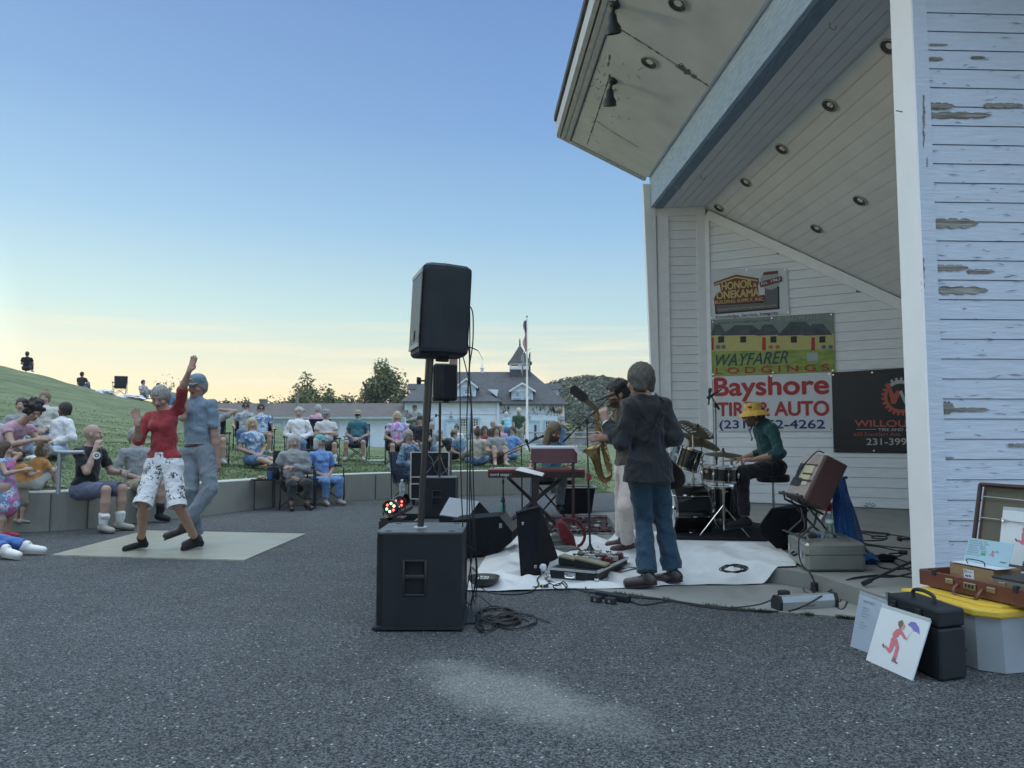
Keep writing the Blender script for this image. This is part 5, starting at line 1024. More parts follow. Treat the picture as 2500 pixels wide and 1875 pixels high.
# cable heap on the red rug
r = random.Random(21)
for k in range(34):
 P = []; px, py = r.uniform(1265, 1500), r.uniform(1264, 1300); a = r.uniform(0, 6.3)
 for i in range(r.randint(6, 12)):
  P.append(gd(px, py, .035+r.uniform(0, .05)*(i % 3)/2)); a += r.uniform(-1.5, 1.5); px += math.cos(a)*r.uniform(6, 26); py = min(1304, max(1262, py+math.sin(a)*r.uniform(2, 9))); px = min(1518, max(1250, px))
 mb = MB(); mb.tube(curve_pts(P, 4), r.choice((.005, .006, .008)), 5); solo('tangled_cable', mb, cab if k % 5 else M('cable_grey', (.2, .2, .2), .5, var=0), ('black' if k % 5 else 'grey')+' lead in the tangle of cables under the keyboards', 'cable', P[0], 'tangled cables under the keyboards', True)
for k in range(7):
 p = gd(r.uniform(1275, 1500), r.uniform(1268, 1298), .05); mb = MB(); mb.box(p, (.08, .05, .04), r.uniform(0, 3), bev=.006); solo('stomp_box', mb, r.choice(pcs), 'small metal effect box among the tangled cables', 'effect box', p, 'small boxes among the cables')
# water flask
c = gd(1228+.5, 1264, .0); c = gd(1233, 1270); mb = MB(); t = thing('flask', 'teal metal drinking flask standing on the asphalt by the boom stand', 'flask', tuple(c)); c = gd(1228, 1266)+Vector((-.005, -.08, 0)); c = gd(1222+6, 1268)
mb.lathe([(.040, 0), (.042, .01), (.042, .21), (.03, .24), (.026, .245)], c, n=20); part('flask_body', mb, M('flask_teal', (.06, .26, .24), .35, var=.08), t, True); mb = MB(); mb.lathe([(.03, .245), (.03, .285), (.02, .29)], c, n=16); mb.tube([c+Vector((-.02, 0, .29)), c+Vector((-.02, 0, .32)), c+Vector((.02, 0, .32)), c+Vector((.02, 0, .29))], .006, 6); part('cap', mb, rubber, t, True)
# red bag and green-grey cloth
t = thing('backpack', 'slouched dark red backpack on the sheet behind the tall cabinet', 'bag', tuple(gd(1385, 1340)))
def blob(mb, pts, rad, kx=.0, seed=0, sub=3, mi=0, flat=(1, 1, 1)):
 bm = bmesh.new(); bmesh.ops.create_icosphere(bm, subdivisions=sub, radius=1); rr = random.Random(seed); ph = [rr.uniform(0, 6.3) for _ in range(6)]
 for v in bm.verts:
  d_ = v.co.copy(); best = 0
  for p, q in zip(pts, rad): pass
  n_ = 1+kx*(math.sin(d_.x*5+ph[0])*math.sin(d_.z*4+ph[1])+.6*math.sin(d_.y*7+d_.z*9+ph[2])); v.co = Vector((d_.x*flat[0], d_.y*flat[1], d_.z*flat[2]))*n_
 mb.add([v.co+Vector(pts[0]) for v in bm.verts], [[v.index for v in f.verts] for f in bm.faces], mi); bm.free()
bagm = cloth('bag_red', (.12, .012, .02)); mb = MB(); P = [(1356, 1270), (1362, 1300), (1368, 1320), (1395, 1341), (1408, 1338), (1402, 1310), (1384, 1280), (1370, 1268)]; q = [at(x, y, 7.9) for x, y in P]; cc = sum(q, Vector())/len(q); hull(mb, [p.lerp(cc, -.02) for p in q]+[p.lerp(cc, .12)+Vector((0, .16, 0)) for p in q]+[p.lerp(cc, .2)+Vector((0, -.05, 0)) for p in q], bev=.014); part('bag_body', mb, bagm, t, True)
mb = MB(); P = curve_pts([at(*p) for p in ((1364, 1272, 7.95), (1385, 1266, 7.9), (1408, 1272, 7.9), (1424, 1292, 7.9), (1427, 1312, 7.9), (1420, 1328, 7.9), (1410, 1334, 7.9))], 6); 
for a, b in zip(P, P[1:]): mb.hexa([a+Vector((0, -.02, -.006)), a+Vector((0, .02, -.006)), a+Vector((0, .02, .006)), a+Vector((0, -.02, .006))], [b+Vector((0, -.02, -.006)), b+Vector((0, .02, -.006)), b+Vector((0, .02, .006)), b+Vector((0, -.02, .006))])
mb.tube(P, .016, 6); part('shoulder_strap', mb, bagm, t, True)
mb = MB(); blob(mb, [gd(1368, 1340)+Z(.07)], [1], .16, 5, flat=(.13, .12, .10)); blob(mb, [gd(1380, 1350)+Z(.03)], [1], .14, 6, flat=(.16, .10, .045)); solo('rumpled_cloth', mb, cloth('cloth_sage', (.09, .10, .085)), 'rumpled grey green cloth heaped beside the red backpack', 'cloth', gd(1370, 1348), smooth=True)
# --- tool bits: power strips
t = thing('power_strip', 'black power strip with plugged adaptors on the asphalt in front of the sheet', 'power strip', tuple(gd(1490, 1465))); a, b = gd(1457, 1458), gd(1537, 1472); u_ = (b-a); mb = MB(); mb.box((a+b)/2+Z(.025), (u_.length, .055, .045), basis(u_, (0, 0, 1)), bev=.006); part('strip_body', mb, plastic, t)
for px, py in ((1456, 1470), (1491, 1474)): p = gd(px, py); mb = MB(); mb.box(p+Z(.022), (.075, .05, .044), basis(u_, (0, 0, 1)), bev=.006); o_ = part('adaptor', mb, rubber, t); mb = MB(); quad(mb, p+Vector((0, -.026, .022)), basis((1, 0, 0), (0, -1, 0)), .045, .02); part('sticker', mb, M('print_grey2', (.18, .18, .18), .5, var=.5, vs=300), o_)
cable('floor_cable', ((1429, 1433), (1437, 1450), (1448, 1466)), .005, 'short lead joining the black power strip', 'cables on the ground')
cable('floor_cable', ((1340, 1418), (1400, 1437), (1470, 1450), (1560, 1456), (1640, 1466), (1700, 1476), (1780, 1484), (1850, 1477), (1888, 1463)), .007, 'thick black cable following the edge of the apron', 'cables on the ground')
cable('floor_cable', ((1537, 1466), (1570, 1477), (1640, 1468), (1700, 1479), (1790, 1489), (1870, 1492), (1900, 1493)), .006, 'black cable from the power strip to the silver bar', 'cables on the ground')
cable('floor_cable', ((1460, 1452), (1600, 1462), (1680, 1472), (1740, 1482), (1800, 1486)), .006, 'second black cable doubled along the apron edge', 'cables on the ground')
a, b = gd(1893, 1490), gd(2034, 1481); u_ = b-a; m3 = basis(u_, (0, 0, 1)); t = thing('silver_bar', 'long silver bar shaped power unit on the apron below the step', 'power unit', tuple(a)); P = [(-.045, 0), (.045, 0), (.05, .05), (.02, .088), (-.035, .088), (-.05, .05)]
mb = MB(); mb.prism([a+u_.normalized()*.03+m3@Vector((0, y, z+.008)) for y, z in P][::-1], u_*.93); part('metal_body', mb, M('bar_silver', (.38, .40, .38), .4, metal=.5, var=.1), t)
for k in (0, .96): mb = MB(); mb.prism([a+u_*k+m3@Vector((0, y*1.12, z*1.08+.006)) for y, z in P][::-1], u_*.055); part('end_cap', mb, rubber, t)
mb = MB(); p = a+u_*.45+m3@Vector((0, -.0505, .02)); text_mesh(mb, 'FURMAN', a+u_*.42+m3@Vector((0, -.0515, .022)), u_, (0, 0, 1), .022, bold=.01); part('lettering', mb, M('print_dark', (.1, .1, .1), .5, var=0), t)
mb = MB(); p = gd(1914, 1456); mb.box(p+Z(.02), (.07, .07, .05), .3, bev=.01); solo('adaptor_plug', mb, rubber, 'black adaptor lying behind the left end of the silver bar', 'adaptor', p)
for i, (P, lab) in enumerate(((((1971, 1388, .0), (1976, 1410, .02), (1980, 1440), (1990, 1450)), 'black cable dropping straight from the silver case'), (((1955, 1240, 6.2), (1965, 1285, 6.1), (1951, 1310, 5.88), (1954, 1370, 5.85), (1978, 1400, 5.6), (1990, 1430, .05), (1985, 1450), (1965, 1445), (1963, 1432), (1990, 1422, .03), (2006, 1424, .03), (2000, 1440), (1975, 1440)), 'black cable falling from the tilted amplifier over the silver case'), (((2040, 1405, .02), (2058, 1412, .0), (2068, 1440), (2068, 1470), (2055, 1488), (2035, 1475), (2015, 1445), (2040, 1440), (2060, 1448), (2050, 1470)), 'black cable looping over the corner of the step'),
 (((2230, 1398, SZ), (2180, 1408, SZ), (2120, 1408, SZ), (2070, 1415, SZ), (2030, 1440, .05), (1990, 1465, .1), (1950, 1485, .06), (1925, 1492)), 'long black cable draped from the slab across the silver bar'), (((2230, 1410, SZ), (2150, 1404, SZ), (2080, 1412, SZ), (2064, 1425, .1), (2056, 1442, .02)), 'black cable running along the edge of the slab'),
 (((1652, 1300, SZ), (1668, 1293, SZ), (1640, 1296, SZ)), 'short lead at the front of the drum rug'))):
 cable('floor_cable', P, .006, lab, 'cables on the ground')
mb = MB(); p = gd(1990, 1445)+Z(.03); mb.box(p, (.05, .05, .09), .4, bev=.012); solo('cable_connector', mb, rubber, 'chunky black connector hanging in the cables by the step', 'connector', p)
# coil on the sheet
P = []
for i in range(44): a = i/9*6.283; P.append((1792+33*math.cos(a)*r.uniform(.7, 1.05)+6*math.sin(i*.3), 1388+9.5*math.sin(a)*r.uniform(.7, 1.1)))
pts = [gs(x, y, .006+.0004*i) for i, (x, y) in enumerate(P)]; pts = [gd(1900, 1342, SZ+.01), gd(1868, 1342, SZ), gd(1800, 1354, SZ-.02), gd(1770, 1376, .05)]+pts+[gd(1850, 1385, .05), gd(1900, 1345, SZ+.015)]
mb = MB(); mb.tube(curve_pts(pts, 4), .0045, 6); solo('cable_coil', mb, cab, 'loose coil of black cable lying on the white sheet by the silver case', 'cable', pts[0], 'coiled cables', True)
# cables on the slab behind the silver case
r = random.Random(31)
for i, (P, lab) in enumerate(((((2095, 1295), (2140, 1300), (2172, 1303), (2150, 1310), (2100, 1300), (2180, 1306), (2225, 1314)), 'black cable on the slab farthest back by the wall'), (((2100, 1320), (2150, 1319), (2165, 1312), (2140, 1308), (2128, 1313), (2160, 1316)), 'small loop of black cable on the slab'), (((2102, 1325), (2130, 1330), (2180, 1336), (2225, 1340)), 'straight black cable reaching the white jamb'), (((2104, 1330), (2140, 1334), (2180, 1342), (2205, 1350), (2190, 1358), (2170, 1352), (2200, 1350)), 'black cable ending in a plug on the slab'), (((2103, 1338), (2130, 1352), (2160, 1365), (2190, 1378), (2228, 1395)), 'black cable sloping across the slab to the jamb'), (((2135, 1370), (2150, 1385), (2190, 1390), (2225, 1385)), 'heavy black cable bundle by the blue cloth'), (((2104, 1332), (2120, 1345), (2145, 1362), (2180, 1362), (2225, 1376)), 'looping black cable behind the fallen boom'))):
 cable('slab_cable', P, .006, lab, 'cables on the slab', z=SZ)
mb = MB(); a, b = gd(2196, 1347, SZ+.02), gd(2214, 1349, SZ+.02); mb.cyl(a, b, .02, n=12); solo('cable_plug', mb, rubber, 'black plug lying on the slab left of the white jamb', 'plug', a, smooth=True)
mb = MB(); p = gd(2160, 1372, SZ)+Z(.03); blob(mb, [p], [1], .2, 3, flat=(.10, .05, .035)); solo('cable_bundle', mb, carpet, 'dark bundle of wound cable on the slab beside the blue cloth', 'cable', p, smooth=True)
mb = MB(); a, b = at(2106, 1427, 5.1), at(2232, 1368, 5.6); a = gd(2112, 1423, SZ+.03); mb.cyl(a, b, .010, n=10); d_ = (b-a).normalized(); mb.cyl(a-d_*.02, a+d_*.06, .018, n=12); solo('fallen_boom', mb, blkmetal, 'black boom arm with rubber end resting on the slab by the jamb', 'boom arm', a, smooth=True)
mb = MB(); a = gd(2192, 1316, SZ+.02); mb.cyl(a, a+Vector((.03, 0, 0)), .025, n=12); mb.cyl(a+Vector((.03, 0, 0)), a+Vector((.30, .02, .0)), .011, n=10); solo('microphone', mb, M('mic_black', (.03, .03, .032), .45), 'black microphone lying on the slab with its handle towards the jamb', 'microphone', a, smooth=True)

# --- silver travelling case
t = thing('silver_case', 'dented silver metal travelling case standing on the corner of the slab', 'suitcase', (2.56, 6.2, SZ)); a, b = Vector((2.33, 5.93, SZ)), Vector((2.815, 5.93, SZ)); ux = Vector((1, .02, 0)).normalized(); uy = Vector((.10, .66, 0)).normalized(); Wc, Dc, Hh = .485, .66, .222
def sc(x, y, z): return Vector((2.325, 5.92, SZ+.006))+ux*x+uy*y+Z(z)
for z0, z1, nm in ((0, .126, 'lower_shell'), (.131, Hh, 'upper_shell')):
 mb = MB(); e = .03; P8 = [(e, 0), (Wc-e, 0), (Wc, e), (Wc, Dc-e), (Wc-e, Dc), (e, Dc), (0, Dc-e), (0, e)]
 i0, i1 = (.02, 0) if z0 == 0 else (0, .02); R1 = [sc(min(max(x, i0), Wc-i0), min(max(y, i0), Dc-i0), z0) for x, y in P8]; R2 = [sc(x, y, z0+(.02 if z0 == 0 else 0)) for x, y in P8]; R3 = [sc(x, y, z1-(.02 if z0 else 0)) for x, y in P8]; R4 = [sc(min(max(x, i1), Wc-i1), min(max(y, i1), Dc-i1), z1) for x, y in P8]
 vs = R1+R2+R3+R4; fs = [tuple(range(7, -1, -1)), tuple(range(24, 32))]+[(r_*8+k, r_*8+(k+1) % 8, (r_+1)*8+(k+1) % 8, (r_+1)*8+k) for r_ in range(3) for k in range(8)]; mb.add(vs, fs); part(nm, mb, silver, t)
mb = MB(); mb.hexa([sc(.004, .004, .124), sc(Wc-.004, .004, .124), sc(Wc-.004, Dc-.004, .124), sc(.004, Dc-.004, .124)], [sc(.004, .004, .133), sc(Wc-.004, .004, .133), sc(Wc-.004, Dc-.004, .133), sc(.004, Dc-.004, .133)]); part('seam', mb, rubber, t)
mb = MB(); mb.tube([sc(-.005, .26, .10), sc(-.035, .27, .085), sc(-.035, .37, .085), sc(-.005, .38, .10)], .010, 8); part('handle', mb, blkmetal, t, True)
for y in (.12, .54): mb = MB(); mb.box(sc(-.006, y, .12), (.012, .035, .055), basis(ux, (0, 0, 1))); part('latch', mb, chrome, t)
for x in (.12, .2, .3, .38): mb = MB(); mb.tube([sc(x, .03, Hh+.001), sc(x, Dc-.03, Hh+.001)], .004, 6); part('rib', mb, silver, t)
# amplifier tilted back
tan_ = M('amp_tolex', (.085, .038, .034), .55, bump=.4, bs=180, var=.12, vs=4, dist=.001); tanl = M('amp_back_cover', (.31, .235, .195), .5, bump=.3, bs=160, var=.12, vs=3, dist=.001)
v_ = Vector((.02, -.40, 0)); u_ = Vector((-.195, 0, -.38)); w_ = Vector((.89, .04, -.456)).normalized()*.21; TL = Vector((2.612, 6.6, 1.055))
t = thing('guitar_amplifier', 'old brown and tan guitar amplifier tilted back on a stand above the silver case', 'amplifier', tuple(TL)); mb = MB(); hull(mb, [TL+v_*i+u_*j+w_*k for i in (0, 1) for j in (0, 1) for k in (0.03, 1)], bev=.014); part('cabinet', mb, tan_, t)
o = TL-w_.normalized()*.004; mb = MB(); mb.prism([o+v_*a+u_*b for a, b in ((.05, .03), (.95, .03), (.95, .97), (.05, .97))], w_*.05); bk_ = part('back_panel', mb, tanl, t)
def onp(a, b, d=.004): return o+v_*a+u_*b-w_.normalized()*d
mb = MB(); mb.face([onp(a, b) for a, b in ((.22, .26), (.80, .26), (.80, .70), (.22, .70))]); part('cloth_window', mb, M('amp_cream', (.50, .44, .27), .7, var=.1), bk_)
for q in (((.08, .24), (.90, .24), (.90, .27), (.08, .27)), ((.08, .27), (.16, .27), (.16, .46), (.08, .46)), ((.40, .44), (.85, .44), (.85, .475), (.40, .475)), ((.50, .58), (.95, .58), (.95, .62), (.50, .62)), ((.45, .6), (.55, .6), (.55, .7), (.45, .7)), ((.05, .56), (.5, .56), (.5, .74), (.05, .74)), ((.20, .27), (.34, .27), (.30, .58), (.16, .58))):
 mb = MB(); mb.face([onp(a, b, .006) for a, b in q]); part('dark_slot', mb, rubber, bk_)
mb = MB(); P = [TL+v_*.9+Vector((0, 0, .01)), TL+v_*.75-Vector((.03, 0, -.02)), onp(.5, .2, .03), onp(.3, .5, .03), onp(.3, .62, .02)]; mb.tube(curve_pts(P, 6), .006, 6); part('power_cord', mb, cab, t, True)
t = thing('amplifier_stand', 'black tubular stand under the tilted amplifier', 'stand', (2.5, 6.3, .36)); bl = TL+u_; 
for i in (.15, .85):
 p = bl+v_*i; mb = MB(); mb.tube([p+Vector((-.03, 0, .05)), p+Vector((-.02, 0, -.02)), p+w_*1.0+Vector((0, 0, -.03))], .010, 8); part('cradle_arm', mb, blkmetal, t, True)
 mb = MB(); mb.tube([p+Vector((.03, 0, -.03)), (2.66, p.y, .40), (2.72, p.y+.02, .365)], .009, 8); part('leg', mb, blkmetal, t, True)
 mb = MB(); mb.tube([p+Vector((.13, 0, -.10)), (2.55, p.y+.02, .47), (2.42, p.y, .365)], .009, 8); part('leg', mb, blkmetal, t, True)
mb = MB(); mb.tube([bl+v_*.0+Vector((-.03, .03, .03)), bl+v_+Vector((-.03, -.03, .03))], .013, 8); mb.tube([(2.42, 6.15, .37), (2.42, 6.66, .37)], .009, 8); part('crossbar', mb, blkmetal, t, True)
bottle(2026, 1312, .358, None, .215, 'clear water bottle with green label on the silver case')
mb = MB(); a = gd(1975, 1308, .385); mb.cyl(a, a+Vector((.06, .0, 0)), .020, n=12); mb.cyl(a+Vector((.055, 0, 0)), a+Vector((.09, 0, 0)), .018, n=12, mi=1); solo('small_torch', mb, [rubber, M('torch_blue', (.03, .08, .25), .4, var=0)], 'small black and blue torch lying on the silver case', 'torch', a, smooth=True)
mb = MB(); a = gd(2005, 1313, .358); mb.lathe([(.028, 0), (.034, .055), (.033, .055), (.026, .004), (.001, .003)], a, n=18); solo('plastic_cup', mb, M('clear_plastic', (.75, .8, .8), .08, trans=.85, var=0), 'clear plastic cup beside the water bottle', 'cup', a, smooth=True)
def drape(name, top, bot, mat, label, cat='cloth', amp=.03, folds=5, N=40, Mm=44, th=True, seed=0, par=None, bulge=0.0):
 A = curve_pts(top, 10); B = curve_pts(bot, 10); vs = []; fs = []; r = random.Random(seed); ph = r.uniform(0, 6)
 def samp(L_, u): k = u*(len(L_)-1); i = min(int(k), len(L_)-2); return L_[i].lerp(L_[i+1], k-i)
 for j in range(Mm+1):
  v = j/Mm
  for i in range(N+1):
   u = i/N; p = samp(A, u).lerp(samp(B, u), v); d_ = (samp(B, u)-samp(A, u)); tn = (samp(B, min(1, u+.05))-samp(B, max(0, u-.05))); nn = tn.cross(d_).normalized()
   if nn.y > 0: nn = -nn
   p = p + nn*(amp*math.sin(u*folds*6.28+ph+1.2*v)*(.35+.65*v)+amp*.4*math.sin(u*folds*15+v*4)+bulge*math.sin(math.pi*v)); vs.append(p)
 n0_ = len(vs)
 for j in range(Mm):
  for i in range(N): k = j*(N+1)+i; fs.append((k, k+1, k+N+2, k+N+1))
 o_ = link_mesh(name, vs, fs, mat, par, None, True, None if par else vs[0]); md = o_.modifiers.new('Solidify', 'SOLIDIFY'); md.thickness = .004
 if label: put(o_, label, cat)
 return o_
bluec = cloth('cloth_blue', (.014, .07, .22))
drape('blue_jacket', [at(2040, 1166, 6.62), at(2050, 1163, 6.66), at(2058, 1166, 6.72)], [at(2040, 1305, 6.62), at(2075, 1325, 6.45), at(2096, 1345, 6.4), at(2101, 1340, 6.75)], bluec, 'blue jacket hanging behind the tilted amplifier down to the slab', 'jacket', .035, 2, seed=3)
drape('striped_scarf', [at(2022, 1228, 6.75), at(2032, 1226, 6.78)], [at(1999, 1265, 6.75), at(2015, 1282, 6.75), at(2030, 1278, 6.8)], ramp_mat('scarf_stripe', 'wave', 9, [(.3, (.5, .08, .09)), (.5, (.55, .4, .42)), (.7, (.6, .58, .6))], .85, (6, 6, .1)), 'pink and white scarf end hanging under the amplifier', 'scarf', .02, 2)
mb = MB(); blob(mb, [gd(2116, 1376, SZ)+Z(.045)], [1], .18, 8, flat=(.09, .09, .05)); solo('crumpled_cloth', mb, bluec, 'crumpled blue cloth on the slab right of the silver case', 'cloth', gd(2116, 1376, SZ), smooth=True)
t = thing('garment_stand', 'thin black stand the blue jacket hangs on', 'stand', (2.9, 6.75, SZ)); mb = MB(); c = at(2052, 1166, 6.72); mb.tube([(c.x, c.y, SZ), (c.x, c.y, c.z)], .009, 8); part('pole', mb, blkmetal, t)
for k in range(3): a = k*2.094; mb = MB(); mb.tube([(c.x, c.y, SZ+.25), (c.x+math.cos(a)*.25, c.y+math.sin(a)*.25, SZ+.01)], .008, 6); part('leg', mb, blkmetal, t)
mb = MB(); mb.tube([(c.x-.06, c.y, c.z), (c.x+.06, c.y, c.z)], .012, 8); part('crossbar', mb, blkmetal, t)
# ================= PEOPLE: one continuous surface grown from a posed skeleton =================
def V(*a): return np.array(a, dtype=float)
def surfnet(f, lo, h):
 s = f < 0; nx, ny, nz = f.shape
 cnt = np.zeros((nx-1, ny-1, nz-1), np.int8); acc = np.zeros((nx-1, ny-1, nz-1, 3), np.float32)
 off = [(i, j, k) for i in (0, 1) for j in (0, 1) for k in (0, 1)]
 sl_ = lambda o: tuple(slice(o[a], (nx, ny, nz)[a]-1+o[a]) for a in range(3))
 for o in off:
  for ax in range(3):
   if o[ax]: continue
   p = list(o); p[ax] = 1; A, B = f[sl_(o)], f[sl_(p)]; c = (A < 0) != (B < 0)
   if not c.any(): continue
   t = np.where(c, A/np.where(c, A-B, 1), 0); cnt += c
   for d in range(3):
    acc[..., d] += np.where(c, (o[d] + (t if d == ax else 0)), 0)
 act = cnt > 0; idx = -np.ones(act.shape, np.int64); n = int(act.sum())
 if n == 0: return np.zeros((0, 3)), np.zeros((0, 4), int)
 idx[act] = np.arange(n); ii = np.argwhere(act); vs = (ii + acc[act]/cnt[act][:, None])*h + lo
 F = []
 for ax in range(3):
  a1, a2 = [(1, 2), (2, 0), (0, 1)][ax]
  sa = [slice(None)]*3; sb = [slice(None)]*3; sa[ax] = slice(0, -1); sb[ax] = slice(1, None)
  c = s[tuple(sa)] != s[tuple(sb)]; e = np.argwhere(c); m = (e[:, a1] > 0) & (e[:, a2] > 0) & (e[:, a1] < f.shape[a1]-1) & (e[:, a2] < f.shape[a2]-1); e = e[m]
  if not len(e): continue
  ins = s[tuple(e.T)]
  def g(d1, d2): q = e.copy(); q[:, a1] -= d1; q[:, a2] -= d2; return idx[tuple(q.T)]
  q = np.stack([g(0, 0), g(1, 0), g(1, 1), g(0, 1)], 1); q[~ins] = q[~ins][:, ::-1]; F.append(q)
 return vs, np.concatenate(F)
def shape(prims, h, soften=0):
 lo = np.min([np.minimum(p[1]-p[3], p[2]-p[4]) if p[0] == 'c' else p[1]-np.max(p[2]) for p in prims if p[-1] >= 0], axis=0)-3*h
 hi = np.max([np.maximum(p[1]+p[3], p[2]+p[4]) if p[0] == 'c' else p[1]+np.max(p[2]) for p in prims if p[-1] >= 0], axis=0)+3*h
 n = np.ceil((hi-lo)/h).astype(int)+1; f = np.full(n, 1.0, np.float32); ax = [lo[a]+h*np.arange(n[a]) for a in range(3)]
 for p in prims:
  k = abs(p[-1]); mg = k+2.5*h
  if p[0] == 'c': a, b = np.minimum(p[1]-p[3], p[2]-p[4])-mg, np.maximum(p[1]+p[3], p[2]+p[4])+mg
  else: a, b = p[1]-np.max(p[2])-mg, p[1]+np.max(p[2])+mg
  i0 = np.maximum(0, np.floor((a-lo)/h).astype(int)); i1 = np.minimum(n, np.ceil((b-lo)/h).astype(int)+1)
  if (i1 <= i0).any(): continue
  X_, Y_, Z_ = np.meshgrid(ax[0][i0[0]:i1[0]], ax[1][i0[1]:i1[1]], ax[2][i0[2]:i1[2]], indexing='ij', sparse=True)
  if p[0] == 'c':
   A, B, r0, r1, sq = p[1], p[2], p[3], p[4], p[5]; ab = B-A; L2 = max(ab @ ab, 1e-9)
   t = np.clip(((X_-A[0])*ab[0]+(Y_-A[1])*ab[1]+(Z_-A[2])*ab[2])/L2, 0, 1)
   dx, dy, dz = X_-(A[0]+t*ab[0]), Y_-(A[1]+t*ab[1]), Z_-(A[2]+t*ab[2]); q = dx*dx+dy*dy+dz*dz
   if sq is not None: nn, fa = sq; dn = dx*nn[0]+dy*nn[1]+dz*nn[2]; q = q+dn*dn*(fa*fa-1)
   d = np.sqrt(q)-(r0+t*(r1-r0))
   if len(p) == 8: L1 = math.sqrt(L2); d = np.maximum(d, ((X_-A[0])*ab[0]+(Y_-A[1])*ab[1]+(Z_-A[2])*ab[2])/L1-L1)
  else:
   C_, R, Mx = p[1], p[2], p[3]; dx, dy, dz = X_-C_[0], Y_-C_[1], Z_-C_[2]
   u, v, w = [(dx*Mx[0][i]+dy*Mx[1][i]+dz*Mx[2][i])/R[i] for i in range(3)]
   k0 = np.sqrt(u*u+v*v+w*w)+1e-9; k1 = np.sqrt((u/R[0])**2+(v/R[1])**2+(w/R[2])**2)+1e-9; d = k0*(k0-1)/k1
  sub = f[i0[0]:i1[0], i0[1]:i1[1], i0[2]:i1[2]]
  if p[-1] < 0:   # carve
   d = -d; hh = np.clip(.5-.5*(sub-d)/k, 0, 1); sub[...] = sub*(1-hh)+d*hh+k*hh*(1-hh)
  else:
   hh = np.clip(.5+.5*(sub-d)/max(k, 1e-4), 0, 1); sub[...] = sub*(1-hh)+d*hh-k*hh*(1-hh)
 return surfnet(f, lo, h)
def cp(a, b, r0, r1=None, k=.03, sq=None): return ('c', np.array(a, float), np.array(b, float), r0, r0 if r1 is None else r1, sq, k)
def fl(a, b, r0, r1=None, k=.03, sq=None): return ('c', np.array(a, float), np.array(b, float), r0, r0 if r1 is None else r1, sq, 1, k)   # cut flat at b
def el(c, R, Mx, k=.02): return ('e', np.array(c, float), np.array(R, float), Mx, k)
def nrm(v): v = np.array(v, float); return v/max(np.linalg.norm(v), 1e-9)
def skin_mat():
 m, n, l, b = nt('skin'); a = n.new('ShaderNodeAttribute'); a.attribute_name = 'Col'; t = n.new('ShaderNodeTexCoord'); z = n.new('ShaderNodeTexNoise'); z.inputs['Scale'].default_value = 30; z.inputs['Detail'].default_value = 4; l.new(t.outputs['Object'], z.inputs[0])
 r = n.new('ShaderNodeMapRange'); l.new(z.outputs[0], r.inputs[0]); r.inputs[3].default_value = .84; r.inputs[4].default_value = 1.14
 x = n.new('ShaderNodeMix'); x.data_type = 'RGBA'; x.blend_type = 'MULTIPLY'; x.inputs[0].default_value = 1; l.new(a.outputs['Color'], x.inputs[6]); l.new(r.outputs[0], x.inputs[7]); l.new(x.outputs[2], b.inputs['Base Color'])
 b.inputs['Roughness'].default_value = .55; b.inputs['Subsurface Weight'].default_value = .0; b.inputs['Specular IOR Level'].default_value = .35
 bp = n.new('ShaderNodeBump'); bp.inputs['Strength'].default_value = .25; bp.inputs['Distance'].default_value = .003; l.new(z.outputs[0], bp.inputs['Height']); l.new(bp.outputs[0], b.inputs['Normal']); return m
SKIN = skin_mat()
def hairm(name, col):
 if name in MATS: return MATS[name]
 m, n, l, b = nt(name); t = n.new('ShaderNodeTexCoord'); mpn = n.new('ShaderNodeMapping'); mpn.inputs['Scale'].default_value = (60, 60, 9); l.new(t.outputs['Object'], mpn.inputs[0]); z = n.new('ShaderNodeTexNoise'); z.inputs['Scale'].default_value = 2; z.inputs['Detail'].default_value = 4; z.inputs['Distortion'].default_value = 1.2; l.new(mpn.outputs[0], z.inputs[0])
 r = n.new('ShaderNodeMapRange'); l.new(z.outputs[0], r.inputs[0]); r.inputs[1].default_value = .3; r.inputs[2].default_value = .7; r.inputs[3].default_value = .45; r.inputs[4].default_value = 1.35
 x = n.new('ShaderNodeMix'); x.data_type = 'RGBA'; x.blend_type = 'MULTIPLY'; x.inputs[0].default_value = 1; x.inputs[6].default_value = (*col, 1); l.new(r.outputs[0], x.inputs[7]); l.new(x.outputs[2], b.inputs['Base Color']); b.inputs['Roughness'].default_value = .6
 bp = n.new('ShaderNodeBump'); bp.inputs['Strength'].default_value = .9; bp.inputs['Distance'].default_value = .012; l.new(z.outputs[0], bp.inputs['Height']); l.new(bp.outputs[0], b.inputs['Normal']); MATS[name] = m; return m
HAIR = dict(greybrown=(.085, .073, .06), grey=(.30, .29, .27), white=(.52, .50, .46), brown=(.075, .045, .03), dark=(.02, .015, .013), blonde=(.46, .38, .24), dkblonde=(.20, .14, .085), silver=(.38, .37, .35))
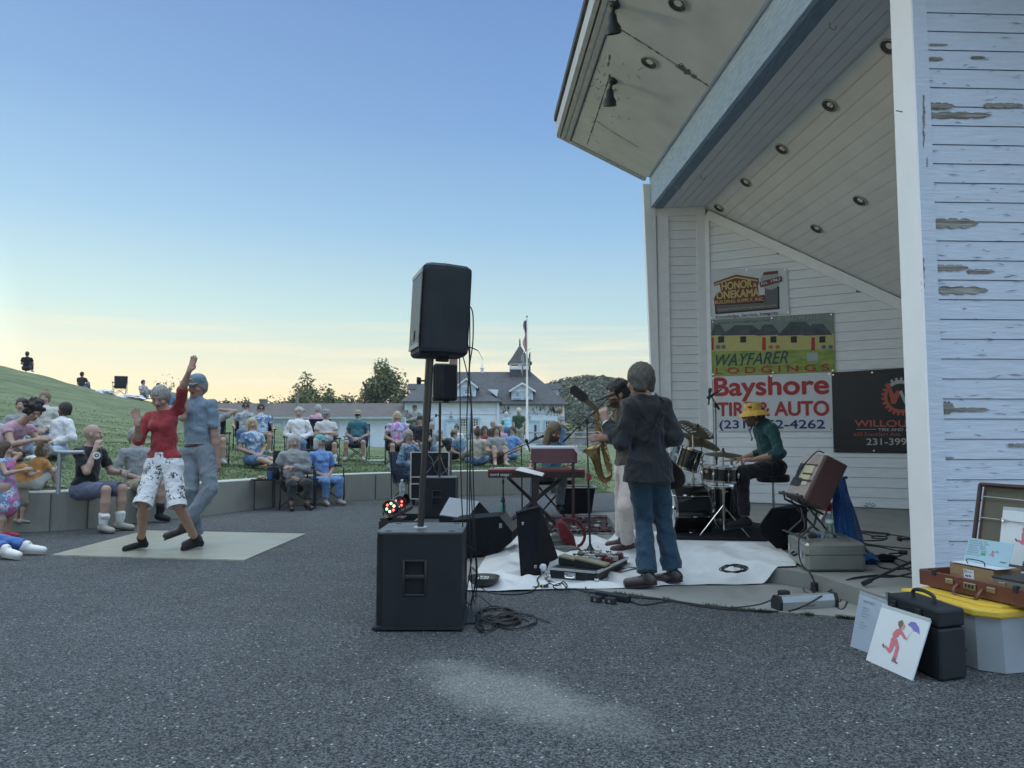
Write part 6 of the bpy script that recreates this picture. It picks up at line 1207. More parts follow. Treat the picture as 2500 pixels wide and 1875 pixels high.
def hand(pr, wr, d, pn, side, s=1, curl=.5, spread=.12, thumb=1.0):
 """wr wrist, d pointing direction, pn palm normal; side = direction of the thumb"""
 d = nrm(d); pn = nrm(pn-d*(pn @ d)); th = nrm(side-d*(side @ d)-pn*(side @ pn)); K_ = .006
 pr.append(cp(wr, wr+d*.03*s, .025*s, .026*s, .012, (pn, 1.35)))
 for q in (-.022, -.007, .008, .022): pr.append(cp(wr+d*.02*s+th*q*.7*s, wr+d*.085*s+th*q*s, .013*s, .0115*s, .012))
 for q, L_ in ((.027, .068), (.0095, .078), (-.0085, .072), (-.026, .056)):
  b0 = wr+d*.085*s+th*q*s; dd = nrm(d+th*q*spread*40*.25); c0 = curl*.9; d1 = nrm(dd*math.cos(c0)+pn*math.sin(c0)); d2 = nrm(dd*math.cos(c0*2)+pn*math.sin(c0*2)); d3 = nrm(dd*math.cos(c0*2.7)+pn*math.sin(c0*2.7))
  m1 = b0+d1*L_*.45*s; m2 = m1+d2*L_*.32*s; m3 = m2+d3*L_*.25*s
  pr += [cp(b0, m1, .0098*s, .009*s, K_), cp(m1, m2, .009*s, .0085*s, K_*.5), cp(m2, m3, .0085*s, .0075*s, K_*.5)]
 t0 = wr+d*.02*s+th*.022*s; t1 = t0+nrm(th*.75+d*.65+pn*.3)*.042*s*thumb; t2 = t1+nrm(th*.25+d*.9+pn*(.25+curl*.6))*.03*s; pr += [cp(t0, t1, .0125*s, .0105*s, .01), cp(t1, t2, .0105*s, .0085*s, K_)]
def pf(a): a = R_(a); return V(math.sin(a), -math.cos(a), 0)
def headbasis(yaw, pitch=0, roll=0):
 f = pf(yaw); u = V(0, 0, 1); r = np.cross(f, u); p = R_(pitch); f2 = f*math.cos(p)+u*math.sin(p); u2 = u*math.cos(p)-f*math.sin(p); q = R_(roll); r2 = r*math.cos(q)+u2*math.sin(q); u3 = np.cross(r2, f2); return r2, f2, u3
def person(J, label, o, grp=None, Y=None):
 """J: joints. o: options"""
 s = o.get('s', 1.0); b = o.get('b', 1.0); h = o.get('h') or min(.024, max(.0075, .0011*(Y or 8))); fine = h < .0125
 r_, f_, u_ = headbasis(*o['hd']); cf = nrm(J['cf']); H = J['head']; hs = o.get('hs', 1.0)*s; skin = np.array(o.get('skin', (.36, .24, .185)))
 Mh = [[r_[i], f_[i], u_[i]] for i in range(3)]; sh = h*.25
 base = (J['anL']+J['anR'])/2; base = V(base[0], base[1], o.get('gz', min(J['anL'][2], J['anR'][2])-.08*s))
 t = thing('person', label, o.get('cat', 'person'), tuple(float(q) for q in base), grp)
 B = []
 mid = J['pel']*.45+J['chest']*.55; sq = (cf, 1.28)
 B += [cp(J['hipL'], J['hipR'], .098*s*b, None, .05), cp(J['pel'], mid, .125*s*b, .118*s*b, .05, sq), cp(mid, J['chest'], .118*s*b, .135*s*b, .05, sq), cp(J['shL'], J['shR'], .058*s, None, .05), cp(J['neck']-u_*.03, H-u_*.05*hs-f_*.012*hs, .056*s, .052*hs, .03), cp(J['chest'], J['neck'], .09*s*b, .06*s, .05, sq)]
 for S_ in 'LR':
  B += [cp(J['sh'+S_], J['el'+S_], .050*s*b, .039*s, .03), cp(J['el'+S_], J['el'+S_]*.65+J['wr'+S_]*.35, .038*s, .040*s, .02), cp(J['el'+S_]*.65+J['wr'+S_]*.35, J['wr'+S_], .040*s, .025*s, .02)]
  B += [cp(J['hip'+S_], J['kn'+S_], .086*s*b, .056*s, .04), cp(J['kn'+S_], J['kn'+S_]*.65+J['an'+S_]*.35, .052*s, .056*s, .02), cp(J['kn'+S_]*.65+J['an'+S_]*.35, J['an'+S_], .056*s, .036*s, .02)]
  an, to = J['an'+S_], J['to'+S_]; hl = an-nrm(to-an)*.03-V(0, 0, .035*s); B += [cp(an, hl, .034*s, .034*s, .02), cp(hl, to, .036*s, .028*s, .02)]
  hd_ = o.get('hand'+S_, {}); fa = nrm(J['wr'+S_]-J['el'+S_]); d = hd_.get('d', fa); rr = np.cross(cf, V(0, 0, 1)); sd = rr*(1 if S_ == 'R' else -1)
  hand(B, J['wr'+S_]+fa*.01, d, hd_.get('pn', -sd*.6-cf*.2-V(0, 0, .4)), hd_.get('th', cf*.6+V(0, 0, .5)), s*1.1, hd_.get('curl', .55), hd_.get('spread', .12))
 # head
 P = lambda x, y, z: H+(r_*x+f_*y+u_*z)*hs
 B += [el(P(0, -.012, .028), V(.077, .097, .098)*hs, Mh, .02), el(P(0, .020, -.040), V(.058, .066, .076)*hs, Mh, .03), el(P(0, .052, -.095), V(.026, .022, .020)*hs, Mh, .03)]
 if h < .02:
  B += [cp(P(0, .082, .012), P(0, .106, -.022), .009*hs, .0145*hs, .012), cp(P(-.032, .074, .030), P(.032, .074, .030), .013*hs, None, .015)]
  for x in (-1, 1): B += [el(P(x*.080, -.008, -.006), V(.011, .02, .032)*hs, Mh, .006), el(P(x*.03, .098, .008), V(.019, .018, .011)*hs, Mh, -.012), cp(P(x*.015, .101, -.026), P(x*.011, .100, -.027), .0085*hs, None, .006), el(P(x*.045, .060, -.025), V(.024, .02, .022)*hs, Mh, .02)]
  B += [el(P(0, .087, -.056), V(.024, .012, .011)*hs, Mh, .006), el(P(0, .100, -.0565), V(.022, .006, .0022)*hs, Mh, -.004)]
  for x in (-1, 1): B += [el(P(x*.030, .076, .007), V(.0125, .0125, .0105)*hs, Mh, .002)]
 vs, fs = shape(B, h)
 body = link_mesh('body', vs, fs.tolist(), SKIN, t, None, True)
 col = np.tile(skin, (len(vs), 1)); rel = vs-H; cx_, cy_, cz_ = rel @ r_/hs, rel @ f_/hs, rel @ u_/hs; front = cy_ > .055
 def paint(m, c, w=1.0): col[m] = col[m]*(1-w)+np.array(c)*w
 paint(front & (((cx_)/.026)**2+((cz_+.056)/.012)**2 < 1), skin*V(.75, .45, .42)); paint(front & ((cx_/.024)**2+((cz_+.0565)/.0035)**2 < 1), skin*.25)
 for x in (-1, 1):
  e = ((cx_-x*.030)/.015)**2+((cz_-.007)/.0075)**2; paint(front & (e < 1), (.42, .40, .38)); paint(front & (((cx_-x*.030)/.0065)**2+((cz_-.007)/.0065)**2 < 1), (.03, .025, .02)); paint(front & (np.abs(e-1.1) < .35), skin*.5, .7)
  paint((cy_ > .05) & (((cx_-x*.031)/.020)**2+((cz_-.029-.003*0)/.0048)**2 < 1), o.get('brow', skin*.35))
  paint(front & (((cx_-x*.04)/.025)**2+((cz_+.03)/.02)**2 < 1), skin*V(1.06, .88, .85), .5)
 if o.get('beard'): paint((cy_ > .0) & (cz_ < -.035) & (cz_ > -.13) & (np.abs(cx_) < .07) & ~((cx_/.025)**2+((cz_+.056)/.011)**2 < 1), o['beard'], .85)
 ca = body.data.color_attributes.new('Col', 'FLOAT_COLOR', 'POINT'); c4 = np.concatenate([col, np.ones((len(col), 1))], 1).astype(np.float32); ca.data.foreach_set('color', c4.ravel())
 def layer(name, prims, mat, hh=None):
  v, f = shape(prims, hh or h)
  if not len(v): return
  o_ = link_mesh(name, v, f.tolist(), mat, t, None, True)
  if name in ('shoe', 'hair') and not fine: return o_
  amp = .0045 if name in ('shoe',) else (.007 if name == 'hair' else o.get('fold', .0065)); k_ = 150 if name == 'hair' else 1
  nn = np.zeros(len(v)*3); o_.data.vertices.foreach_get('normal', nn); nn = nn.reshape(-1, 3); w = v-H
  if name == 'hair': d_ = np.sin(w[:, 0]*120+np.sin(w[:, 2]*30)*2)*np.sin(w[:, 1]*110+w[:, 2]*12)*amp*.6
  elif name == 'shoe': d_ = 0
  else: d_ = amp*(np.sin(w @ V(19, 13, 31)+2.2*np.sin(w @ V(7, -9, 5)))+.7*np.sin(w @ V(-23, 29, 38)+1.7*np.sin(w @ V(11, 6, -8)))-np.abs(np.sin(w @ V(14, -17, 26)+1.5*np.sin(w @ V(-6, 10, 9))))*.9); d_ = np.maximum(d_*.75+amp*.3, -.003)
  v2 = v-np.array(ORG[t.name])+nn*(d_[:, None] if hasattr(d_, '__len__') else 0); o_.data.vertices.foreach_set('co', v2.ravel()); o_.data.update(); return o_
 # shirt
 up = V(0, 0, 1); lo_ = o.get('loose', .014)
 if o.get('shirt'):
  e = lo_+max(0, h-.01)*.5; sl = o.get('sleeve', .55); A = []
  hem = J['pel']+nrm(J['pel']-J['chest'])*(.02+o.get('hem', .0))*s
  A += [fl(J['pel'], hem, .126*s*b+e, .128*s*b+e+o.get('flare', .0), .03, sq), cp(J['pel']+(J['chest']-J['pel'])*(.32 if o.get('tuck') else .1), mid, .126*s*b+e, .119*s*b+e, .05, sq), cp(mid, J['chest'], .119*s*b+e, .136*s*b+e, .05, sq), cp(J['shL'], J['shR'], .054*s+e*.6, None, .05), cp(J['chest'], J['neck']-up*.03, .09*s*b+e, .064*s+e*.5, .05, sq)]
  if o.get('hem', 0) > 0: A += [fl(J['hip'+S_]+up*.07, J['hip'+S_]+up*.07+(hem-J['pel']-up*.05)*1.0, .086*s*b+e, .092*s*b+e+o.get('flare', 0), .04) for S_ in 'LR']
  if o.get('collar'): A += [cp(J['neck']-u_*.01, J['neck']*.55+H*.45-u_*.02, .062*s+e*.6, .058*s+e*.6, .012)]
  if o.get('bust'):
   for x in (-1, 1): A.append(el(J['chest']+cf*.085*s+np.cross(cf, up)*x*.065*s-up*.03*s, V(.075, .065, .07)*s*o['bust'], [[1, 0, 0], [0, 1, 0], [0, 0, 1]], .05))
  if o.get('belly'): A.append(el(J['pel']*.62+J['chest']*.38+cf*.05*s, V(.15, .15, .15)*s*o['belly'], [[1, 0, 0], [0, 1, 0], [0, 0, 1]], .08))
  for S_ in 'LR':
   a0, a1, a2 = J['sh'+S_], J['el'+S_], J['wr'+S_]; es = e+o.get('sle', .0)
   if sl <= 1: A.append(fl(a0, a0+(a1-a0)*max(.05, sl), .048*s*b+es, .047*s+es*1.2, .025))
   else: A += [cp(a0, a1, .049*s*b+es, .043*s+es, .03), fl(a1, a1+(a2-a1)*(sl-1), .043*s+es, .031*s+es, .02)]
  layer(o.get('shirtname', 'shirt'), A, o['shirt'])
 if o.get('trousers'):
  e = o.get('tl', .013)+max(0, h-.01)*.5; ln = o.get('leg', 1.9); A = [cp(J['hipL'], J['hipR'], .100*s*b+e, None, .05), cp(J['pel']-up*.0, J['pel']*.75+mid*.25, .128*s*b+e, .124*s*b+e, .04, sq)]
  for S_ in 'LR':
   a0, a1, a2 = J['hip'+S_], J['kn'+S_], J['an'+S_]; w = o.get('flr', 0)
   if ln <= 1.2: A.append(fl(a0, a0+(a1-a0)*ln, .088*s*b+e, .060*s+e*1.7+w, .03))
   else: A += [cp(a0, a1, .088*s*b+e, .057*s+e, .035), fl(a1, a1+(a2-a1)*(ln-1), .057*s+e, .045*s+e+w, .022)]
  layer(o.get('trname', 'trousers'), A, o['trousers'])
 if o.get('skirt'):
  A = [cp(J['pel']+up*.08, J['pel']-up*.30*s, .11*s, .20*s, .04), cp(J['pel']-up*.2*s, J['pel']-up*.38*s, .17*s, .21*s, .04)]; layer('skirt', A, o['skirt'])
 for S_ in 'LR':
  if o.get('shoes'):
   an, to = J['an'+S_], J['to'+S_]; d = nrm(to-an); hl = an-d*.035*s-V(0, 0, .036*s); sc_ = o.get('shoer', 1.0); side = nrm(np.cross(d, up)); dn = nrm(to-hl)
   A = [cp(hl, hl+dn*.06*s, .038*s*sc_, .038*s*sc_, .02), cp(hl, to, .036*s*sc_, .029*s*sc_, .02), cp(hl*.45+to*.55-side*.006, to-side*.004, .038*s*sc_, .031*s*sc_, .02), cp(an+(J['kn'+S_]-an)*o.get('boot', .02), hl, .046*s*sc_, .043*s, .02)]
   n_ = nrm(up-dn*(up @ dn)); so_ = (hl+to)/2-n_*(.042+.055)*s; A.append(el(so_, V(.22, .22, .058)*s, [[dn[i], side[i], n_[i]] for i in range(3)], -.004))
   so = layer('shoe', A, o['shoes'], min(h, .009) if fine else h)
   if fine:
    mb = MB(); c0 = (hl+to)/2-n_*.041*s; L_ = np.linalg.norm(to-hl)/2+.040*s; pts = []
    for i in range(20): a = i/20*6.283; w = (.043 if math.cos(a) < 0 else .042)*s*sc_; pts.append(Vector(c0+dn*math.cos(a)*L_+side*math.sin(a)*w*(1.03)))
    mb.prism(pts, tuple(n_*.014)); o2 = part('sole', mb, o.get('solem', rubber), t)
   if o.get('socks') and o.get('leg', 1.9) < 1.6: layer('sock', [cp(an, an+(J['kn'+S_]-an)*o.get('sockh', .3), .043*s, .063*s, .01)], o['socks'])
 # hair
 hc = o.get('hair'); st_ = o.get('style', 'short'); Nn = 1
 if hc:
  hm = hairm('hair_'+hc, HAIR[hc]); A = [el(P(0, -.018, .038), V(.090, .108, .106)*hs, Mh, .02)]
  carve = [el(P(0, .125, -.035), V(.075, .095, .105)*hs, Mh, -.012)]
  rg = np.random.default_rng(int(abs(H[0]*100))+3)
  if st_ == 'short': A += [el(P(0, -.045, -.01), V(.085, .080, .09)*hs, Mh, .03)]
  if st_ in ('bob', 'long', 'vlong'):
   L_ = dict(bob=.10, long=.19, vlong=.28)[st_]
   for x in (-1, 1): A += [cp(P(x*.070, -.03, .03), P(x*.082, -.03, -L_), .040*hs, .036*hs, .03), cp(P(x*.04, -.06, .0), P(x*.05, -.065, -L_*1.05), .045*hs, .035*hs, .03)]
   if st_ != 'bob':
    for x in (-1, 1): A += [cp(P(x*.078, .01, .0), P(x*.085, .025, -L_*.9), .028*hs, .024*hs, .02)]
  if st_ == 'mop':
   for x in (-1, 1): A += [cp(P(x*.062, -.02, .02), P(x*.074, -.03, -.055), .045*hs, .030*hs, .03), cp(P(x*.03, -.055, .0), P(x*.042, -.062, -.065), .05*hs, .030*hs, .03)]
  if st_ == 'curly':
   for _ in range(26):
    d = nrm(rg.normal(size=3)); d[2] = d[2]
    q = r_*d[0]+f_*(d[1]*.9-.2)+u_*abs(d[2])*.95; A.append(cp(H+(q*.098+u_*.03)*hs, H+(q*.102+u_*.03)*hs, .030*hs*rg.uniform(.7, 1.15), None, .012))
  if st_ == 'bigcurly':
   for _ in range(34):
    d = nrm(rg.normal(size=3)); q = r_*d[0]+f_*(d[1]*.8-.3)+u_*(d[2]*.8+.15); A.append(cp(H+(q*.12+u_*.03)*hs, H+(q*.125+u_*.03)*hs, .036*hs*rg.uniform(.7, 1.15), None, .012))
  if st_ == 'bun': A += [cp(P(0, -.06, .13), P(0, -.055, .145), .042*hs, None, .01), el(P(0, -.045, -.01), V(.08, .075, .08)*hs, Mh, .03)]
  if st_ == 'tied': A += [cp(P(0, -.115, .02), P(0, -.125, .0), .035*hs, None, .01), cp(P(0, -.12, .0), P(0, -.13, -.10), .028*hs, .015, .01)]
  ho = layer('hair', A+carve, hm, h*.9 if fine else h)
 hk = o.get('hat')
 def hatmesh(prof, name, mat, tilt=None, n=28): mb = MB(); m3 = Matrix([[r_[i], f_[i], u_[i]] for i in range(3)]); c = P(0, -.012, .0); mb.lathe([(q[0]*hs, q[1]*hs) for q in prof], c, m3, n, cap=False); return mb
 if hk == 'cap':
  mb = hatmesh([(.094, .045), (.095, .075), (.086, .105), (.06, .132), (.02, .143), (.001, .144)], 'cap', o['hatm']); hatp = part('cap', mb, o['hatm'], t, True)
  mb = MB(); c = P(0, .0, .052); q = []
  for i in range(13): a = math.pi*(i/12); q.append((math.cos(a)*.075, .062+math.sin(a)*.105))
  m3 = lambda x, y, z: Vector(c+(r_*x+f_*y+u_*z)*hs)
  mb.prism([m3(x, y, -.02*((y-.06)/.1)**1.3+.0*abs(x)-abs(x)*.12) for x, y in q], tuple(u_*.006)); part('brim', mb, o.get('brimm', o['hatm']), t)
 if hk == 'bucket':
  mb = hatmesh([(.168, -.006), (.150, .018), (.122, .040), (.101, .052), (.098, .075), (.088, .125), (.082, .133), (.001, .140)], 'hat', o['hatm']); part('bucket_hat', mb, o['hatm'], t, True)
 if hk == 'beanie': mb = hatmesh([(.097, .03), (.1, .06), (.085, .11), (.05, .14), (.001, .15)], 'h', o['hatm']); part('beanie', mb, o['hatm'], t, True)
 if o.get('glasses'):
  mb = MB(); m3 = basis(Vector(r_), Vector(f_)); 
  for x in (-1, 1):
   c = Vector(P(x*.032, .106, .006))
   if o['glasses'] == 'dark': mb.lathe([(.027*hs, -.002), (.027*hs, .003), (.001, .005)], c, m3, 14)
   else: mb.tube([c+m3@Vector((math.cos(a)*.024*hs, math.sin(a)*.020*hs, 0)) for a in [i/12*6.283 for i in range(13)]], .0028, 5)
   mb.tube([Vector(P(x*.056, .104, .01)), Vector(P(x*.082, .0, .012))], .003, 5)
  mb.tube([Vector(P(-.01, .108, .008)), Vector(P(.01, .108, .008))], .003, 5); part('glasses', mb, blackm, t)
 J['_thing'] = t; J['_P'] = P; J['_hb'] = (r_, f_, u_); J['_hs'] = hs
 return t
def N3(p): return np.array([p.x, p.y, p.z])
def sol(par_, px, py, L_, near=True):
 d = nrm(N3(ray(px, py))); C_ = V(0, 0, CH); w = par_-C_; tt = w @ d; q = C_+d*tt; e = np.linalg.norm(par_-q)
 if e >= L_: return par_+(q-par_)*min(1, 1.2*L_/e)
 return C_+d*(tt+(-1 if near else 1)*math.sqrt(L_*L_-e*e))
def traced(T):
 """T: pixel-traced skeleton; depth solved from limb lengths"""
 s = T.get('s', 1.0); Y = T['Y']; g = lambda k: N3(at(T[k][0], T[k][1], Y+(T[k][2] if len(T[k]) > 2 else 0))); J = {}
 J['pel'] = g('pel'); J['neck'] = g('neck'); J['head'] = g('head'); cf = pf(T['cy']); pfv = pf(T.get('py', T['cy'])); up = V(0, 0, 1); rc = np.cross(cf, up); rp = np.cross(pfv, up)
 J['cf'] = cf; J['chest'] = J['neck']*.76+J['pel']*.24; sw = T.get('sw', .175)*s; tl = T.get('st', 0)
 ax = nrm(J['neck']-J['pel'])
 for S_, g_ in (('L', -1), ('R', 1)):
  J['sh'+S_] = J['neck']-ax*T.get('shd', .065)*s+rc*g_*sw+up*tl*g_+cf*T.get('shf', 0); J['hip'+S_] = J['pel']-up*.03+rp*g_*.088*s
  if 'sh'+S_ in T: q = T['sh'+S_]; J['sh'+S_] = sol(J['neck']-ax*.05*s, q[0], q[1], sw, q[2])
  q = T['el'+S_]; J['el'+S_] = sol(J['sh'+S_], q[0], q[1], .285*s, q[2]); q = T['wr'+S_]; J['wr'+S_] = sol(J['el'+S_], q[0], q[1], .25*s, q[2])
  q = T['kn'+S_]; J['kn'+S_] = sol(J['hip'+S_], q[0], q[1], T.get('th', .43)*s, q[2]); q = T['an'+S_]; J['an'+S_] = sol(J['kn'+S_], q[0], q[1], .41*s, q[2]) if not isinstance(q[0], str) else N3(gd(q[1], q[2], q[3]))
  q = T['to'+S_]; a = pf(q[0]); J['to'+S_] = J['an'+S_]+a*.155*s-V(0, 0, q[1] if len(q) > 1 else .05*s)
 return J
def tpl(px, Y, z, kind, yaw, s=1.0, arms='lap', lean=6, cyaw=None, x=None, hsz=None, hl=0, spreadk=.0):
 """template pose: px column, depth, ground height"""
 x = X(px, 1066, Y) if x is None else x; f = pf(yaw); up = V(0, 0, 1); r = np.cross(f, up); o = V(x, Y, z); J = {}
 def W_(a, b, c): return o+(r*a+f*b+up*c)*s
 hsz = hsz if hsz is not None else dict(chair=.40, low=.26, cross=.11, up=.11, ext=.11, stand=.90, walk=.90, recl=.12)[kind]; la = R_(lean)
 pel = V(0, 0, hsz+.07); ax = V(0, -math.sin(la), math.cos(la)); nk = pel+ax*.50; hd = nk+V(0, -math.sin(la)*.4+.015+hl, .165)
 cfy = f if cyaw is None else pf(cyaw); rc = np.cross(cfy, up)
 J['pel'] = W_(*pel); J['neck'] = W_(*nk); J['head'] = W_(*hd); J['chest'] = J['neck']*.76+J['pel']*.24; J['cf'] = nrm(cfy+up*math.sin(la)*.5)
 for S_, g_ in (('L', -1), ('R', 1)):
  J['sh'+S_] = J['neck']-up*.065*s+rc*g_*.172*s; J['hip'+S_] = W_(g_*.088, 0, pel[2]-.03)
  k, a = dict(chair=((g_*(.13+spreadk), .42, hsz+.06), (g_*(.13+spreadk), .40, .09)), low=((g_*(.13+spreadk), .40, hsz+.16), (g_*(.14+spreadk), .52, .09)), cross=((g_*.28, .26, .15), (-g_*.10, .30, .08)), up=((g_*.13, .33, .44), (g_*.13, .46, .09)), ext=((g_*.10, .43, .16), (g_*.13, .82, .10)), stand=((g_*.10, .02, .49), (g_*.11, -.02, .08)), walk=((g_*.10, .12*g_, .50), (g_*.10, .12*g_-.03, .08)), recl=((g_*.12, .38, .40), (g_*.12, .62, .09)))[kind]
  J['kn'+S_] = W_(*k); J['an'+S_] = W_(*a); J['to'+S_] = J['an'+S_]+(f*.155+r*g_*.03)*s-up*(.05*s)
  sh = J['sh'+S_]
  el_, wr_ = dict(lap=((g_*.27, -.02, -.26), (g_*.07, .20, -.36)), fold=((g_*.24, .06, -.25), (-g_*.06, .20, -.20)), down=((g_*.22, -.03, -.28), (g_*.23, .06, -.52)), knee=((g_*.25, .10, -.26), (g_*.15, .34, -.26)), back=((g_*.27, -.20, -.20), (g_*.30, -.33, -.43)), head=((g_*.42, .02, .12), (g_*.13, -.08, .15)), arm=((g_*.28, .02, -.26), (g_*.27, .25, -.30)), face=((g_*.20, .16, -.24), (g_*.10, .17, .02)), front=((g_*.22, .14, -.22), (g_*.10, .36, -.16)))[arms if isinstance(arms, str) else arms[0 if S_ == 'L' else 1]]
  base_ = J['neck']-up*.05*s; J['el'+S_] = base_+(rc*el_[0]+cfy*el_[1]+up*el_[2])*s; J['wr'+S_] = base_+(rc*wr_[0]+cfy*wr_[1]+up*wr_[2])*s
 return J
# ================= THE MUSICIANS AND DANCERS =================
denim = cloth('denim', (.024, .055, .088), var=.4); jacketm = cloth('jacket_charcoal', (.020, .023, .027)); leather = M('shoe_leather', (.035, .024, .022), .4, var=.2, coat=.2)
whitec = cloth('cloth_white', (.62, .62, .62)); creamp = cloth('trousers_cream', (.60, .52, .48)); olivec = cloth('vest_brown', (.085, .068, .045)); navyc = cloth('cloth_navy', (.02, .03, .06)); greenc = cloth('shirt_bottle_green', (.016, .060, .058)); blackc = cloth('cloth_black', (.014, .015, .018)); bluesh = cloth('shirt_dusty_blue', (.12, .22, .30)); greyj = cloth('jeans_grey', (.17, .20, .24)); redk = cloth('top_red', (.28, .035, .04)); chamb = cloth('shirt_chambray', (.19, .255, .32)); jeansf = cloth('jeans_faded', (.17, .205, .235), var=.2); suede = M('suede_black', (.014, .014, .017), .95, var=.2)
# guitarist
J = traced(dict(Y=6.0, pel=(1583, 1140), neck=(1580, 966, .0), head=(1562, 931, -.02), cy=-150, py=-160, st=.0, sw=.158, shd=.088, elL=(1518, 1082, False), wrL=(1480, 1034, False), elR=(1648, 1068, True), wrR=(1590, 1086, False), knL=(1571, 1270, False), anL=('g', 1580, 1408, .10), knR=(1620, 1272, False), anR=('g', 1643, 1400, .10), toL=(-100,), toR=(-105,)))
G = J
person(J, 'guitarist in dark jacket and blue jeans seen from behind', dict(hd=(-142, -8), s=1.0, hs=1.1, b=1.0, hair='greybrown', style='mop', shirt=jacketm, shirtname='jacket', loose=.023, sle=.004, sleeve=1.92, hem=.09, flare=.018, trousers=denim, tl=.014, leg=1.93, flr=.024, shoes=leather, handL=dict(d=nrm(V(-.2, .1, 1)), pn=V(.3, .9, 0), th=V(.6, -.3, .4), curl=.8)), 'musicians', 6.0)
mb = MB(); P_ = J['_P']; mb.lathe([(.068, 0), (.064, .03)], J['neck']+V(0, 0, -.005), None, 20, cap=False); part('shirt_collar', mb, whitec, J['_thing'], True)
a = J['wrL']; d = nrm(J['wrL']-J['elL']); mb = MB(); mb.cyl(a-d*.035, a+d*.005, .040, .037, 16); part('shirt_cuff', mb, whitec, J['_thing'], True)
# electric guitar: neck up to the left, body hidden before him
nh, nb = at(1433, 978, 6.55), at(1536, 1075, 6.35); ax = (nb-nh).normalized(); gn = ax.cross(Vector((.35, .9, .2))).normalized(); t = thing('electric_guitar', 'dark electric guitar held by the man in the jacket, neck pointing up left', 'guitar', tuple(nb)); m3 = basis(ax, Vector((.35, .9, .1)))
fbm = M('guitar_black', (.015, .014, .014), .3, var=.1, coat=.3)
mb = MB(); mb.hexa([nh+m3@Vector((0, -.022, -.012)), nb+m3@Vector((.16, -.028, -.014)), nb+m3@Vector((.16, .028, -.014)), nh+m3@Vector((0, .022, -.012))], [nh+m3@Vector((0, -.022, .010)), nb+m3@Vector((.16, -.028, .012)), nb+m3@Vector((.16, .028, .012)), nh+m3@Vector((0, .022, .010))]); part('neck', mb, fbm, t)
mb = MB(); q = [(0, -.022), (-.03, -.045), (-.17, -.038), (-.185, -.01), (-.185, .02), (-.16, .045), (-.03, .040), (0, .022)]; mb.prism([nh+m3@Vector((x, y, -.010)) for x, y in q], m3@Vector((0, 0, .018))); hs_ = part('headstock', mb, fbm, t)
for i in range(3):
 for sg in (-1, 1): mb = MB(); p = nh+m3@Vector((-.04-.045*i, sg*.044, 0)); mb.cyl(p, p+m3@Vector((0, sg*.018, 0)), .004, n=6); mb.box(p+m3@Vector((0, sg*.024, 0)), (.016, .012, .008), m3); part('tuner', mb, chrome, hs_)
mb = MB(); q = []
for i in range(28): a = i/28*6.283; rr = .17+.035*math.cos(2*a)+.02*math.cos(3*a+.4)+.0*a; q.append((.34+rr*1.1*math.cos(a), rr*.95*math.sin(a)))
mb.prism([nb+m3@Vector((x, y, -.022)) for x, y in q], m3@Vector((0, 0, .044))); part('body', mb, fbm, t)
for P, lab in (((J['shR']*.55+J['neck']*.45+V(0, 0, .055), J['shR']*.5+J['neck']*.5-J['cf']*.13, J['chest']-J['cf']*.16+V(.0, 0, -.03), J['chest']*.4+J['pel']*.6-J['cf']*.15+np.cross(J['cf'], V(0, 0, 1))*-.12), ''),):
 Q = curve_pts([Vector(p) for p in P], 6); mb = MB()
 for a, b in zip(Q, Q[1:]):
  w = Vector(np.cross(J['cf'], V(0, 0, 1)))*.02; n_ = Vector(-J['cf'])*.004; mb.hexa([a-w, a+w, b+w, b-w], [a-w+n_, a+w+n_, b+w+n_, b-w+n_])
 part('strap', mb, blackc, J['_thing'])
# saxophonist
J = traced(dict(Y=7.55, s=1.0, pel=(1532, 1142), neck=(1524, 993), head=(1508, 964, 0), cy=-78, elL=(1520, 1072, True), wrL=(1478, 1069, True), elR=(1512, 1050, False), wrR=(1472, 1022, False), knL=(1525, 1235, True), anL=('g', 1533, 1328, .10), knR=(1518, 1228, False), anR=('g', 1520, 1318, .10), toL=(-82,), toR=(-88,)))
person(J, 'saxophonist in brown vest and cream trousers behind the guitarist', dict(hd=(-84, -4), s=1.02, hs=1.08, b=.92, hair='dark', style='curly', skin=(.36, .21, .15), beard=(.05, .03, .02), shirt=olivec, sleeve=1.9, loose=.014, hem=.05, trousers=creamp, tl=.016, leg=1.88, flr=.012, shoes=M('shoe_oxblood', (.06, .022, .024), .45, var=.2), handL=dict(d=V(-1, -.1, 0), pn=V(0, .9, -.2), th=V(0, 0, 1), curl=.7), handR=dict(d=V(-.6, .0, .5), pn=V(.1, -.8, 0), th=V(.5, 0, .6), curl=.8)), 'musicians', 7.5)
SX = J
brass = M('brass_lacquer', (.26, .18, .08), .3, metal=1, var=.25, vs=14); t = thing('saxophone', 'brass tenor saxophone hanging in front of the saxophonist', 'saxophone', tuple(at(1490, 1160, 7.25))); Ys = 7.35
mp = at(1503, 983, 7.5); bt = [at(1456, 1012, Ys), at(1463, 1050, Ys), at(1474, 1095, Ys), at(1484, 1135, Ys-.02)]
mb = MB(); mb.tube(curve_pts([mp, at(1492, 988, 7.45), at(1476, 996, 7.4), at(1462, 1000, Ys), bt[0]], 6), [.010]*6+[.011]*6+[.012]*6+[.013]*6+[.015], 12); part('crook', mb, brass, t, True)
mb = MB(); mb.cyl(at(1508, 981, 7.52), at(1490, 989, 7.44), .010, .014, 12); part('mouthpiece', mb, fbm, t, True)
body_ = curve_pts(bt+[at(1489, 1158, Ys-.04), at(1484, 1170, Ys-.07), at(1474, 1172, Ys-.1), at(1466, 1160, Ys-.12), at(1459, 1135, Ys-.14), at(1452, 1110, Ys-.15), at(1445, 1094, Ys-.16)], 5); n_ = len(body_)
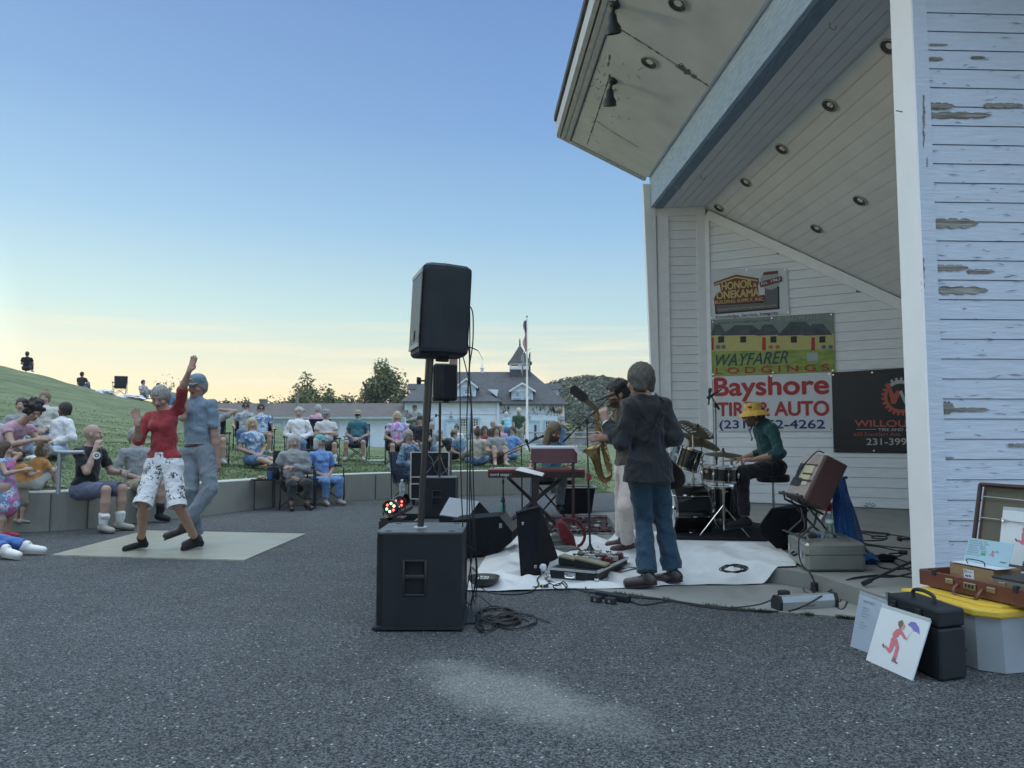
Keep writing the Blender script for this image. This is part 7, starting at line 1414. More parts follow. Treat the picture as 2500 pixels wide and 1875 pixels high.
mb = MB(); rr_ = [.016+.022*(i/(n_-1))**.8 if i < n_*.72 else .036+.062*((i/(n_-1)-.72)/.28)**2.6 for i in range(n_)]; mb.tube(body_, rr_, 18, caps=False); part('body_tube', mb, brass, t, True)
mb = MB(); a, b = body_[-1], body_[-2]; mb.lathe([(.096, -.002), (.102, 0), (.102, .004), (.096, .004)], a, basis(Vector((0, 1, 0)), (a-b)), 26, cap=False); part('bell_rim', mb, brass, t, True)
r = random.Random(3)
for i in range(16):
 k = 2+i; q = body_[min(k, n_-12)]; mb = MB(); c = q+Vector((r.uniform(-.03, .035), -.03, 0)); mb.lathe([(.014, 0), (.016, .004), (.001, .006)], c, basis((1, 0, 0), (r.uniform(-.3, .3), -1, 0)), 12, cap=False); part('key_cup', mb, brass, t, True)
for dx in (-.03, .03): mb = MB(); mb.tube([q+Vector((dx, -.035, 0)) for q in body_[1:16]], .0035, 5); part('key_rod', mb, brass, t, True)
# keyboard player
J = traced(dict(Y=10.75, s=1.0, pel=(1346, 1152), neck=(1346, 1082), head=(1353, 1055, -.06), cy=8, elL=(1386, 1112, True), wrL=(1383, 1137, True), elR=(1306, 1116, True), wrR=(1295, 1140, True), knL=(1372, 1166, True), anL=(1366, 1236, False), knR=(1306, 1166, True), anR=(1300, 1238, False), toL=(10,), toR=(-5,)))
person(J, 'long haired keyboard player in blue shirt bending over the keys', dict(hd=(42, -22), s=1.0, hs=1.1, hair='dkblonde', style='vlong', skin=(.34, .21, .16), beard=(.09, .055, .035), shirt=bluesh, sleeve=.7, trousers=greyj, leg=1.9, tl=.016, shoes=blackc, h=.0125), 'musicians', 10.7)
t = thing('keyboard_bench', 'black bench under the keyboard player', 'bench', (J['pel'][0], 10.8, 0)); mb = MB(); mb.box((J['pel'][0], 10.85, J['pel'][2]-.15), (.6, .34, .07), bev=.02); part('seat', mb, plastic, t)
for i in (-1, 1): mb = MB(); mb.tube([(J['pel'][0]-i*.22, 10.85, J['pel'][2]-.18), (J['pel'][0]+i*.22, 10.85, .02)], .014, 6); part('leg', mb, blkmetal, t)
# drummer
J = traced(dict(Y=8.0, s=1.0, pel=(1886, 1136), neck=(1866, 1034), head=(1838, 1014, 0), cy=-86, elL=(1904, 1108, True), wrL=(1842, 1122, True), elR=(1864, 1102, False), wrR=(1812, 1119, False), knL=(1812, 1153, True), anL=(1818, 1284, True), knR=(1806, 1158, False), anR=(1803, 1272, False), toL=(-88,), toR=(-92,)))
person(J, 'drummer in green shirt and yellow bucket hat facing left', dict(hd=(-92, -6), s=1.0, b=.92, hair='brown', style='short', skin=(.34, .19, .14), beard=(.10, .07, .05), shirt=greenc, sleeve=1.45, loose=.014, collar=True, tuck=True, trousers=blackc, tl=.014, leg=1.92, shoes=suede, hat='bucket', hatm=cloth('hat_mustard', (.56, .34, .06)), glasses='clear', handL=dict(d=V(-1, 0, 0), pn=V(0, .3, -1), th=V(0, .9, .2), curl=.95), handR=dict(d=V(-1, 0, 0), pn=V(0, .3, -1), th=V(0, -.9, .2), curl=.95)), 'musicians', 8.0)
P_ = J['_P']; mb = MB(); c = Vector(P_(-.075, .045, .09)); r_, f_, u_ = J['_hb']; mb.box(c+Vector(-r_)*.012, (.045, .004, .016), basis(Vector(f_), Vector(u_))); part('hat_label', mb, blackm, J['_thing'])
mb = MB(); a = Vector(P_(-.08, .03, .0)); mb.tube(curve_pts([a, Vector(P_(-.06, .07, -.12)), Vector(P_(-.04, .05, -.24)), Vector(P_(.0, .07, -.12)), Vector(P_(.08, .03, 0))], 5), .0025, 5); mb.cyl(Vector(P_(-.04, .05, -.24)), Vector(P_(-.04, .06, -.27)), .008, n=8); part('chin_cord', mb, blackm, J['_thing'])
stick = M('drumstick', (.40, .30, .18), .5, var=.1)
for w, q, lab in ((J['wrL'], at(1763, 1126, 7.85), 'lower drumstick in the hand nearest the camera'), (J['wrR'], at(1772, 1117, 8.1), 'upper drumstick in the far hand of the drummer')):
 w = Vector(w)+Vector((-.07, 0, 0)); d_ = (q-w).normalized(); mb = MB(); mb.tube([w-d_*.08, w+d_*.24, q, q+d_*.02], [.0075, .007, .004, .005], 8); solo('drumstick', mb, stick, lab, 'drumstick', w, 'drumsticks', True)
# dancers
floral = None
def floral_mat(name, base, cols, sc=14, thr=.38):
 m, n, l, b = nt(name); t = n.new('ShaderNodeTexCoord'); v = n.new('ShaderNodeTexVoronoi'); v.inputs['Scale'].default_value = sc; z = n.new('ShaderNodeTexNoise'); z.inputs['Scale'].default_value = sc*2; z.inputs['Detail'].default_value = 3
 ad = n.new('ShaderNodeMix'); ad.data_type = 'VECTOR'; ad.inputs[0].default_value = .10; l.new(t.outputs['Object'], z.inputs[0]); l.new(t.outputs['Object'], ad.inputs[4]); l.new(z.outputs[1], ad.inputs[5]); l.new(ad.outputs[1], v.inputs[0])
 r = n.new('ShaderNodeMapRange'); l.new(v.outputs['Distance'], r.inputs[0]); r.inputs[1].default_value = thr; r.inputs[2].default_value = thr-.06
 r2 = n.new('ShaderNodeValToRGB'); s_ = n.new('ShaderNodeSeparateColor'); l.new(v.outputs['Color'], s_.inputs[0]); l.new(s_.outputs[0], r2.inputs[0]); r2.color_ramp.interpolation = 'CONSTANT'; e = r2.color_ramp.elements; e[0].color = (*cols[0], 1); e[1].position = 1/len(cols); e[1].color = (*cols[1], 1)
 for i, c_ in enumerate(cols[2:]): q = e.new((i+2)/len(cols)); q.color = (*c_, 1)
 z2 = n.new('ShaderNodeTexNoise'); z2.inputs['Scale'].default_value = sc*2.2; z2.inputs['Distortion'].default_value = 2; l.new(t.outputs['Object'], z2.inputs[0]); r3 = n.new('ShaderNodeMapRange'); l.new(z2.outputs[0], r3.inputs[0]); r3.inputs[1].default_value = .47; r3.inputs[2].default_value = .50
 r4 = n.new('ShaderNodeMath'); r4.operation = 'MULTIPLY'; l.new(r.outputs[0], r4.inputs[0]); l.new(r3.outputs[0], r4.inputs[1])
 x = n.new('ShaderNodeMix'); x.data_type = 'RGBA'; l.new(r4.outputs[0], x.inputs[0]); x.inputs[6].default_value = (*base, 1); l.new(r2.outputs[0], x.inputs[7]); l.new(x.outputs[2], b.inputs['Base Color']); b.inputs['Roughness'].default_value = .85
 z3 = n.new('ShaderNodeTexNoise'); z3.inputs['Scale'].default_value = 9; z3.inputs['Distortion'].default_value = 1.5; l.new(t.outputs['Object'], z3.inputs[0]); bp = n.new('ShaderNodeBump'); bp.inputs['Strength'].default_value = .7; bp.inputs['Distance'].default_value = .03; l.new(z3.outputs[0], bp.inputs['Height']); l.new(bp.outputs[0], b.inputs['Normal']); return m
floral = floral_mat('trousers_floral', (.60, .61, .62), [(.03, .035, .04), (.60, .61, .62), (.07, .075, .08), (.04, .03, .035)], 13, .5)
J = traced(dict(Y=7.5, s=.93, pel=(401, 1128), neck=(400, 1004), head=(391, 972, -.05), cy=-6, sw=.165, shL=(437, 1000, True), elL=(444, 953, True), wrL=(461, 908, True), elR=(338, 1076, True), wrR=(336, 1038, True), knL=(431, 1226, True), anL=('g', 481, 1322, .09), knR=(352, 1222, True), anR=('g', 344, 1324, .09), toL=(-38, .055), toR=(-52, .055)))
person(J, 'dancing woman in red top and white floral knee length trousers', dict(hd=(4, -26), s=.93, b=.98, hair='grey', style='short', skin=(.40, .24, .18), shirt=redk, sleeve=1.05, loose=.010, bust=.8, hem=.05, trousers=floral, tl=.020, leg=1.07, flr=-.006, shoes=suede, boot=.12, shoer=1.05, solem=M('sole_pale', (.3, .3, .3), .7), handR=dict(d=V(-.2, 0, 1), pn=V(.1, -1, .0), th=V(1, 0, .3), curl=.12, spread=.5), handL=dict(d=V(.35, 0, .9), pn=V(-.2, -.9, .1), th=V(1, -.1, -.1), curl=.15, spread=.4)), 'dancers', 7.5)
for S_ in 'LR':
 k, an = J['kn'+S_], J['an'+S_]; hp = J['hip'+S_]; p = hp+(k-hp)*1.06; d = nrm(k-hp); mb = MB(); mb.lathe([(.084, -.03), (.092, -.03), (.094, .03), (.084, .03)], p, basis(Vector((1, 0, 0)), Vector(d)), 22, cap=False); part('turned_up_cuff', mb, whitec, J['_thing'], True)
J = traced(dict(Y=8.25, s=1.03, pel=(484, 1100), neck=(478, 974), head=(481, 944, -.03), cy=-8, sw=.18, elL=(524, 1062, True), wrL=(531, 1119, True), elR=(446, 1020, True), wrR=(452, 960, True), knL=(514, 1196, True), anL=(446, 1286, False), knR=(466, 1198, True), anR=('g', 478, 1312, .10), toL=(-80, .09), toR=(-20,)))
person(J, 'dancing man in blue shirt, cap and faded jeans behind the woman', dict(hd=(-14, -10), s=1.03, b=.97, hair='grey', style='short', skin=(.38, .23, .18), shirt=chamb, sleeve=.75, loose=.014, sle=.0, tuck=True, collar=True, trousers=jeansf, tl=.018, leg=1.95, flr=.012, shoes=leather, hat='cap', hatm=cloth('cap_slate', (.13, .20, .25))), 'dancers', 8.2)
mb = MB(); c = J['pel']+V(0, 0, .055); mb.lathe([(.152, -.018), (.156, 0), (.152, .018)], c, None, 28, cap=False)
mb.v = [(c[0]+(v[0]-c[0])*1.02, c[1]+(v[1]-c[1])*.80, v[2]) for v in mb.v]; part('belt', mb, leather, J['_thing'], True)
# ================= DRUMS =================
shell_b = M('drum_black', (.012, .013, .014), .16, coat=.6, var=.3, vs=3, stretch=(1, 1, 8)); headw = M('drum_head', (.5, .5, .48), .5, var=.05); cymm = M('cymbal_dark', (.115, .10, .065), .38, metal=.85, var=.3, vs=9)
dk_ = thing('drum_kit', 'black drum kit with chrome stands on the rug by the drummer', 'drum kit', (2.0, 8.0, SZ))
def drum(c, ax, r0, d, nm, heads=True, lugs=8):
 c = Vector(c); ax = Vector(ax).normalized(); m3 = basis(ax.orthogonal(), ax); mb = MB(); mb.lathe([(r0, -d/2), (r0, d/2)], c, m3, 32, cap=True); o_ = part(nm, mb, shell_b, dk_, True)
 for s_ in (-1, 1): mb = MB(); mb.lathe([(r0*.97, s_*d/2), (r0*1.05, s_*d/2-s_*.012), (r0*1.05, s_*(d/2+.012)), (r0*.98, s_*(d/2+.012)), (r0*.97, s_*(d/2+.003))], c, m3, 32, cap=False); part('hoop', mb, chrome, o_, True); mb = MB(); mb.lathe([(r0*.98, 0), (.001, .001)], c+ax*s_*(d/2+.003), m3, 28, cap=False); part('head', mb, headw, o_)
 for i in range(lugs):
  a = i/lugs*6.283+.2; p = c+m3@Vector((math.cos(a)*(r0+.018), math.sin(a)*(r0+.018), 0)); mb = MB(); mb.cyl(p-ax*d*.48, p+ax*d*.48, .0045, n=6); mb.box(p, (.022, .022, min(.05, d*.5)), basis(Vector(m3@Vector((math.cos(a), math.sin(a), 0))), ax), bev=.004); part('tension_lug', mb, chrome, o_, True)
 mb = MB(); q = m3@Vector((math.cos(4.6), math.sin(4.6), 0)); return o_
bd = (X(1678, 1240, 8.2), 8.25, SZ+.27); drum(bd, (1, .12, 0), .265, .40, 'bass_drum', lugs=8)
for px in (1640, 1668): mb = MB(); p = at(px, 1210, 7.98); mb.cyl(p, p+Vector((.035, 0, 0)), .012, n=8); part('spur_lug', mb, chrome, dk_, True)
mb = MB(); a = at(1645, 1240, 7.95); mb.cyl(a, a-Vector((.0, .02, .12)), .009, n=8); mb.lathe([(.02, -.02), (.028, 0), (.01, .02)], a, n=12); part('spur', mb, chrome, dk_, True)
drum(at(1672, 1118, 8.15), (.30, -.05, .95), .165, .22, 'rack_tom', lugs=6)
drum(at(1757, 1157, 7.75), (.05, -.04, 1), .178, .14, 'snare_drum', lugs=8)
drum((X(1775, 1210, 8.5), 8.75, SZ+.30), (0, 0, 1), .20, .36, 'floor_tom', lugs=6)
mb = MB(); mb.box(at(1690, 1075, 8.9), (.22, .2, .16), .3, bev=.02); part('drum_module', mb, M('module_grey', (.33, .33, .31), .6), dk_)
for p, cc in ((at(1651, 1110, 7.97), (.45, .42, .34)), (at(1725, 1151, 7.57), (.42, .2, .12))): mb = MB(); mb.lathe([(.018, 0), (.015, .003), (.001, .004)], p, basis((1, 0, 0), (0, -1, .1)), 12, cap=False); part('shell_badge', mb, M('badge%.2f' % cc[1], cc, .4), dk_)
def stand(base, top, splay, name, label):
 base, top = Vector(base), Vector(top); t = thing(name, label, 'stand', tuple(base), 'cymbal stands'); mb = MB(); mb.cyl(base+Z(.06), base.lerp(top, .5), .013, n=10); mb.cyl(base.lerp(top, .5), top, .009, n=10)
 for u in (.3, .52, .78): q = base.lerp(top, u); mb.cyl(q-Z(.02), q+Z(.02), .019, n=10); mb.cyl(q, q+Vector((.045, -.01, 0)), .006, n=6)
 part('pole', mb, chrome, t, True)
 for k in range(3):
  a = splay+k*2.094; f_ = base+Vector((math.cos(a)*.30, math.sin(a)*.30, .012)); mb = MB(); mb.tube([base+Z(.34), f_.lerp(base+Z(.34), .02)], .008, 6); mb.tube([base+Z(.07), f_.lerp(base+Z(.34), .45)], .006, 6); mb.cyl(f_, f_+Z(.02), .013, n=8, mi=0); part('leg', mb, chrome, t, True)
 return t
cb = gd(1696, 1300, SZ); cb.x = X(1695, 1290, cb.y); stand(cb, at(1691, 1052, cb.y), .3, 'cymbal_stand', 'chrome cymbal stand nearest the guitarist')
hb = gd(1768, 1312, SZ); stand(hb, at(1765, 1098, hb.y), 1.3, 'hi_hat_stand', 'chrome hi-hat stand in front of the snare drum')
def cymbal(c, r0, ax, label, holes=False, name='cymbal'):
 c = Vector(c); m3 = basis(Vector(ax).orthogonal(), Vector(ax)); mb = MB(); mb.lathe([(r0, -.012), (r0*.6, .004), (r0*.2, .012), (r0*.17, .016), (r0*.1, .03), (.004, .034)], c, m3, 40, cap=False); mb.lathe([(.012, .034), (.012, .06), (.004, .062)], c, m3, 10, mi=1)
 if holes:
  for ring, n_ in ((.82, 26), (.68, 20), (.54, 14)):
   for i in range(n_):
    if (i//(n_//6+1)) % 2 == 0:
     a = i/n_*6.283; p = c+m3@Vector((math.cos(a)*r0*ring, math.sin(a)*r0*ring, -.001+.014*(1-ring))); mb.lathe([(.012, .0), (.001, .0005)], p+m3@Vector((0, 0, .001)), m3, 10, mi=2, cap=False); mb.lathe([(.012, .0), (.001, -.0005)], p-m3@Vector((0, 0, .005)), m3, 10, mi=2, cap=False)
 solo(name, mb, [cymm, rubber, M('hole_light', (.55, .57, .56), .9, var=0)], label, 'cymbal', c, 'cymbals', True)
cymbal(at(1700, 1047, cb.y), .215, (.30, -.42, .86), 'dark cymbal with rings of holes on the tall stand', True); cymbal(at(1712, 1076, 8.6), .235, (.35, -.30, .9), 'plain larger cymbal behind the one with holes')
cymbal(at(1765, 1108, hb.y), .205, (.02, -.10, 1), 'flat hi-hat cymbal pair in front of the drummer'); mb = MB()
cb2 = Vector((X(1718, 1200, 8.65), 8.65, SZ)); stand(cb2, at(1712, 1080, 8.6), .9, 'cymbal_stand', 'chrome stand behind the drums holding the plain cymbal')
t = thing('drum_throne', 'round black drum stool under the drummer', 'stool', (X(1890, 1160, 8.0), 8.05, SZ)); c = Vector((X(1891, 1160, 8.0), 8.05, 0)); zt_ = bz(1158, 8.0)
mb = MB(); mb.lathe([(.02, zt_-.085), (.15, zt_-.085), (.17, zt_-.07), (.175, zt_-.03), (.165, zt_-.005), (.10, zt_), (.001, zt_)], c, n=28, cap=False); part('seat', mb, plastic, t, True); mb = MB(); mb.cyl(c+Z(SZ+.05), c+Z(zt_-.08), .014, n=10); part('post', mb, chrome, t, True)
for k in range(3): a = k*2.094+.4; mb = MB(); mb.tube([c+Z(SZ+.22), c+Vector((math.cos(a)*.26, math.sin(a)*.26, SZ+.015))], .009, 6); part('leg', mb, chrome, t)
# ================= BANNERS =================
bw_p = K+BN*.032
def wq(px, py, d=0.0): return pl(px, py, bw_p+BN*d, BN)
def quadm(mb, P, d=0.0, mi=0): mb.face([wq(x, y, d) for x, y in P], mi); return mb
PR = lambda n, c: M('print_'+n, c, .6, var=.06, vs=8)
def banner(P, mat, label, cat='banner'):
 t = thing('banner', label, cat, tuple(wq(*P[3])), 'banners on the side wall'); c = sum((wq(*p) for p in P), Vector())/4; N_ = 16; vs = []; fs = []
 for j in range(N_+1):
  for i in range(N_+1):
   u, v = i/N_, j/N_; x = (P[0][0]*(1-u)+P[1][0]*u)*(1-v)+(P[3][0]*(1-u)+P[2][0]*u)*v; y = (P[0][1]*(1-u)+P[1][1]*u)*(1-v)+(P[3][1]*(1-u)+P[2][1]*u)*v; vs.append(wq(x, y, .0))
 for j in range(N_):
  for i in range(N_): k = j*(N_+1)+i; fs.append((k, k+1, k+N_+2, k+N_+1))
 link_mesh('vinyl', vs, fs, mat, t, None, True)
 for u in (0.02, .5, .98):
  for v in (.03, .97):
   x = (P[0][0]*(1-u)+P[1][0]*u)*(1-v)+(P[3][0]*(1-u)+P[2][0]*u)*v; y = (P[0][1]*(1-u)+P[1][1]*u)*(1-v)+(P[3][1]*(1-u)+P[2][1]*u)*v; mb = MB(); mb.lathe([(.014, 0), (.012, .004), (.005, .004)], wq(x, y, .001), basis(BW, BN), 10, cap=False); part('grommet', mb, chrome, t)
 return t
def wtext(t, s, px0, px1, pyb, pyt, mat, d=.006, bold=.02, shear=0, nm='lettering', slope=0.0, sp=1.0):
 o_ = wq(px0, pyb, d); e_ = wq(px1, pyb+slope, d); ux = (e_-o_); hgt = (wq(px0, pyt, d)-o_).length; mb = MB(); text_mesh(mb, s, o_, ux, (0, 0, 1), hgt/.70, width=ux.length, bold=bold, shear=shear, sp=sp); return part(nm, mb, mat, t)
zb = lambda x, y: (1550+x/3.0157, 600+y/3.0157)
dr, go, gr, nv, bk = PR('dark_red', (.17, .045, .035)), PR('gold', (.55, .43, .16)), PR('grey', (.20, .215, .23)), PR('navy', (.02, .03, .17)), PR('black', (.02, .025, .03)); rd = PR('red', (.40, .035, .035)); vin = M('vinyl_white', (.60, .62, .64), .4, bump=.2, bs=5, var=.03, dist=.01)
t = banner([zb(530, 170), zb(1118, 165), zb(1140, 500), zb(555, 545)], vin, 'white building supply banner with red and gold house logo, uppermost')
mb = MB(); quadm(mb, [zb(*p) for p in ((588, 440), (1062, 468-12), (1062, 300), (958, 300), (958, 385), (588, 400))], .002); quadm(mb, [zb(*p) for p in ((588, 430), (958, 405), (958, 300), (1062, 300), (1066, 466), (592, 505))], .003, 1); quadm(mb, [zb(*p) for p in ((600, 440), (950, 420), (968, 310), (1050, 310), (1052, 455), (604, 492))], .004); part('logo_panel', mb, [gr, bk], t)
mb = MB(); quadm(mb, [zb(*p) for p in ((578, 270), (745, 212), (912, 240), (912, 268), (905, 300), (915, 365), (955, 360), (968, 408), (585, 438), (582, 390), (600, 350), (632, 335), (625, 285), (585, 295))], .005); part('logo_house', mb, dr, t)
mb = MB(); quadm(mb, [zb(*p) for p in ((585, 278), (745, 226), (905, 252), (905, 262), (745, 238), (590, 288))], .007); part('logo_roof_line', mb, go, t)
wtext(t, 'HONOR', *[zb(640, 0)[0], zb(862, 0)[0], zb(0, 327)[1], zb(0, 272)[1]], go, .008, .03, slope=-8); wtext(t, '&', zb(870, 0)[0], zb(900, 0)[0], zb(0, 302)[1], zb(0, 272)[1], go, .008)
wtext(t, 'ONEKAMA', zb(602, 0)[0], zb(915, 0)[0], zb(0, 392)[1], zb(0, 338)[1], go, .008, .03, slope=-8); wtext(t, 'BUILDING SUPPLY, INC.', zb(590, 0)[0], zb(952, 0)[0], zb(0, 429)[1], zb(0, 405)[1], go, .008, .02, slope=-9)
wtext(t, 'www.honorbldgsupply.com', zb(612, 0)[0], zb(1040, 0)[0], zb(0, 478)[1], zb(0, 464)[1], go, .008, .0, slope=-12); wtext(t, 'Knowledge, Service, Integrity.', zb(596, 0)[0], zb(1060, 0)[0], zb(0, 536)[1], zb(0, 514)[1], bk, .004, .01, slope=-11)
mb = MB(); cx_, cy_ = 997, 255; q = []
for i in range(48): a = i/48*6.283; rr = 76 if i % 2 else 68; q.append(zb(cx_+rr*math.cos(a), cy_+rr*math.sin(a)*.95))
quadm(mb, q, .010); part('saw_blade', mb, PR('silver', (.36, .38, .38)), t)
mb = MB(); quadm(mb, [zb(*p) for p in ((945, 195), (1053, 183), (1053, 205), (945, 217))], .011); quadm(mb, [zb(*p) for p in ((915, 268), (1080, 222), (1085, 262), (925, 308))], .012); part('logo_ribbon', mb, dr, t); wtext(t, 'Est. 1963', zb(930, 0)[0], zb(1070, 0)[0], zb(0, 290)[1], zb(0, 268)[1], vin, .014, .01, slope=-12)
t = banner([zb(553, 548), zb(1463, 492), zb(1475, 930), zb(557, 960)], PR('sky_grey', (.20, .25, .22)), 'green and yellow lodgings banner with painted cottages, second down')
PG, PY, PRf = ramp_mat('print_grass', 'noise', 5, [(.3, (.16, .24, .05)), (.5, (.26, .34, .08)), (.7, (.36, .38, .10))], .6, (1, 1, 3)), PR('yellow', (.50, .45, .17)), ramp_mat('print_roof', 'noise', 8, [(.3, (.045, .055, .07)), (.7, (.10, .11, .12))], .6)
mb = MB(); quadm(mb, [zb(*p) for p in ((556, 775), (1470, 760), (1475, 930), (557, 960))], .002, 0); quadm(mb, [zb(*p) for p in ((556, 655), (1465, 640), (1470, 762), (556, 778))], .003, 1)
for x0_, x1_, yt in ((556, 660, 580), (640, 960, 585), (900, 1060, 580), (1060, 1340, 560), (1250, 1440, 575)): quadm(mb, [zb(*p) for p in ((x0_-10 if x0_ > 560 else x0_, 662), (x0_+(x1_-x0_)*.3, yt), (x0_+(x1_-x0_)*.7, yt), (x1_+15, 655))], .0045+x0_*1e-6, 2)
part('painted_scene', mb, [PG, PY, PRf], t)
mb = MB()
for x_ in (635, 797, 1020, 1170, 1380): quadm(mb, [zb(*p) for p in ((x_-22, 668), (x_+22, 666), (x_+22, 712), (x_-22, 714))], .006, 0)
for x_ in (567, 950, 1312): quadm(mb, [zb(*p) for p in ((x_-12, 675), (x_+12, 674), (x_+14, 768), (x_-14, 770))], .007, 1)
for x_, m_ in ((612, 2), (652, 2), (1000, 3), (1050, 3), (1390, 2), (1440, 2)): quadm(mb, [zb(x_+18*math.cos(i*.7), 745+16*math.sin(i*.7)) for i in range(9)], .008, m_)
quadm(mb, [zb(*p) for p in ((1262, 790), (1345, 785), (1350, 845), (1270, 850))], .006, 4); part('painted_details', mb, [bk, rd, PR('slate', (.10, .17, .22)), PR('rust', (.4, .14, .06)), PR('mist', (.35, .42, .42))], t)
wtext(t, 'wayfarerlodgings.com', zb(605, 0)[0], zb(995, 0)[0], zb(0, 576)[1], zb(0, 562)[1], bk, .006, 0, slope=-8, sp=1.3); wtext(t, 'T. 231.794.3333', zb(1055, 0)[0], zb(1350, 0)[0], zb(0, 552)[1], zb(0, 524)[1], PR('pale', (.4, .42, .4)), .006, 0, shear=.2, slope=-6, sp=1.2)
wtext(t, 'WAYFARER', zb(598, 0)[0], zb(1130, 0)[0], zb(0, 888)[1], zb(0, 800)[1], PR('ink', (.03, .055, .10)), .009, .0, shear=.35, slope=-8); wtext(t, 'L O D G I N G S', zb(596, 0)[0], zb(1430, 0)[0], zb(0, 944)[1], zb(0, 900)[1], rd, .009, .02, slope=-9)
t = banner([zb(558, 965), zb(1447, 930), zb(1460, 1365), zb(606, 1366)], vin, 'white tyre shop banner with big red words behind the drummer')
wtext(t, 'Bayshore', zb(588, 0)[0], zb(1424, 0)[0], zb(0, 1103)[1], zb(0, 972)[1], rd, .004, .028, slope=-5.5); wtext(t, 'TIRE & AUTO', zb(612, 0)[0], zb(1428, 0)[0], zb(0, 1252)[1], zb(0, 1155)[1], rd, .004, .03, slope=-2); wtext(t, '(231) 352-4262', zb(624, 0)[0], zb(1398, 0)[0], zb(0, 1344)[1], zb(0, 1285)[1], nv, .004, .02, slope=0)
t = banner([zb(1447, 933), (2228, 897), (2232, 1107.5), zb(1463, 1522)], M('vinyl_black', (.006, .010, .018), .35, bump=.25, bs=4, var=.1, dist=.012), 'black tyre shop banner with red gear emblem, partly behind the white jamb')
og = PR('coral', (.45, .10, .07)); lt = PR('light_grey', (.45, .46, .46)); cx_, cy_ = 1955, 1110
def gear(a0, a1, mi, mb, d):
 n_ = int((a1-a0)/.13)
 for i in range(n_):
  a, b = a0+(a1-a0)*i/n_, a0+(a1-a0)*(i+1)/n_; R1 = 140 if i % 2 else 122; quadm(mb, [zb(cx_+R*math.cos(q), cy_+R*math.sin(q)) for R, q in ((96, a), (96, b), (R1, b), (R1, a))], d, mi)
mb = MB(); gear(-.35, 4.0, 0, mb, .004); gear(4.0, 5.93, 1, mb, .004); quadm(mb, [zb(*p) for p in ((1855, 1010), (1880, 1100), (1905, 1140), (1950, 1085), (1935, 1060), (1905, 1095), (1880, 1020))], .006, 0); quadm(mb, [zb(*p) for p in ((1855, 1010), (1888, 1165), (1920, 1165), (1955, 1085), (1945, 1070), (1908, 1120), (1875, 1015))], .005, 0); quadm(mb, [zb(*p) for p in ((1945, 1075), (1965, 1062), (2005, 1160), (1985, 1165))], .006, 1); part('gear_emblem', mb, [og, lt], t)
wtext(t, 'WILLOUGHBY', zb(1622, 0)[0], zb(2290, 0)[0], zb(0, 1330)[1], zb(0, 1284)[1], og, .004, .03, slope=1); wtext(t, 'TIRE AND AUTO', zb(1792, 0)[0], zb(2110, 0)[0], zb(0, 1364)[1], zb(0, 1343)[1], lt, .004, .01); wtext(t, '620 Frankfort Ave.', zb(1612, 0)[0], zb(1962, 0)[0], zb(0, 1400)[1], zb(0, 1374)[1], og, .004, .0); wtext(t, '231-399-', zb(1706, 0)[0], zb(2030, 0)[0], zb(0, 1466)[1], zb(0, 1418)[1], lt, .004, .01)
mb = MB(); quadm(mb, [zb(*p) for p in ((1630, 1350), (1778, 1350), (1778, 1353), (1630, 1353))], .004); part('rule', mb, lt, t)
# leaf by the wall
mb = MB(); c = at(2122, 1240, 10.6); r = random.Random(1)
for i in range(5): a = i*.7+.2; mb.face([c, c+Vector((math.cos(a-.2)*.05, -.01, .02+math.sin(a-.2)*.05)), c+Vector((math.cos(a)*.10, -.02, .03+math.sin(a)*.06)), c+Vector((math.cos(a+.2)*.05, -.03, .02+math.sin(a+.2)*.05))])
solo('dry_leaf', mb, M('leaf_brown', (.20, .10, .06), .8), 'dry brown leaf against the foot of the side wall', 'leaf', c)
# ================= MERCHANDISE =================
z4 = lambda x, y: (1947+x/4, 1260+y/4)
A0, B0, C0_, D0 = Vector((2.055, 4.12, 0)), Vector((2.10, 3.70, 0)), Vector((2.265, 3.76, 0)), Vector((2.235, 4.18, 0)); t = thing('hard_case', 'black hard carrying case with top handle behind the two records', 'case', tuple(A0)); Hk = .345
mb = MB(); hull(mb, [p+Z(z) for p in (A0, B0, C0_, D0) for z in (.004, Hk-.09)], bev=.012); part('case_body', mb, plastic, t); mb = MB(); hull(mb, [p+Z(z) for p in (A0, B0, C0_, D0) for z in (Hk-.086, Hk)], bev=.012); part('case_lid', mb, plastic, t)
m_ = (A0+C0_)/2+Z(Hk); ua = (B0-A0).normalized(); mb = MB(); mb.tube(curve_pts([m_-ua*.085, m_-ua*.08+Z(.035), m_-ua*.03+Z(.048), m_+ua*.03+Z(.048), m_+ua*.08+Z(.035), m_+ua*.085], 4), .010, 8); part('handle', mb, rubber, t, True)
for u in (.18, .66): mb = MB(); p = A0.lerp(B0, u)+Z(Hk-.09); p = p+Z(.03); mb.box(p-Vector((.006, 0, 0)), (.04, .016, .075), basis(ua, (0, 0, 1)), bev=.004); mb.box(p-Vector((.016, 0, .01)), (.022, .012, .05), basis(ua, (0, 0, 1)), bev=.003); part('latch', mb, blkmetal, t)
mb = MB(); hull(mb, [A0+Z(Hk-.028)+Vector((a, b, c)) for a in (-.002, .02) for b in (-.02, .006) for c in (0, .03)]); part('corner_guard', mb, chrome, t)
art_w = M('sleeve_white', (.60, .64, .68), .35, var=.03, coat=.5, bump=.25, bs=12, dist=.006); art_b = M('sleeve_pale_blue', (.36, .43, .52), .35, var=.04, coat=.4, bump=.2, bs=10, dist=.006); pink = M('art_pink', (.55, .16, .19), .5, var=.08); vio = M('art_violet', (.16, .15, .42), .5, var=.15); skn = M('art_brown', (.20, .12, .09), .5)
def frame_of(bl, br, tl): ux = br-bl; uz = tl-bl; n_ = ux.cross(uz).normalized(); n_ = n_ if n_.y < 0 else -n_; return ux, uz, n_
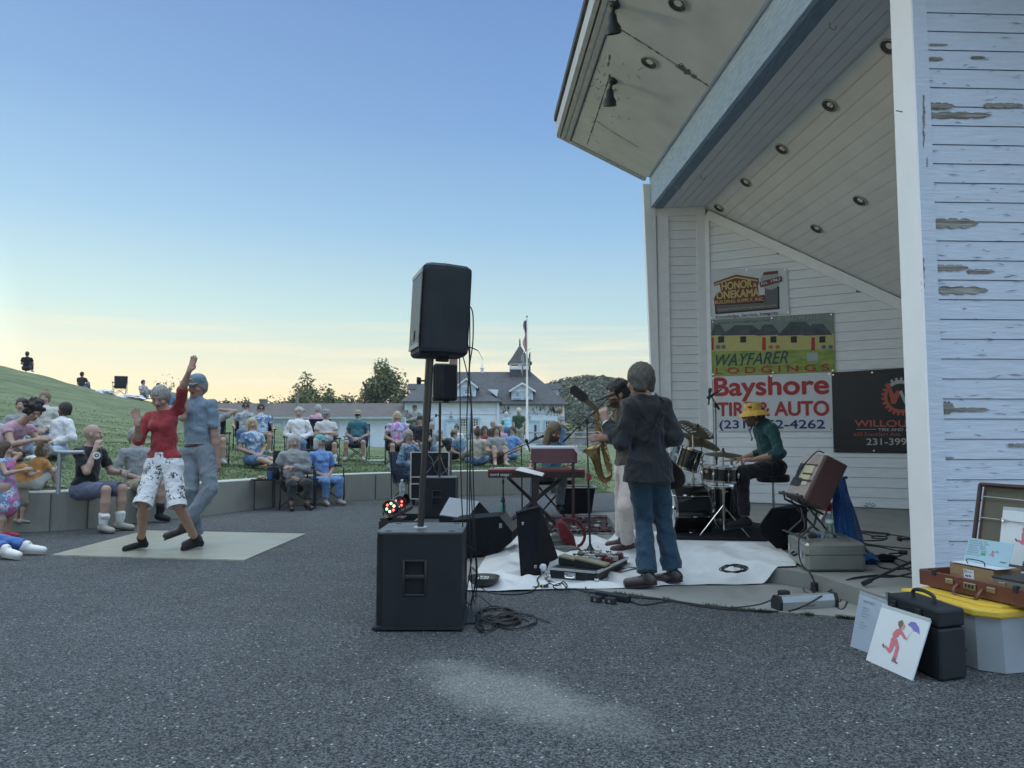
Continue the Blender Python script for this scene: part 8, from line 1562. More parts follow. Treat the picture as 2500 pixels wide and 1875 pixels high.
def figure(par_, o_, ux, uz, n_, u0, v0, k=1.0, umb=True):   # running figure with umbrella, simple printed shapes
 P = lambda x, y, d: o_+ux*(u0+x*k)+uz*(v0+y*k)+n_*d
 mb = MB(); F = lambda pts, mi, d=.0015: mb.face([P(x, y, d) for x, y in pts], mi)
 F([(.02, .18), (.10, .24), (.14, .34), (.10, .38), (.03, .34), (-.01, .26)], 0); F([(.10, .31), (.22, .24), (.24, .27), (.13, .36)], 0, .0018); F([(-.01, .20), (.08, .20), (.07, .02), (.0, .02)], 0, .002); F([(.03, .20), (.10, .21), (.17, .10), (.17, -.06), (.11, -.06), (.11, .08)], 0, .0022); F([(.0, .04), (.06, .02), (.03, -.03), (-.08, .03), (-.07, .06)], 0, .0024)
 F([(.10, .36), (.16, .37), (.17, .43), (.13, .46), (.09, .43)], 2, .002); F([(.05, .40), (.10, .36), (.13, .46), (.09, .50), (.03, .46)], 3, .0024); F([(.11, -.06), (.16, -.06), (.18, -.10), (.22, -.11), (.21, -.13), (.10, -.12)], 3, .002); F([(-.08, .04), (-.12, .08), (-.14, .05), (-.09, .01)], 3, .002); F([(.23, .25), (.25, .28), (.27, .27), (.25, .24)], 2, .002)
 if umb: F([(.20, .46), (.24, .52), (.32, .53), (.40, .47), (.44, .38), (.38, .40), (.33, .40), (.27, .44)], 1, .0016); F([(.25, .27), (.255, .27), (.325, .42), (.32, .42)], 3, .0014)
 part('print', mb, [pink, vio, M('art_skin', (.50, .30, .24), .5), skn], par_)
def sleeve(name, label, bl, br, tl, tr, mat, Hz, grp='records for sale'):
 t = thing(name, label, 'record', tuple(bl), grp); mb = MB(); ux, uz, n_ = frame_of(bl, br, tl); mb.prism([bl, br, tr, tl], -n_*.006); part('cover', mb, mat, t); 
 mb = MB(); mb.prism([tl.lerp(bl, .03), tr.lerp(br, .03), tr+(tr-br)*.03, tl+(tl-bl)*.03], n_*.0008); part('plastic_flap', mb, M('gloss_film', (.6, .66, .7), .1, var=.05, trans=.5), t); return t, ux, uz, n_
bl, br = gd(2114, 1611), gd(2227, 1662, .0); tl, tr = at(2153, 1478, 4.07), at(2272, 1515, 3.72)
rec, ux, uz, n_ = sleeve('record_sleeve', 'record with pink running figure under a violet umbrella, leaning nearest the camera', bl, br, tl, tr, art_w, .3); figure(rec, bl, ux, uz, n_, .40, .30, 1.15)
bl2, br2 = gd(2076, 1578), gd(2196, 1625); tl2, tr2 = at(2099, 1446, 4.30), at(2222, 1490, 3.98); br2 = gd(2190, 1620)
rec2, ux2, uz2, n2 = sleeve('record_sleeve', 'pale blue grey record back cover half hidden behind the front record', bl2, br2, tl2, tr2, art_b, .3)
mb = MB(); text_mesh(mb, 'PILOT BOY', bl2+ux2*.12+uz2*.84+n2*.0012, ux2, uz2, .022, width=.085); 
for i, w in enumerate((.05, .04, .06, .05, .03, .055, .04)): text_mesh(mb, 'side one track list'[i:i+7+i], bl2+ux2*.12+uz2*(.74-.05*i-(.06 if i > 3 else 0))+n2*.0012, ux2, uz2, .010, width=w)
part('small_print', mb, M('ink_grey', (.14, .17, .22), .6), rec2)
# plastic bin with yellow lid
t = thing('storage_bin', 'frosted clear storage bin with yellow lid under the open suitcase', 'storage box', (2.8, 4.0, 0)); P0, P1, P2, P3 = Vector((2.39, 3.78, 0)), Vector((3.28, 3.98, 0)), Vector((3.15, 4.52, 0)), Vector((2.28, 4.34, 0)); P0b = Vector((2.33, 3.90, 0))
mb = MB(); bot = [p.lerp((P0+P2)/2, .07) for p in (P0, P1, P2, P3)]; cut = [bot[0].lerp(bot[3], .16), bot[0].lerp(bot[1], .10), bot[1], bot[2], bot[3]]; top_ = [P0.lerp(P3, .14), P0.lerp(P1, .09), P1, P2, P3]; n5 = 5
vs = [p+Z(.004) for p in cut]+[p+Z(.30) for p in top_]; mb.add(vs, [tuple(range(4, -1, -1))]+[(i, (i+1) % 5, 5+(i+1) % 5, 5+i) for i in range(5)]); part('tub', mb, M('frosted_plastic', (.50, .56, .62), .35, trans=.35, var=.05, vs=3, bump=.1, bs=6), t)
mb = MB(); T5 = [p+(p-(P0+P2)/2).normalized()*.03 for p in top_]; hull(mb, [p+Z(z) for p in T5 for z in (.285, .325)], bev=.01); T6 = [p.lerp((P0+P2)/2, .10) for p in top_]; hull(mb, [p+Z(z) for p in T6 for z in (.32, .338)], bev=.006); part('lid', mb, M('lid_yellow', (.62, .42, .05), .4, var=.06, vs=3), t)
rg_ = random.Random(5)
mb = MB(); 
for i in range(5): c = (P0+P2)/2+Vector((rg_.uniform(-.25, .2), rg_.uniform(-.12, .12), .03+.03*i)); mb.box(c, (.4, .3, .02), rg_.uniform(-.3, .3), bev=.004)
solo('folded_shirts', mb, cloth('cloth_slate', (.25, .29, .36)), 'folded grey things dimly seen inside the frosted bin', 'clothes', (2.8, 4.1, .05))
# suitcase
sm = M('suitcase_leather', (.13, .042, .026), .4, bump=.3, bs=60, var=.2, vs=6, coat=.15, dist=.002); lin = M('suitcase_lining', (.13, .12, .09), .9, bump=.2, bs=200); brs = M('clasp_brass', (.45, .38, .24), .3, metal=.8, var=.2)
S0, S1 = Vector((2.375, 4.37, .345)), Vector((2.60, 3.66, .345)); ul = (S1-S0).normalized(); Ls = (S1-S0).length; uw = Vector((-ul.y, ul.x, 0)); Ws = .42; t = thing('open_suitcase', 'open brown leather suitcase on the yellow lid with merchandise inside', 'suitcase', tuple(S0)); Mx = basis(ul, (0, 0, 1))
def sp_(a, b, z): return S0+ul*a+uw*b+Z(z)
wt = .012; hs2 = .088
for c, d in (((Ls/2, wt/2, hs2/2), (Ls, wt, hs2)), ((Ls/2, Ws-wt/2, hs2/2), (Ls, wt, hs2)), ((wt/2, Ws/2, hs2/2), (wt, Ws-2*wt, hs2)), ((Ls-wt/2, Ws/2, hs2/2), (wt, Ws-2*wt, hs2))): mb = MB(); mb.box(sp_(*c), d, Mx, bev=.004); part('side_panel', mb, sm, t)
mb = MB(); mb.box(sp_(Ls/2, Ws/2, .006), (Ls-2*wt, Ws-2*wt, .01), Mx); part('bottom_lining', mb, lin, t)
for u in (.28, .62): mb = MB(); mb.box(sp_(Ls*u, -.006, .055), (.05, .010, .028), Mx, bev=.005); part('lock_plate', mb, brs, t)
mb = MB(); mb.box(sp_(Ls*.45, -.005, .05), (.075, .008, .036), Mx, bev=.003); part('number_lock', mb, brs, t); mb = MB(); [mb.box(sp_(Ls*.45+(i-1)*.02, -.010, .05), (.010, .004, .02), Mx) for i in range(3)]; part('lock_wheels', mb, blackm, t)
mb = MB(); mb.tube(curve_pts([sp_(Ls*.35, -.004, .045), sp_(Ls*.35, -.035, .02), sp_(Ls*.38, -.04, -.01), sp_(Ls*.52, -.04, -.01), sp_(Ls*.55, -.035, .02), sp_(Ls*.55, -.004, .045)], 4), .009, 8); part('handle', mb, sm, t, True)
for u in (.14, .80): mb = MB(); mb.box(sp_(Ls*u, .002, .085), (.022, .03, .035), Mx, bev=.004); part('hasp', mb, blackm, t)
LB0, LB1, LT0, LT1 = sp_(.0, Ws+.01, .10), sp_(Ls, Ws+.01, .10), sp_(.0, Ws+.11, .56), sp_(Ls, Ws+.11, .56); uxl, uzl, nl = frame_of(LB0, LB1, LT0); nl = uxl.cross(uzl).normalized(); nl = nl if nl.x < 0 else -nl
mb = MB(); mb.prism([LB0, LB1, LT1, LT0], -nl*.05); lidp = part('lid', mb, sm, t); mb = MB(); mb.prism([LB0+uxl*.03+uzl*.03+nl*.001, LB1-uxl*.03+uzl*.03+nl*.001, LT1-uxl*.03-uzl*.03+nl*.001, LT0+uxl*.03-uzl*.03+nl*.001], nl*.004); part('lid_lining', mb, lin, lidp)
mb = MB(); e = .02
for a, b in ((LB0, LT0), (LT0, LT1), (LT1, LB1)): mb.tube([a+nl*.03, b+nl*.03], .013, 8)
part('lid_rim', mb, M('rim_dark_leather', (.045, .018, .014), .4), lidp, True)
for v in (.85, .58): mb = MB(); mb.tube([LB0+uxl*.02+uzl*v+nl*.02, LB1-uxl*.02+uzl*(v-.02)+nl*.02], .0035, 5); part('elastic_cord', mb, M('cord_pale', (.4, .4, .38), .5), lidp)
for u in (.22, .42): mb = MB(); c = LB0+uxl*u+uzl*.575+nl*.026; mb.lathe([(.013, 0), (.012, .005), (.001, .007)], c, basis(uxl, nl), 14, cap=False); part('cord_button', mb, chrome, lidp, True)
a_ = LB0+uxl*.20+uzl*.06+nl*.008; rl, ux3, uz3, n3 = sleeve('record_sleeve', 'record with pink figure displayed inside the open suitcase lid', a_, a_+uxl.normalized()*.315, a_+uzl.normalized()*.315+nl*.004, a_+uxl.normalized()*.315+uzl.normalized()*.315+nl*.004, art_w, .3); figure(rl, a_, ux3, uz3, nl, .42, .40, .95)
# wooden box with card
wd = M('cigar_box_wood', (.30, .19, .10), .55, bump=.2, bs=30, var=.2, vs=8, stretch=(1, 1, 10), dist=.002); t = thing('wooden_box', 'light wooden box standing inside the open suitcase', 'box', tuple(sp_(.2, .1, .012))); q0 = (.13, .09); bw_, bd_, bh = .27, .20, .125
for c, d in (((q0[0]+bw_/2, q0[1]+.005, .012+bh/2), (bw_, .01, bh)), ((q0[0]+bw_/2, q0[1]+bd_-.005, .012+bh/2), (bw_, .01, bh)), ((q0[0]+.005, q0[1]+bd_/2, .012+bh/2), (.01, bd_-.02, bh)), ((q0[0]+bw_-.005, q0[1]+bd_/2, .012+bh/2), (.01, bd_-.02, bh))): mb = MB(); mb.box(sp_(*c), d, Mx); part('side', mb, wd, t)
mb = MB(); mb.box(sp_(q0[0]+bw_/2, q0[1]+bd_/2, .012+bh-.015), (bw_-.02, bd_-.02, .01), Mx); part('inner_tray', mb, wd, t)
t2 = thing('payment_card', 'small white card with payment marks on the front of the wooden box', 'sticker', tuple(sp_(.25, .08, .06))); o_ = sp_(q0[0]+.09, q0[1]-.002, .035); mb = MB(); mb.prism([o_, o_+ul*.065, o_+ul*.065+Z(.085), o_+Z(.085)], -uw*.0008); part('card', mb, M('card_white', (.62, .66, .72), .5, var=0), t2)
mb = MB(); w0 = lambda a, z: o_+ul*a+Z(z)-uw*.0014; mb.face([w0(.006, .066), w0(.02, .066), w0(.02, .08), w0(.006, .08)], 0); mb.face([w0(.009, .069)-uw*.0003, w0(.017, .069)-uw*.0003, w0(.017, .077)-uw*.0003, w0(.009, .077)-uw*.0003], 2); text_mesh(mb, 'Square', w0(.024, .069), ul, (0, 0, 1), .012, 0, width=.034); text_mesh(mb, 'VISA', w0(.010, .046), ul, (0, 0, 1), .012, 1, bold=.02, width=.02, shear=.2); mb.face([w0(.040+.008*math.cos(i*.8), .051+.005*math.sin(i*.8)) for i in range(8)], 3); mb.face([w0(.012, .014), w0(.026, .014), w0(.026, .032), w0(.012, .032)], 1); text_mesh(mb, 'DISC', w0(.036, .018), ul, (0, 0, 1), .008, 0, width=.02); part('card_print', mb, [blackm, M('ink_blue', (.03, .08, .3), .5), M('card_white2', (.62, .66, .72), .5), rd], t2)
b0, b1, b2, b3 = sp_(.14, .09, .145), sp_(.42, .09, .145), sp_(.43, .22, .15), sp_(.15, .22, .15); t = thing('notice_card', 'pale blue folded card with a printed price list standing on the wooden box', 'sign', tuple(b0)); crd = M('card_blue', (.32, .48, .56), .5, var=.04); mb = MB(); mb.prism([b0, b1, b2, b3], (0, 0, .002)); part('base_sheet', mb, art_w, t)
c0, c1 = sp_(.15, .17, .152), sp_(.42, .17, .152); uu = (c1-c0); uv = Vector((.0, 0, .125))+uw*.05; mb = MB(); mb.prism([c0, c1, c1+uv, c0+uv], uw*.002); part('card', mb, crd, t); nn = -(uu.cross(uv).normalized()); nn = nn if nn.dot(uw) < 0 else -nn; mb = MB()
for i in range(7): text_mesh(mb, ('pay what you can', 'compact disc  $10', 'record  $25', 'shirts  $20', 'stickers  free', 'thank you', 'music card')[i], c0+uu*.04+uv*(.88-.10*i)+nn*.002, uu, uv, .011, 0, width=(.105, .12, .10, .11, .12, .07, .08)[i])
figure(t, c0, uu, uv, nn, .58, .40, .38, True); mb.face([c0+uu*a+uv*b+nn*.002 for a, b in ((.36, .34), (.46, .34), (.46, .44), (.36, .44))], 1); text_mesh(mb, 'venmo', c0+uu*.80+uv*.16+nn*.002, uu, uv, .014, 0, width=.04, bold=.02); part('card_print', mb, [M('ink_grey', (.14, .17, .22), .6), M('ink_green', (.04, .30, .10), .5)], t)
mb = MB(); mb.tube(curve_pts([sp_(.23, .11, .15), sp_(.235, .10, .175), sp_(.33, .10, .175), sp_(.335, .11, .15)], 4), .003, 6); solo('wire_stand', mb, blackm, 'small black wire loop holding the card on the wooden box', 'wire holder', sp_(.23, .11, .15))
mb = MB(); c = sp_(.09, .06, .02); mb.tube(curve_pts([c, c+Vector((.02, .01, .025)), c+Vector((.05, .0, .02)), c+Vector((.07, -.02, 0))], 4), .008, 8); solo('reading_glasses', mb, M('dull_pewter', (.2, .2, .19), .3, metal=.7), 'curved pewter trinket lying in the corner of the open suitcase', 'trinket', c, smooth=True)
t = thing('small_case', 'small olive case with clasps at the right end of the open suitcase', 'case', tuple(sp_(.5, .1, .02))); mb = MB(); mb.box(sp_(.60, .16, .07), (.32, .26, .10), Mx, bev=.01); part('case_body', mb, M('case_olive', (.17, .17, .14), .7, var=.15), t); mb = MB(); mb.box(sp_(.60, .16, .118), (.325, .265, .012), Mx, bev=.004); part('rim', mb, blackm, t)
for a in (.50, .66): mb = MB(); mb.box(sp_(a, .026, .09), (.04, .008, .02), Mx, bev=.003); part('clasp', mb, brs, t)
mb = MB(); blob(mb, [sp_(.62, .2, .16)], [1], .12, 9, flat=(.10, .12, .09)); solo('navy_cloth', mb, navyc, 'dark navy cloth bundled on the small olive case', 'cloth', sp_(.6, .2, .12), smooth=True)
# ================= AUDIENCE, CHAIRS, RAIL =================
chm = {'black': cloth('chair_black', (.018, .02, .024)), 'blue': cloth('chair_blue', (.05, .11, .16)), 'navy': cloth('chair_navy', (.03, .045, .08))}
def campchair(x, y, z, yaw, label, col='black', s=1.0):
 f = Vector(pf(yaw)); r = f.cross(Vector((0, 0, 1))); o = Vector((x, y, z)); W_ = lambda a, b, c: o+(r*a+f*b+Vector((0, 0, c)))*s; t = thing('folding_chair', label, 'chair', tuple(o), 'folding chairs of the audience'); m = chm[col]
 mb = MB(); mb.hexa([W_(-.25, .22, .40), W_(.25, .22, .40), W_(.23, -.20, .33), W_(-.23, -.20, .33)], [W_(-.25, .22, .43), W_(.25, .22, .43), W_(.23, -.20, .36), W_(-.23, -.20, .36)]); part('seat', mb, m, t)
 mb = MB(); mb.hexa([W_(-.24, -.19, .34), W_(.24, -.19, .34), W_(.24, -.23, .34), W_(-.24, -.23, .34)], [W_(-.27, -.30, .92), W_(.27, -.30, .92), W_(.27, -.33, .92), W_(-.27, -.33, .92)]); part('backrest', mb, m, t)
 for g_ in (-1, 1):
  mb = MB(); mb.hexa([W_(g_*.28-.03, .22, .58), W_(g_*.28+.03, .22, .58), W_(g_*.28+.03, -.22, .58), W_(g_*.28-.03, -.22, .58)], [W_(g_*.28-.03, .22, .61), W_(g_*.28+.03, .22, .61), W_(g_*.28+.03, -.22, .61), W_(g_*.28-.03, -.22, .61)]); part('armrest', mb, m, t)
  for a, b in (((g_*.27, .24, .58), (g_*.27, .24, .0)), ((g_*.27, -.26, .92), (g_*.27, -.24, .0)), ((g_*.27, .24, .02), (-g_*.26, .22, .40)), ((g_*.27, -.24, .02), (-g_*.24, -.2, .36)), ((g_*.27, .24, .02), (g_*.27, -.2, .38))): mb = MB(); mb.tube([W_(*a), W_(*b)], .010, 5); part('leg', mb, blkmetal, t)
def prn(c): return M('shirt_print_%d%d%d' % tuple(int(q*99) for q in c[0]), c[0])
def tie(n, a, b, c): return ramp_mat(n, 'noise', 7, [(.32, a), (.45, b), (.55, c), (.66, a)], .85, (1, 1, 1), .5, bs=12, bd=.03, distort=1.2)
tdb = tie('tie_dye_blue', (.12, .20, .32), (.45, .50, .55), (.08, .13, .24)); tdp = tie('tie_dye_pink', (.55, .16, .30), (.16, .20, .48), (.60, .50, .56)); strp = ramp_mat('polo_stripes', 'wave', 3.4, [(.35, (.50, .48, .47)), (.5, (.22, .20, .24)), (.65, (.50, .48, .47))], .85, (.05, .05, 1)); camo = tie('camouflage', (.15, .16, .15), (.28, .29, .28), (.06, .07, .06)); dress = floral_mat('dress_floral', (.14, .20, .36), [(.60, .12, .22), (.50, .5, .58), (.16, .3, .42), (.55, .2, .34)], 11, .75); plaid = tie('shirt_print_grey', (.30, .33, .34), (.40, .42, .42), (.16, .18, .2)); denj = tie('denim_tie_dye', (.07, .13, .22), (.22, .30, .38), (.04, .07, .13))
C_ = lambda n, c: cloth('cloth_'+n, c); khaki = C_('khaki', (.22, .19, .14)); gsh = C_('grey', (.23, .24, .24)); gdk = C_('charcoal', (.035, .038, .04)); lb = C_('light_blue', (.15, .27, .52)); pk = C_('rose', (.42, .26, .32)); tl_ = C_('teal', (.035, .12, .15)); jn = C_('mid_denim', (.08, .15, .26)); crm = C_('cream', (.48, .46, .40)); org_ = C_('orange', (.52, .25, .08)); orl = C_('bright_orange', (.6, .13, .03)); lil = C_('lilac', (.40, .42, .60)); whs = whitec; shG = C_('shirt_forest', (.045, .085, .05)); maro = C_('maroon', (.16, .03, .03)); skn_ = (.36, .24, .185); skd = (.27, .17, .12); shk = M('sneaker_grey', (.30, .29, .26), .6, var=.1); sol_ = M('sneaker_white', (.62, .62, .60), .5, var=.1)
cap_b = C_('cap_black', (.02, .02, .025)); gw = dict(trousers=None)
AUD = 'audience on the lawn'
def aud(px, Y, kind, yaw, label, hd=None, z=None, chair=None, pitch=0, dz=0, grp=AUD, **o):
 x = X(px, 1066, Y); z = terr(x, Y) if z is None else z; tk = {k: o.pop(k) for k in ('arms', 'lean', 'cyaw', 'hsz', 'spreadk', 'hl') if k in o}; s = o.get('s', 1.0)
 if chair and 'hsz' not in tk: tk['hsz'] = .40
 J = tpl(px, Y, z+dz, kind, yaw, s, x=x, **tk); o.setdefault('skin', skn_); o.setdefault('trousers', jn); o.setdefault('shoes', shk); o.setdefault('fold', .007)
 o['hd'] = (yaw if hd is None else hd, pitch); o['gz'] = float(z); person(J, label, o, grp, Y)
 if chair: f = pf(yaw); campchair(x-f[0]*.02, Y-f[1]*.02, z, yaw, chair[0], chair[1], s)
 return J
H_ = dict(hat='cap')
# on the wall and at the left edge
aud(215, 9.55, 'chair', 76, 'bald man in black printed T-shirt sitting on the concrete wall', hd=108, z=.0, hsz=.46, arms=('knee', 'face'), lean=-4, shirt=blackc, sleeve=.7, trousers=C_('shorts_slate', (.10, .11, .17)), leg=.95, tl=.02, socks=whs, sockh=.26, s=1.03, b=1.05, hem=.04); bm_ = [o for o in bpy.data.objects if o.get('label', '').startswith('bald man')][0]
mb = MB(); c = at(236, 1112, 9.36); mb.lathe([(.045, 0), (.045, .004), (.001, .004)], c, basis((1, 0, 0), (.55, -.8, .15)), 20, cap=False); mb.lathe([(.026, .0055), (.001, .0055)], c, basis((1, 0, 0), (.55, -.8, .15)), 20, mi=1, cap=False); mb.lathe([(.013, .007), (.001, .007)], c, basis((1, 0, 0), (.55, -.8, .15)), 6, cap=False); part('shirt_emblem', mb, [whs, blackm], bm_)
aud(338, 10.6, 'chair', 55, 'person in grey shirt sitting on the wall behind the dancing woman', z=.02, hsz=.45, arms='lap', shirt=gsh, sleeve=1.6, hair='grey', trousers=khaki, leg=1.0, shoes=suede, socks=blackc, sockh=.3)
aud(88, 9.75, 'up', 165, 'toddler in orange shirt and grey cap kneeling on the wall by the rail', z=.50, dz=.0, s=.60, hs=1.35, arms='front', lean=-12, hair='dkblonde', shirt=org_, trousers=C_('toddler_shorts', (.35, .36, .34)), leg=.9, hat='beanie', hatm=gsh, h=.010, fold=.005)
aud(58, 9.35, 'stand', 150, 'curly haired child between the girl and the toddler', z=.12, s=.50, hs=1.35, arms='front', hair='brown', style='bigcurly', shirt=org_, trousers=khaki, leg=1.1, h=.010, fold=.004)
aud(24, 8.9, 'stand', 95, 'little girl in pink and blue floral dress standing at the wall', hd=120, z=.0, s=.64, hs=1.25, arms=('head', 'front'), hair='brown', style='bob', shirt=dress, sleeve=.05, trousers=None, skirt=dress, shoes=C_('pink_shoe', (.5, .06, .09)), h=.009, fold=.006)
aud(3, 9.6, 'stand', 78, 'adult with dark curly hair leaning over the rail at the left edge', hd=60, pitch=-35, z=.0, s=.98, lean=-32, arms='front', hair='dark', style='bigcurly', shirt=pk, sleeve=.3, trousers=gdk)
# shoes of somebody sitting off frame
aud(-120, 7.6, 'ext', 82, 'person with blue jeans and white trainers stretched out at the left edge', z=.0, arms='back', lean=20, hair='brown', shirt=gsh, trousers=C_('bright_denim', (.06, .14, .36)), shoes=sol_, shoer=.98, solem=shk)
aud(46, 12.4, 'up', 20, 'person in pale lilac leggings sitting on the grass behind the rail', arms='knee', hair='brown', shirt=gsh, trousers=lil, leg=1.6)
aud(103, 13.4, 'cross', 25, 'woman with hair in a bun and cream jacket sitting on the slope', hd=14, arms='lap', hair='dkblonde', style='bun', shirt=crm, sleeve=1.9, loose=.025, dz=.10)
aud(143, 12.6, 'cross', -28, 'man with dark hair, beard and white jacket beside the bun woman', hd=-88, arms='lap', hair='dark', style='mop', shirt=whs, sleeve=1.9, loose=.028, shirtname='jacket', skin=skd, beard=(.03, .02, .015), trousers=C_('pale_denim', (.30, .38, .46)), shoes=sol_)
# hill crest
aud(57, 36.2, 'up', 200, 'dark figure sitting on the hill crest, highest and farthest left', arms='knee', lean=0, hair='dark', shirt=blackc, trousers=gdk, h=.03); aud(194, 36.5, 'up', 180, 'dark figure in cap sitting alone on the crest left of the bags', arms='knee', lean=0, hair='dark', shirt=gdk, h=.03, dz=-.25)
aud(345, 35.8, 'up', 70, 'person in pale shirt sitting on the crest right of the white blankets', arms='knee', lean=0, hair='dark', shirt=plaid, trousers=gsh, h=.03); aud(383, 36, 'up', 40, 'person in dark shirt sitting on the crest beside the pale shirt', arms='knee', hair='dark', shirt=gdk, h=.03); aud(411, 36.4, 'up', 20, 'white haired person on the crest just above the dancing woman', arms='knee', hair='white', shirt=gsh, h=.03)
aud(430, 35.2, 'up', 330, 'person on the crest nearest the dancing man', arms='knee', hair='brown', shirt=plaid, h=.03)
x_ = X(288, 1066, 35.5); campchair(x_, 35.5, terr(x_, 35.5), 20, 'empty dark camp chair with bags on the hill crest', 'black', 1.05)
for px, w_, lab in ((252, .8, 'white blanket on the crest left of the empty chair'), (315, 1.3, 'white blanket and bags on the crest right of the empty chair')):
 x_ = X(px, 1066, 34.6); mb = MB(); blob(mb, [Vector((x_, 34.6, terr(x_, 34.6)+.02))], [1], .2, int(px), flat=(w_*.5, .4, .16)); solo('blanket', mb, whs, lab, 'blanket', (x_, 34.6, terr(x_, 34.6)), smooth=True)
# chairs and grass behind the dancers
aud(519, 14.2, 'chair', 30, 'man with hands behind his head, khaki shorts and sandals', hd=20, arms='head', lean=14, hair='grey', shirt=gsh, trousers=khaki, leg=.95, tl=.022, chair=('black folding chair under the man with hands behind head', 'black')); aud(497, 17.5, 'low', 10, 'dark haired person half hidden behind the shoulder of the dancing man', hair='dark', shirt=gdk)
aud(598, 18.5, 'chair', 20, 'woman with sunglasses and white patterned top reclining in a chair', lean=16, hair='brown', style='bun', shirt=plaid, glasses='dark', arms='arm', chair=('black folding chair of the woman in sunglasses', 'black')); aud(639, 18.0, 'chair', 25, 'man in sunglasses and blue print shirt leaning far back', lean=20, hair='dark', shirt=tdb, trousers=khaki, leg=.95, glasses='dark', arms='arm', chair=('black folding chair beside the orange blanket', 'black'))
aud(620, 14.4, 'ext', 52, 'woman with long blonde hair and blue tie-dye top sitting on the grass', hd=28, arms='lap', hair='blonde', style='long', shirt=tdb, bust=.9, trousers=jn, leg=.8, b=1.05); aud(728, 16.6, 'chair', 12, 'curly haired woman in white sweatshirt behind the two front chairs', hair='silver', style='curly', shirt=whs, sleeve=1.9, loose=.02, trousers=jn, chair=('black folding chair of the curly haired woman', 'black'))
x_ = X(690, 1066, 15.6); mb = MB(); blob(mb, [Vector((x_, 15.6, terr(x_, 15.6)+.05))], [1], .12, 4, flat=(.52, .4, .16)); solo('orange_blanket', mb, orl, 'bright orange blanket on the grass behind the grey haired woman', 'blanket', (x_, 15.6, .5), smooth=True)
aud(778, 19.6, 'chair', 200, 'grey haired person in pink shirt turned away behind the striped polo', lean=-18, hair='silver', shirt=pk, sleeve=1.9, arms='lap', dz=.08, chair=('black folding chair of the person in pink', 'black')); aud(796, 16.9, 'chair', 22, 'big man in striped polo shirt and cap with arms folded', hd=8, arms='fold', b=1.15, belly=.9, hair='grey', hat='cap', hatm=gsh, shirt=strp, trousers=gdk, leg=.95, tl=.02, socks=whs, chair=('black folding chair of the man in the striped polo', 'black'))
aud(872, 18.4, 'chair', 4, 'man in teal shirt, sunglasses and cap in a blue chair', arms='lap', spreadk=.08, b=1.12, belly=.85, hair='grey', hat='cap', hatm=C_('cap_tan', (.3, .27, .2)), beard=(.4, .38, .35), glasses='dark', shirt=tl_, trousers=C_('shorts_navy', (.03, .04, .07)), leg=.85, chair=('blue folding chair of the man in teal', 'blue')); aud(970, 17.4, 'chair', 12, 'blonde woman in pink and blue tie-dye shirt in a black chair', arms='lap', hair='blonde', style='long', shirt=tdp, b=1.08, bust=.9, trousers=gdk, leg=.9, chair=('black folding chair of the woman in pink tie-dye', 'black'))
aud(1012, 27.5, 'stand', 10, 'man in camouflage jacket and cap standing behind the seated people', arms='fold', hair='grey', hat='cap', hatm=gdk, shirt=camo, sleeve=1.9, loose=.04, trousers=gdk, h=.022); aud(1024, 19, 'chair', -5, 'long haired person in dark beret and black top by the speaker pole', hair='dkblonde', style='bob', hat='beanie', hatm=gdk, shirt=blackc, chair=('black folding chair behind the cable rack', 'black'))
aud(1052, 20, 'low', 0, 'grey haired person almost hidden behind the farther loudspeaker pole', hair='grey', shirt=gsh)
aud(1006, 13.95, 'chair', 62, 'grey haired person with glasses in a blue tie-dye denim jacket', z=0, hsz=.47, hd=50, arms=('face', 'lap'), hair='grey', shirt=denj, sleeve=1.9, loose=.022, trousers=denj, glasses='clear', chair=('folding chair on the asphalt beside the cable rack', 'navy'))
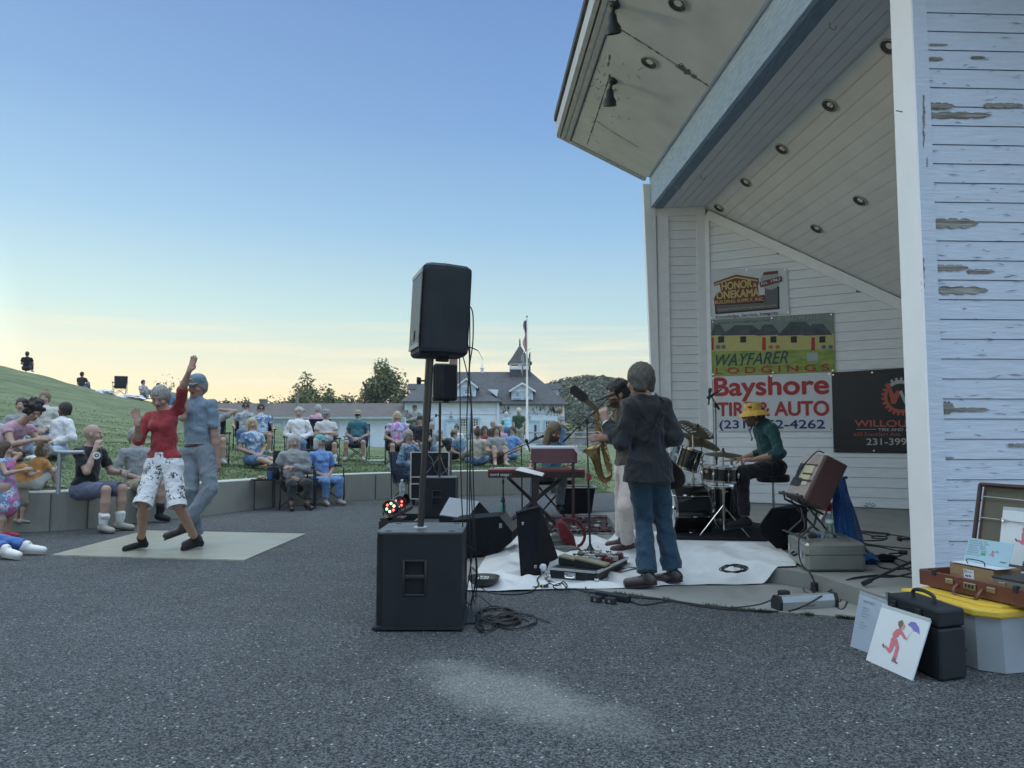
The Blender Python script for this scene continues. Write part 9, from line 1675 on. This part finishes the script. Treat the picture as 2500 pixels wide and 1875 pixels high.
# the two women in front of the wall
for px, Y, yaw, lab, sl_, o in ((720, 12.55, 30, 'grey haired woman in grey sweater sitting in front of the wall', 'g', dict(hd=(26), hair='silver', style='bob', shirt=gsh, sleeve=1.95, loose=.03, b=1.15, belly=.8, bust=1.0, trousers=gdk, leg=1.75, tl=.02, shoes=leather, arms=('fold', 'lap'))), (787, 13.35, 42, 'white haired woman in light blue shirt and teal cap looking right', 'b', dict(hd=78, hair='white', style='bob', hat='cap', hatm=C_('cap_teal', (.10, .33, .33)), shirt=lb, sleeve=.75, b=.98, bust=.7, trousers=C_('denim_light', (.13, .24, .44)), leg=1.85, shoes=shk, arms='lap'))):
 aud(px, Y, 'chair', yaw, lab, z=0, hsz=.37, **o); f = Vector(pf(yaw)); r = f.cross(Vector((0, 0, 1))); o_ = Vector((X(px, 1066, Y), Y, 0)); W_ = lambda a, b, c: o_+r*a+f*b+Vector((0, 0, c)); t = thing('director_chair', 'black director chair of the woman in '+('the grey sweater' if sl_ == 'g' else 'light blue'), 'chair', tuple(o_), 'director chairs in front of the wall')
 mb = MB(); mb.hexa([W_(-.26, .24, .45), W_(.26, .24, .45), W_(.26, -.22, .42), W_(-.26, -.22, .42)], [W_(-.26, .24, .47), W_(.26, .24, .47), W_(.26, -.22, .44), W_(-.26, -.22, .44)]); part('seat', mb, chm['black'], t); mb = MB(); mb.hexa([W_(-.28, -.23, .55), W_(.28, -.23, .55), W_(.28, -.25, .55), W_(-.28, -.25, .55)], [W_(-.28, -.30, .96), W_(.28, -.30, .96), W_(.28, -.33, .96), W_(-.28, -.33, .96)]); part('backrest', mb, chm['black'], t)
 for g_ in (-1, 1):
  mb = MB(); mb.tube(curve_pts([W_(g_*.29, -.26, .66), W_(g_*.29, .15, .67), W_(g_*.29, .26, .64), W_(g_*.29, .27, .55), W_(g_*.29, .27, .02), W_(g_*.29, -.22, .02), W_(g_*.29, -.24, .9)], 3), .013, 6); part('side_frame', mb, blkmetal, t)
  mb = MB(); mb.box(W_(g_*.29, 0, .685), (.05, .34, .03), basis(r, (0, 0, 1)), bev=.01); part('arm_pad', mb, rubber, t); mb = MB(); mb.tube([W_(-g_*.28, .24, .45), W_(g_*.28, .24, .05)], .010, 6); part('brace', mb, blkmetal, t)
 if sl_ == 'g':
  tb = thing('side_table', 'small black fold-out side table left of the grey haired woman', 'table', tuple(W_(.55, .1, 0))); mb = MB(); mb.box(W_(.52, .12, .50), (.36, .26, .02), basis(r, (0, 0, 1))); part('table_top', mb, plastic, tb); mb = MB(); mb.tube([W_(.34, .12, .49), W_(.34, .12, .05), W_(.66, .12, .02), W_(.66, .12, .49)], .010, 6); part('leg', mb, blkmetal, tb)
  mb = MB(); mb.cyl(W_(.42, .10, .51), W_(.42, .10, .64), .045, .05, 18); solo('blue_tumbler', mb, M('tumbler_blue', (.03, .08, .2), .35, var=.2), 'dark blue drinking cup on the small side table', 'cup', W_(.42, .1, .51), smooth=True); mb = MB(); blob(mb, [W_(.56, .12, .535)], [1], .2, 7, flat=(.08, .06, .03)); solo('snack_bag', mb, C_('tan_paper', (.35, .27, .17)), 'crumpled snack bag on the side table', 'snack bag', W_(.56, .12, .52)); mb = MB(); blob(mb, [W_(.33, .05, .62)], [1], .15, 3, flat=(.13, .10, .14)); solo('black_handbag', mb, chm['black'], 'black bag hanging by the arm of the director chair', 'bag', W_(.3, .05, .5), smooth=True)
# crowd behind the right part of the wall
for a in ((1113, 26, 'up', -10, 'woman in white shirt with hair up, farthest left of the centre crowd', dict(hair='brown', style='bun', shirt=whs, dz=.12)), (1166, 26, 'low', 5, 'blonde woman in light blue top in the middle of the centre crowd', dict(hair='blonde', style='bob', shirt=lb)), (1109, 21, 'recl', 60, 'man in black shirt leaning back on the grass behind the wall', dict(hair='grey', shirt=blackc, lean=34, trousers=gdk)), (1137, 20.5, 'recl', 50, 'man in blue shirt lying on the grass beside the man in black', dict(hair='brown', hat='cap', hatm=khaki, shirt=C_('steel_blue', (.10, .17, .24)), lean=30, trousers=khaki)), (1167, 18.6, 'cross', 178, 'woman in white top with dark bun seen from behind', dict(hair='brown', style='bun', shirt=crm, sleeve=1.9, trousers=jn)), (1185, 20, 'cross', 15, 'dark haired woman in red top facing the stage', dict(hair='brown', style='long', shirt=maro, skin=skd)), (1222, 24, 'low', 8, 'grey haired woman in pink shirt in the centre crowd', dict(hair='silver', style='bob', shirt=pk)), (1213, 18.2, 'up', 12, 'dark haired woman with bare knees up by the keyboard', dict(hair='brown', style='long', shirt=gsh, trousers=C_('brown_shorts', (.1, .06, .05)), leg=.6, arms='knee')), (1242, 29, 'stand', 190, 'person in pale blue shirt bending forward by the deck steps', dict(hair='white', shirt=C_('aqua', (.2, .4, .48)), trousers=jn, lean=-38, arms='front')), (1266, 27.5, 'stand', 186, 'man in dark green shirt and khaki trousers standing with his back turned', dict(hair='white', shirt=shG, trousers=C_('stone', (.34, .32, .26)), arms='down')), (1372, 26, 'stand', 100, 'person with reddish hair behind the keyboard player', dict(hair='dkblonde', shirt=plaid, lean=4)), (1160, 23, 'cross', 0, 'grey haired person peeping over the woman in white', dict(hair='silver', shirt=gsh)), (1203, 25.5, 'chair', 0, 'dark clothed person in a chair right of the woman in red', dict(hair='grey', shirt=gdk)), (1248, 20.5, 'cross', -30, 'person in pale blue sitting low left of the standing man', dict(hair='brown', shirt=lb))):
 aud(a[0], a[1], a[2], a[3], a[4], h=.020, grp='people sitting behind the right part of the wall', **a[5])
# handrail
t = thing('handrail', 'grey galvanised handrail with a bend beside the wall steps', 'handrail', tuple(gd(146, 1204, .5))); galv = M('galvanised', (.30, .34, .37), .4, metal=.5, var=.1); Yh = 9.3
P = [at(205, 1104, Yh), at(145, 1104, Yh), at(128, 1095, Yh+.1), at(100, 1078, Yh+.5), at(44, 1054, Yh+1.5), at(-40, 1020, Yh+2.8)]; mb = MB(); mb.tube(curve_pts(P, 6), .026, 10); part('rail', mb, galv, t, True)
for px, Y, zt_ in ((146, Yh, None), (-30, Yh+2.6, None)): a = at(px, 1104 if px > 0 else 1024, Y); mb = MB(); mb.cyl((a.x, a.y, (.49 if px > 0 else .5)), a, .026, n=10); part('post', mb, galv, t, True)
# cable rack case
Yr = 13.0; xa, xb = X(1003, 1150, Yr), X(1096, 1150, Yr); z0, z1 = .12, bz(1104, Yr); t = thing('rack_case', 'black flight case rack full of patch cables beside the farther subwoofer', 'flight case', ((xa+xb)/2, Yr, 0)); mb = MB(); mb.box(((xa+xb)/2, Yr+.3, (z0+z1)/2), (xb-xa, .6, z1-z0)); part('case', mb, plastic, t)
alu = MATS['aluminium']
for xx in (xa, (xa+xb)/2-.14, xb): mb = MB(); mb.box((xx, Yr-.008, (z0+z1)/2), (.022, .02, z1-z0)); part('edge_strip', mb, alu, t)
for zz_ in (z0, .38, .50, z1): mb = MB(); mb.box(((xa+xb)/2, Yr-.010, zz_), (xb-xa, .02, .02)); part('edge_strip', mb, alu, t)
for px in (1010, 1088): c = at(px, 1220, Yr+.1); c.z = .055; mb = MB(); mb.cyl(c-Vector((.02, 0, 0)), c+Vector((.02, 0, 0)), .05, n=16); mb.box(c+Z(.04), (.05, .06, .03)); part('castor', mb, rubber, t)
r = random.Random(17)
for k in range(12): a = Vector((r.uniform((xa+xb)/2-.1, xb-.03), Yr-.02, r.uniform(.45, z1))); mb = MB(); mb.tube(curve_pts([a, a+Vector((r.uniform(-.05, .08), -.12, .03)), a+Vector((r.uniform(-.1, .14), -.14, -.15)), a+Vector((r.uniform(-.05, .15), -.06, -.38))], 5), .006, 5); solo('patch_cable', mb, MATS['cable_grey'] if k % 3 == 0 else cab, ('pale' if k % 3 == 0 else 'black')+' patch cable bulging out of the rack case', 'cable', a, 'patch cables of the rack', True)
mb = MB(); c = at(1012, 1140, 14.6); x_ = X(965, 1066, 15.3); p = Vector((X(962, 1130, 14.9), 14.9, terr(X(962, 1130, 14.9), 14.9))); blob(mb, [p+Z(.10)], [1], .2, 11, flat=(.14, .1, .11)); solo('grey_bag', mb, gsh, 'small grey bag on the wall cap below the woman in pink tie-dye', 'bag', p, smooth=True)
mb = MB(); x_ = X(915, 1066, 19); mb.box((x_, 19, terr(x_, 19)+.02), (.5, .3, .03), .4); solo('white_mat', mb, whs, 'white mat lying on the grass right of the man in teal', 'mat', (x_, 19, .5))

# evening haze
mb = MB(); mb.box((0, 205, 21), (1000, 470, 46)); hz = mb.build('haze', M('haze_plain', (1, 1, 1))); put(hz, 'pale evening haze over the whole place', 'haze', kind='stuff')
hm_ = bpy.data.materials.new('haze_air'); hm_.use_nodes = True; n_ = hm_.node_tree.nodes; n_.clear(); pv = n_.new('ShaderNodeVolumePrincipled'); pv.inputs['Color'].default_value = (.9, .93, 1, 1); pv.inputs['Density'].default_value = .0003; pv.inputs['Anisotropy'].default_value = .3
oo = n_.new('ShaderNodeOutputMaterial'); hm_.node_tree.links.new(pv.outputs[0], oo.inputs['Volume']); hz.data.materials.clear(); hz.data.materials.append(hm_)
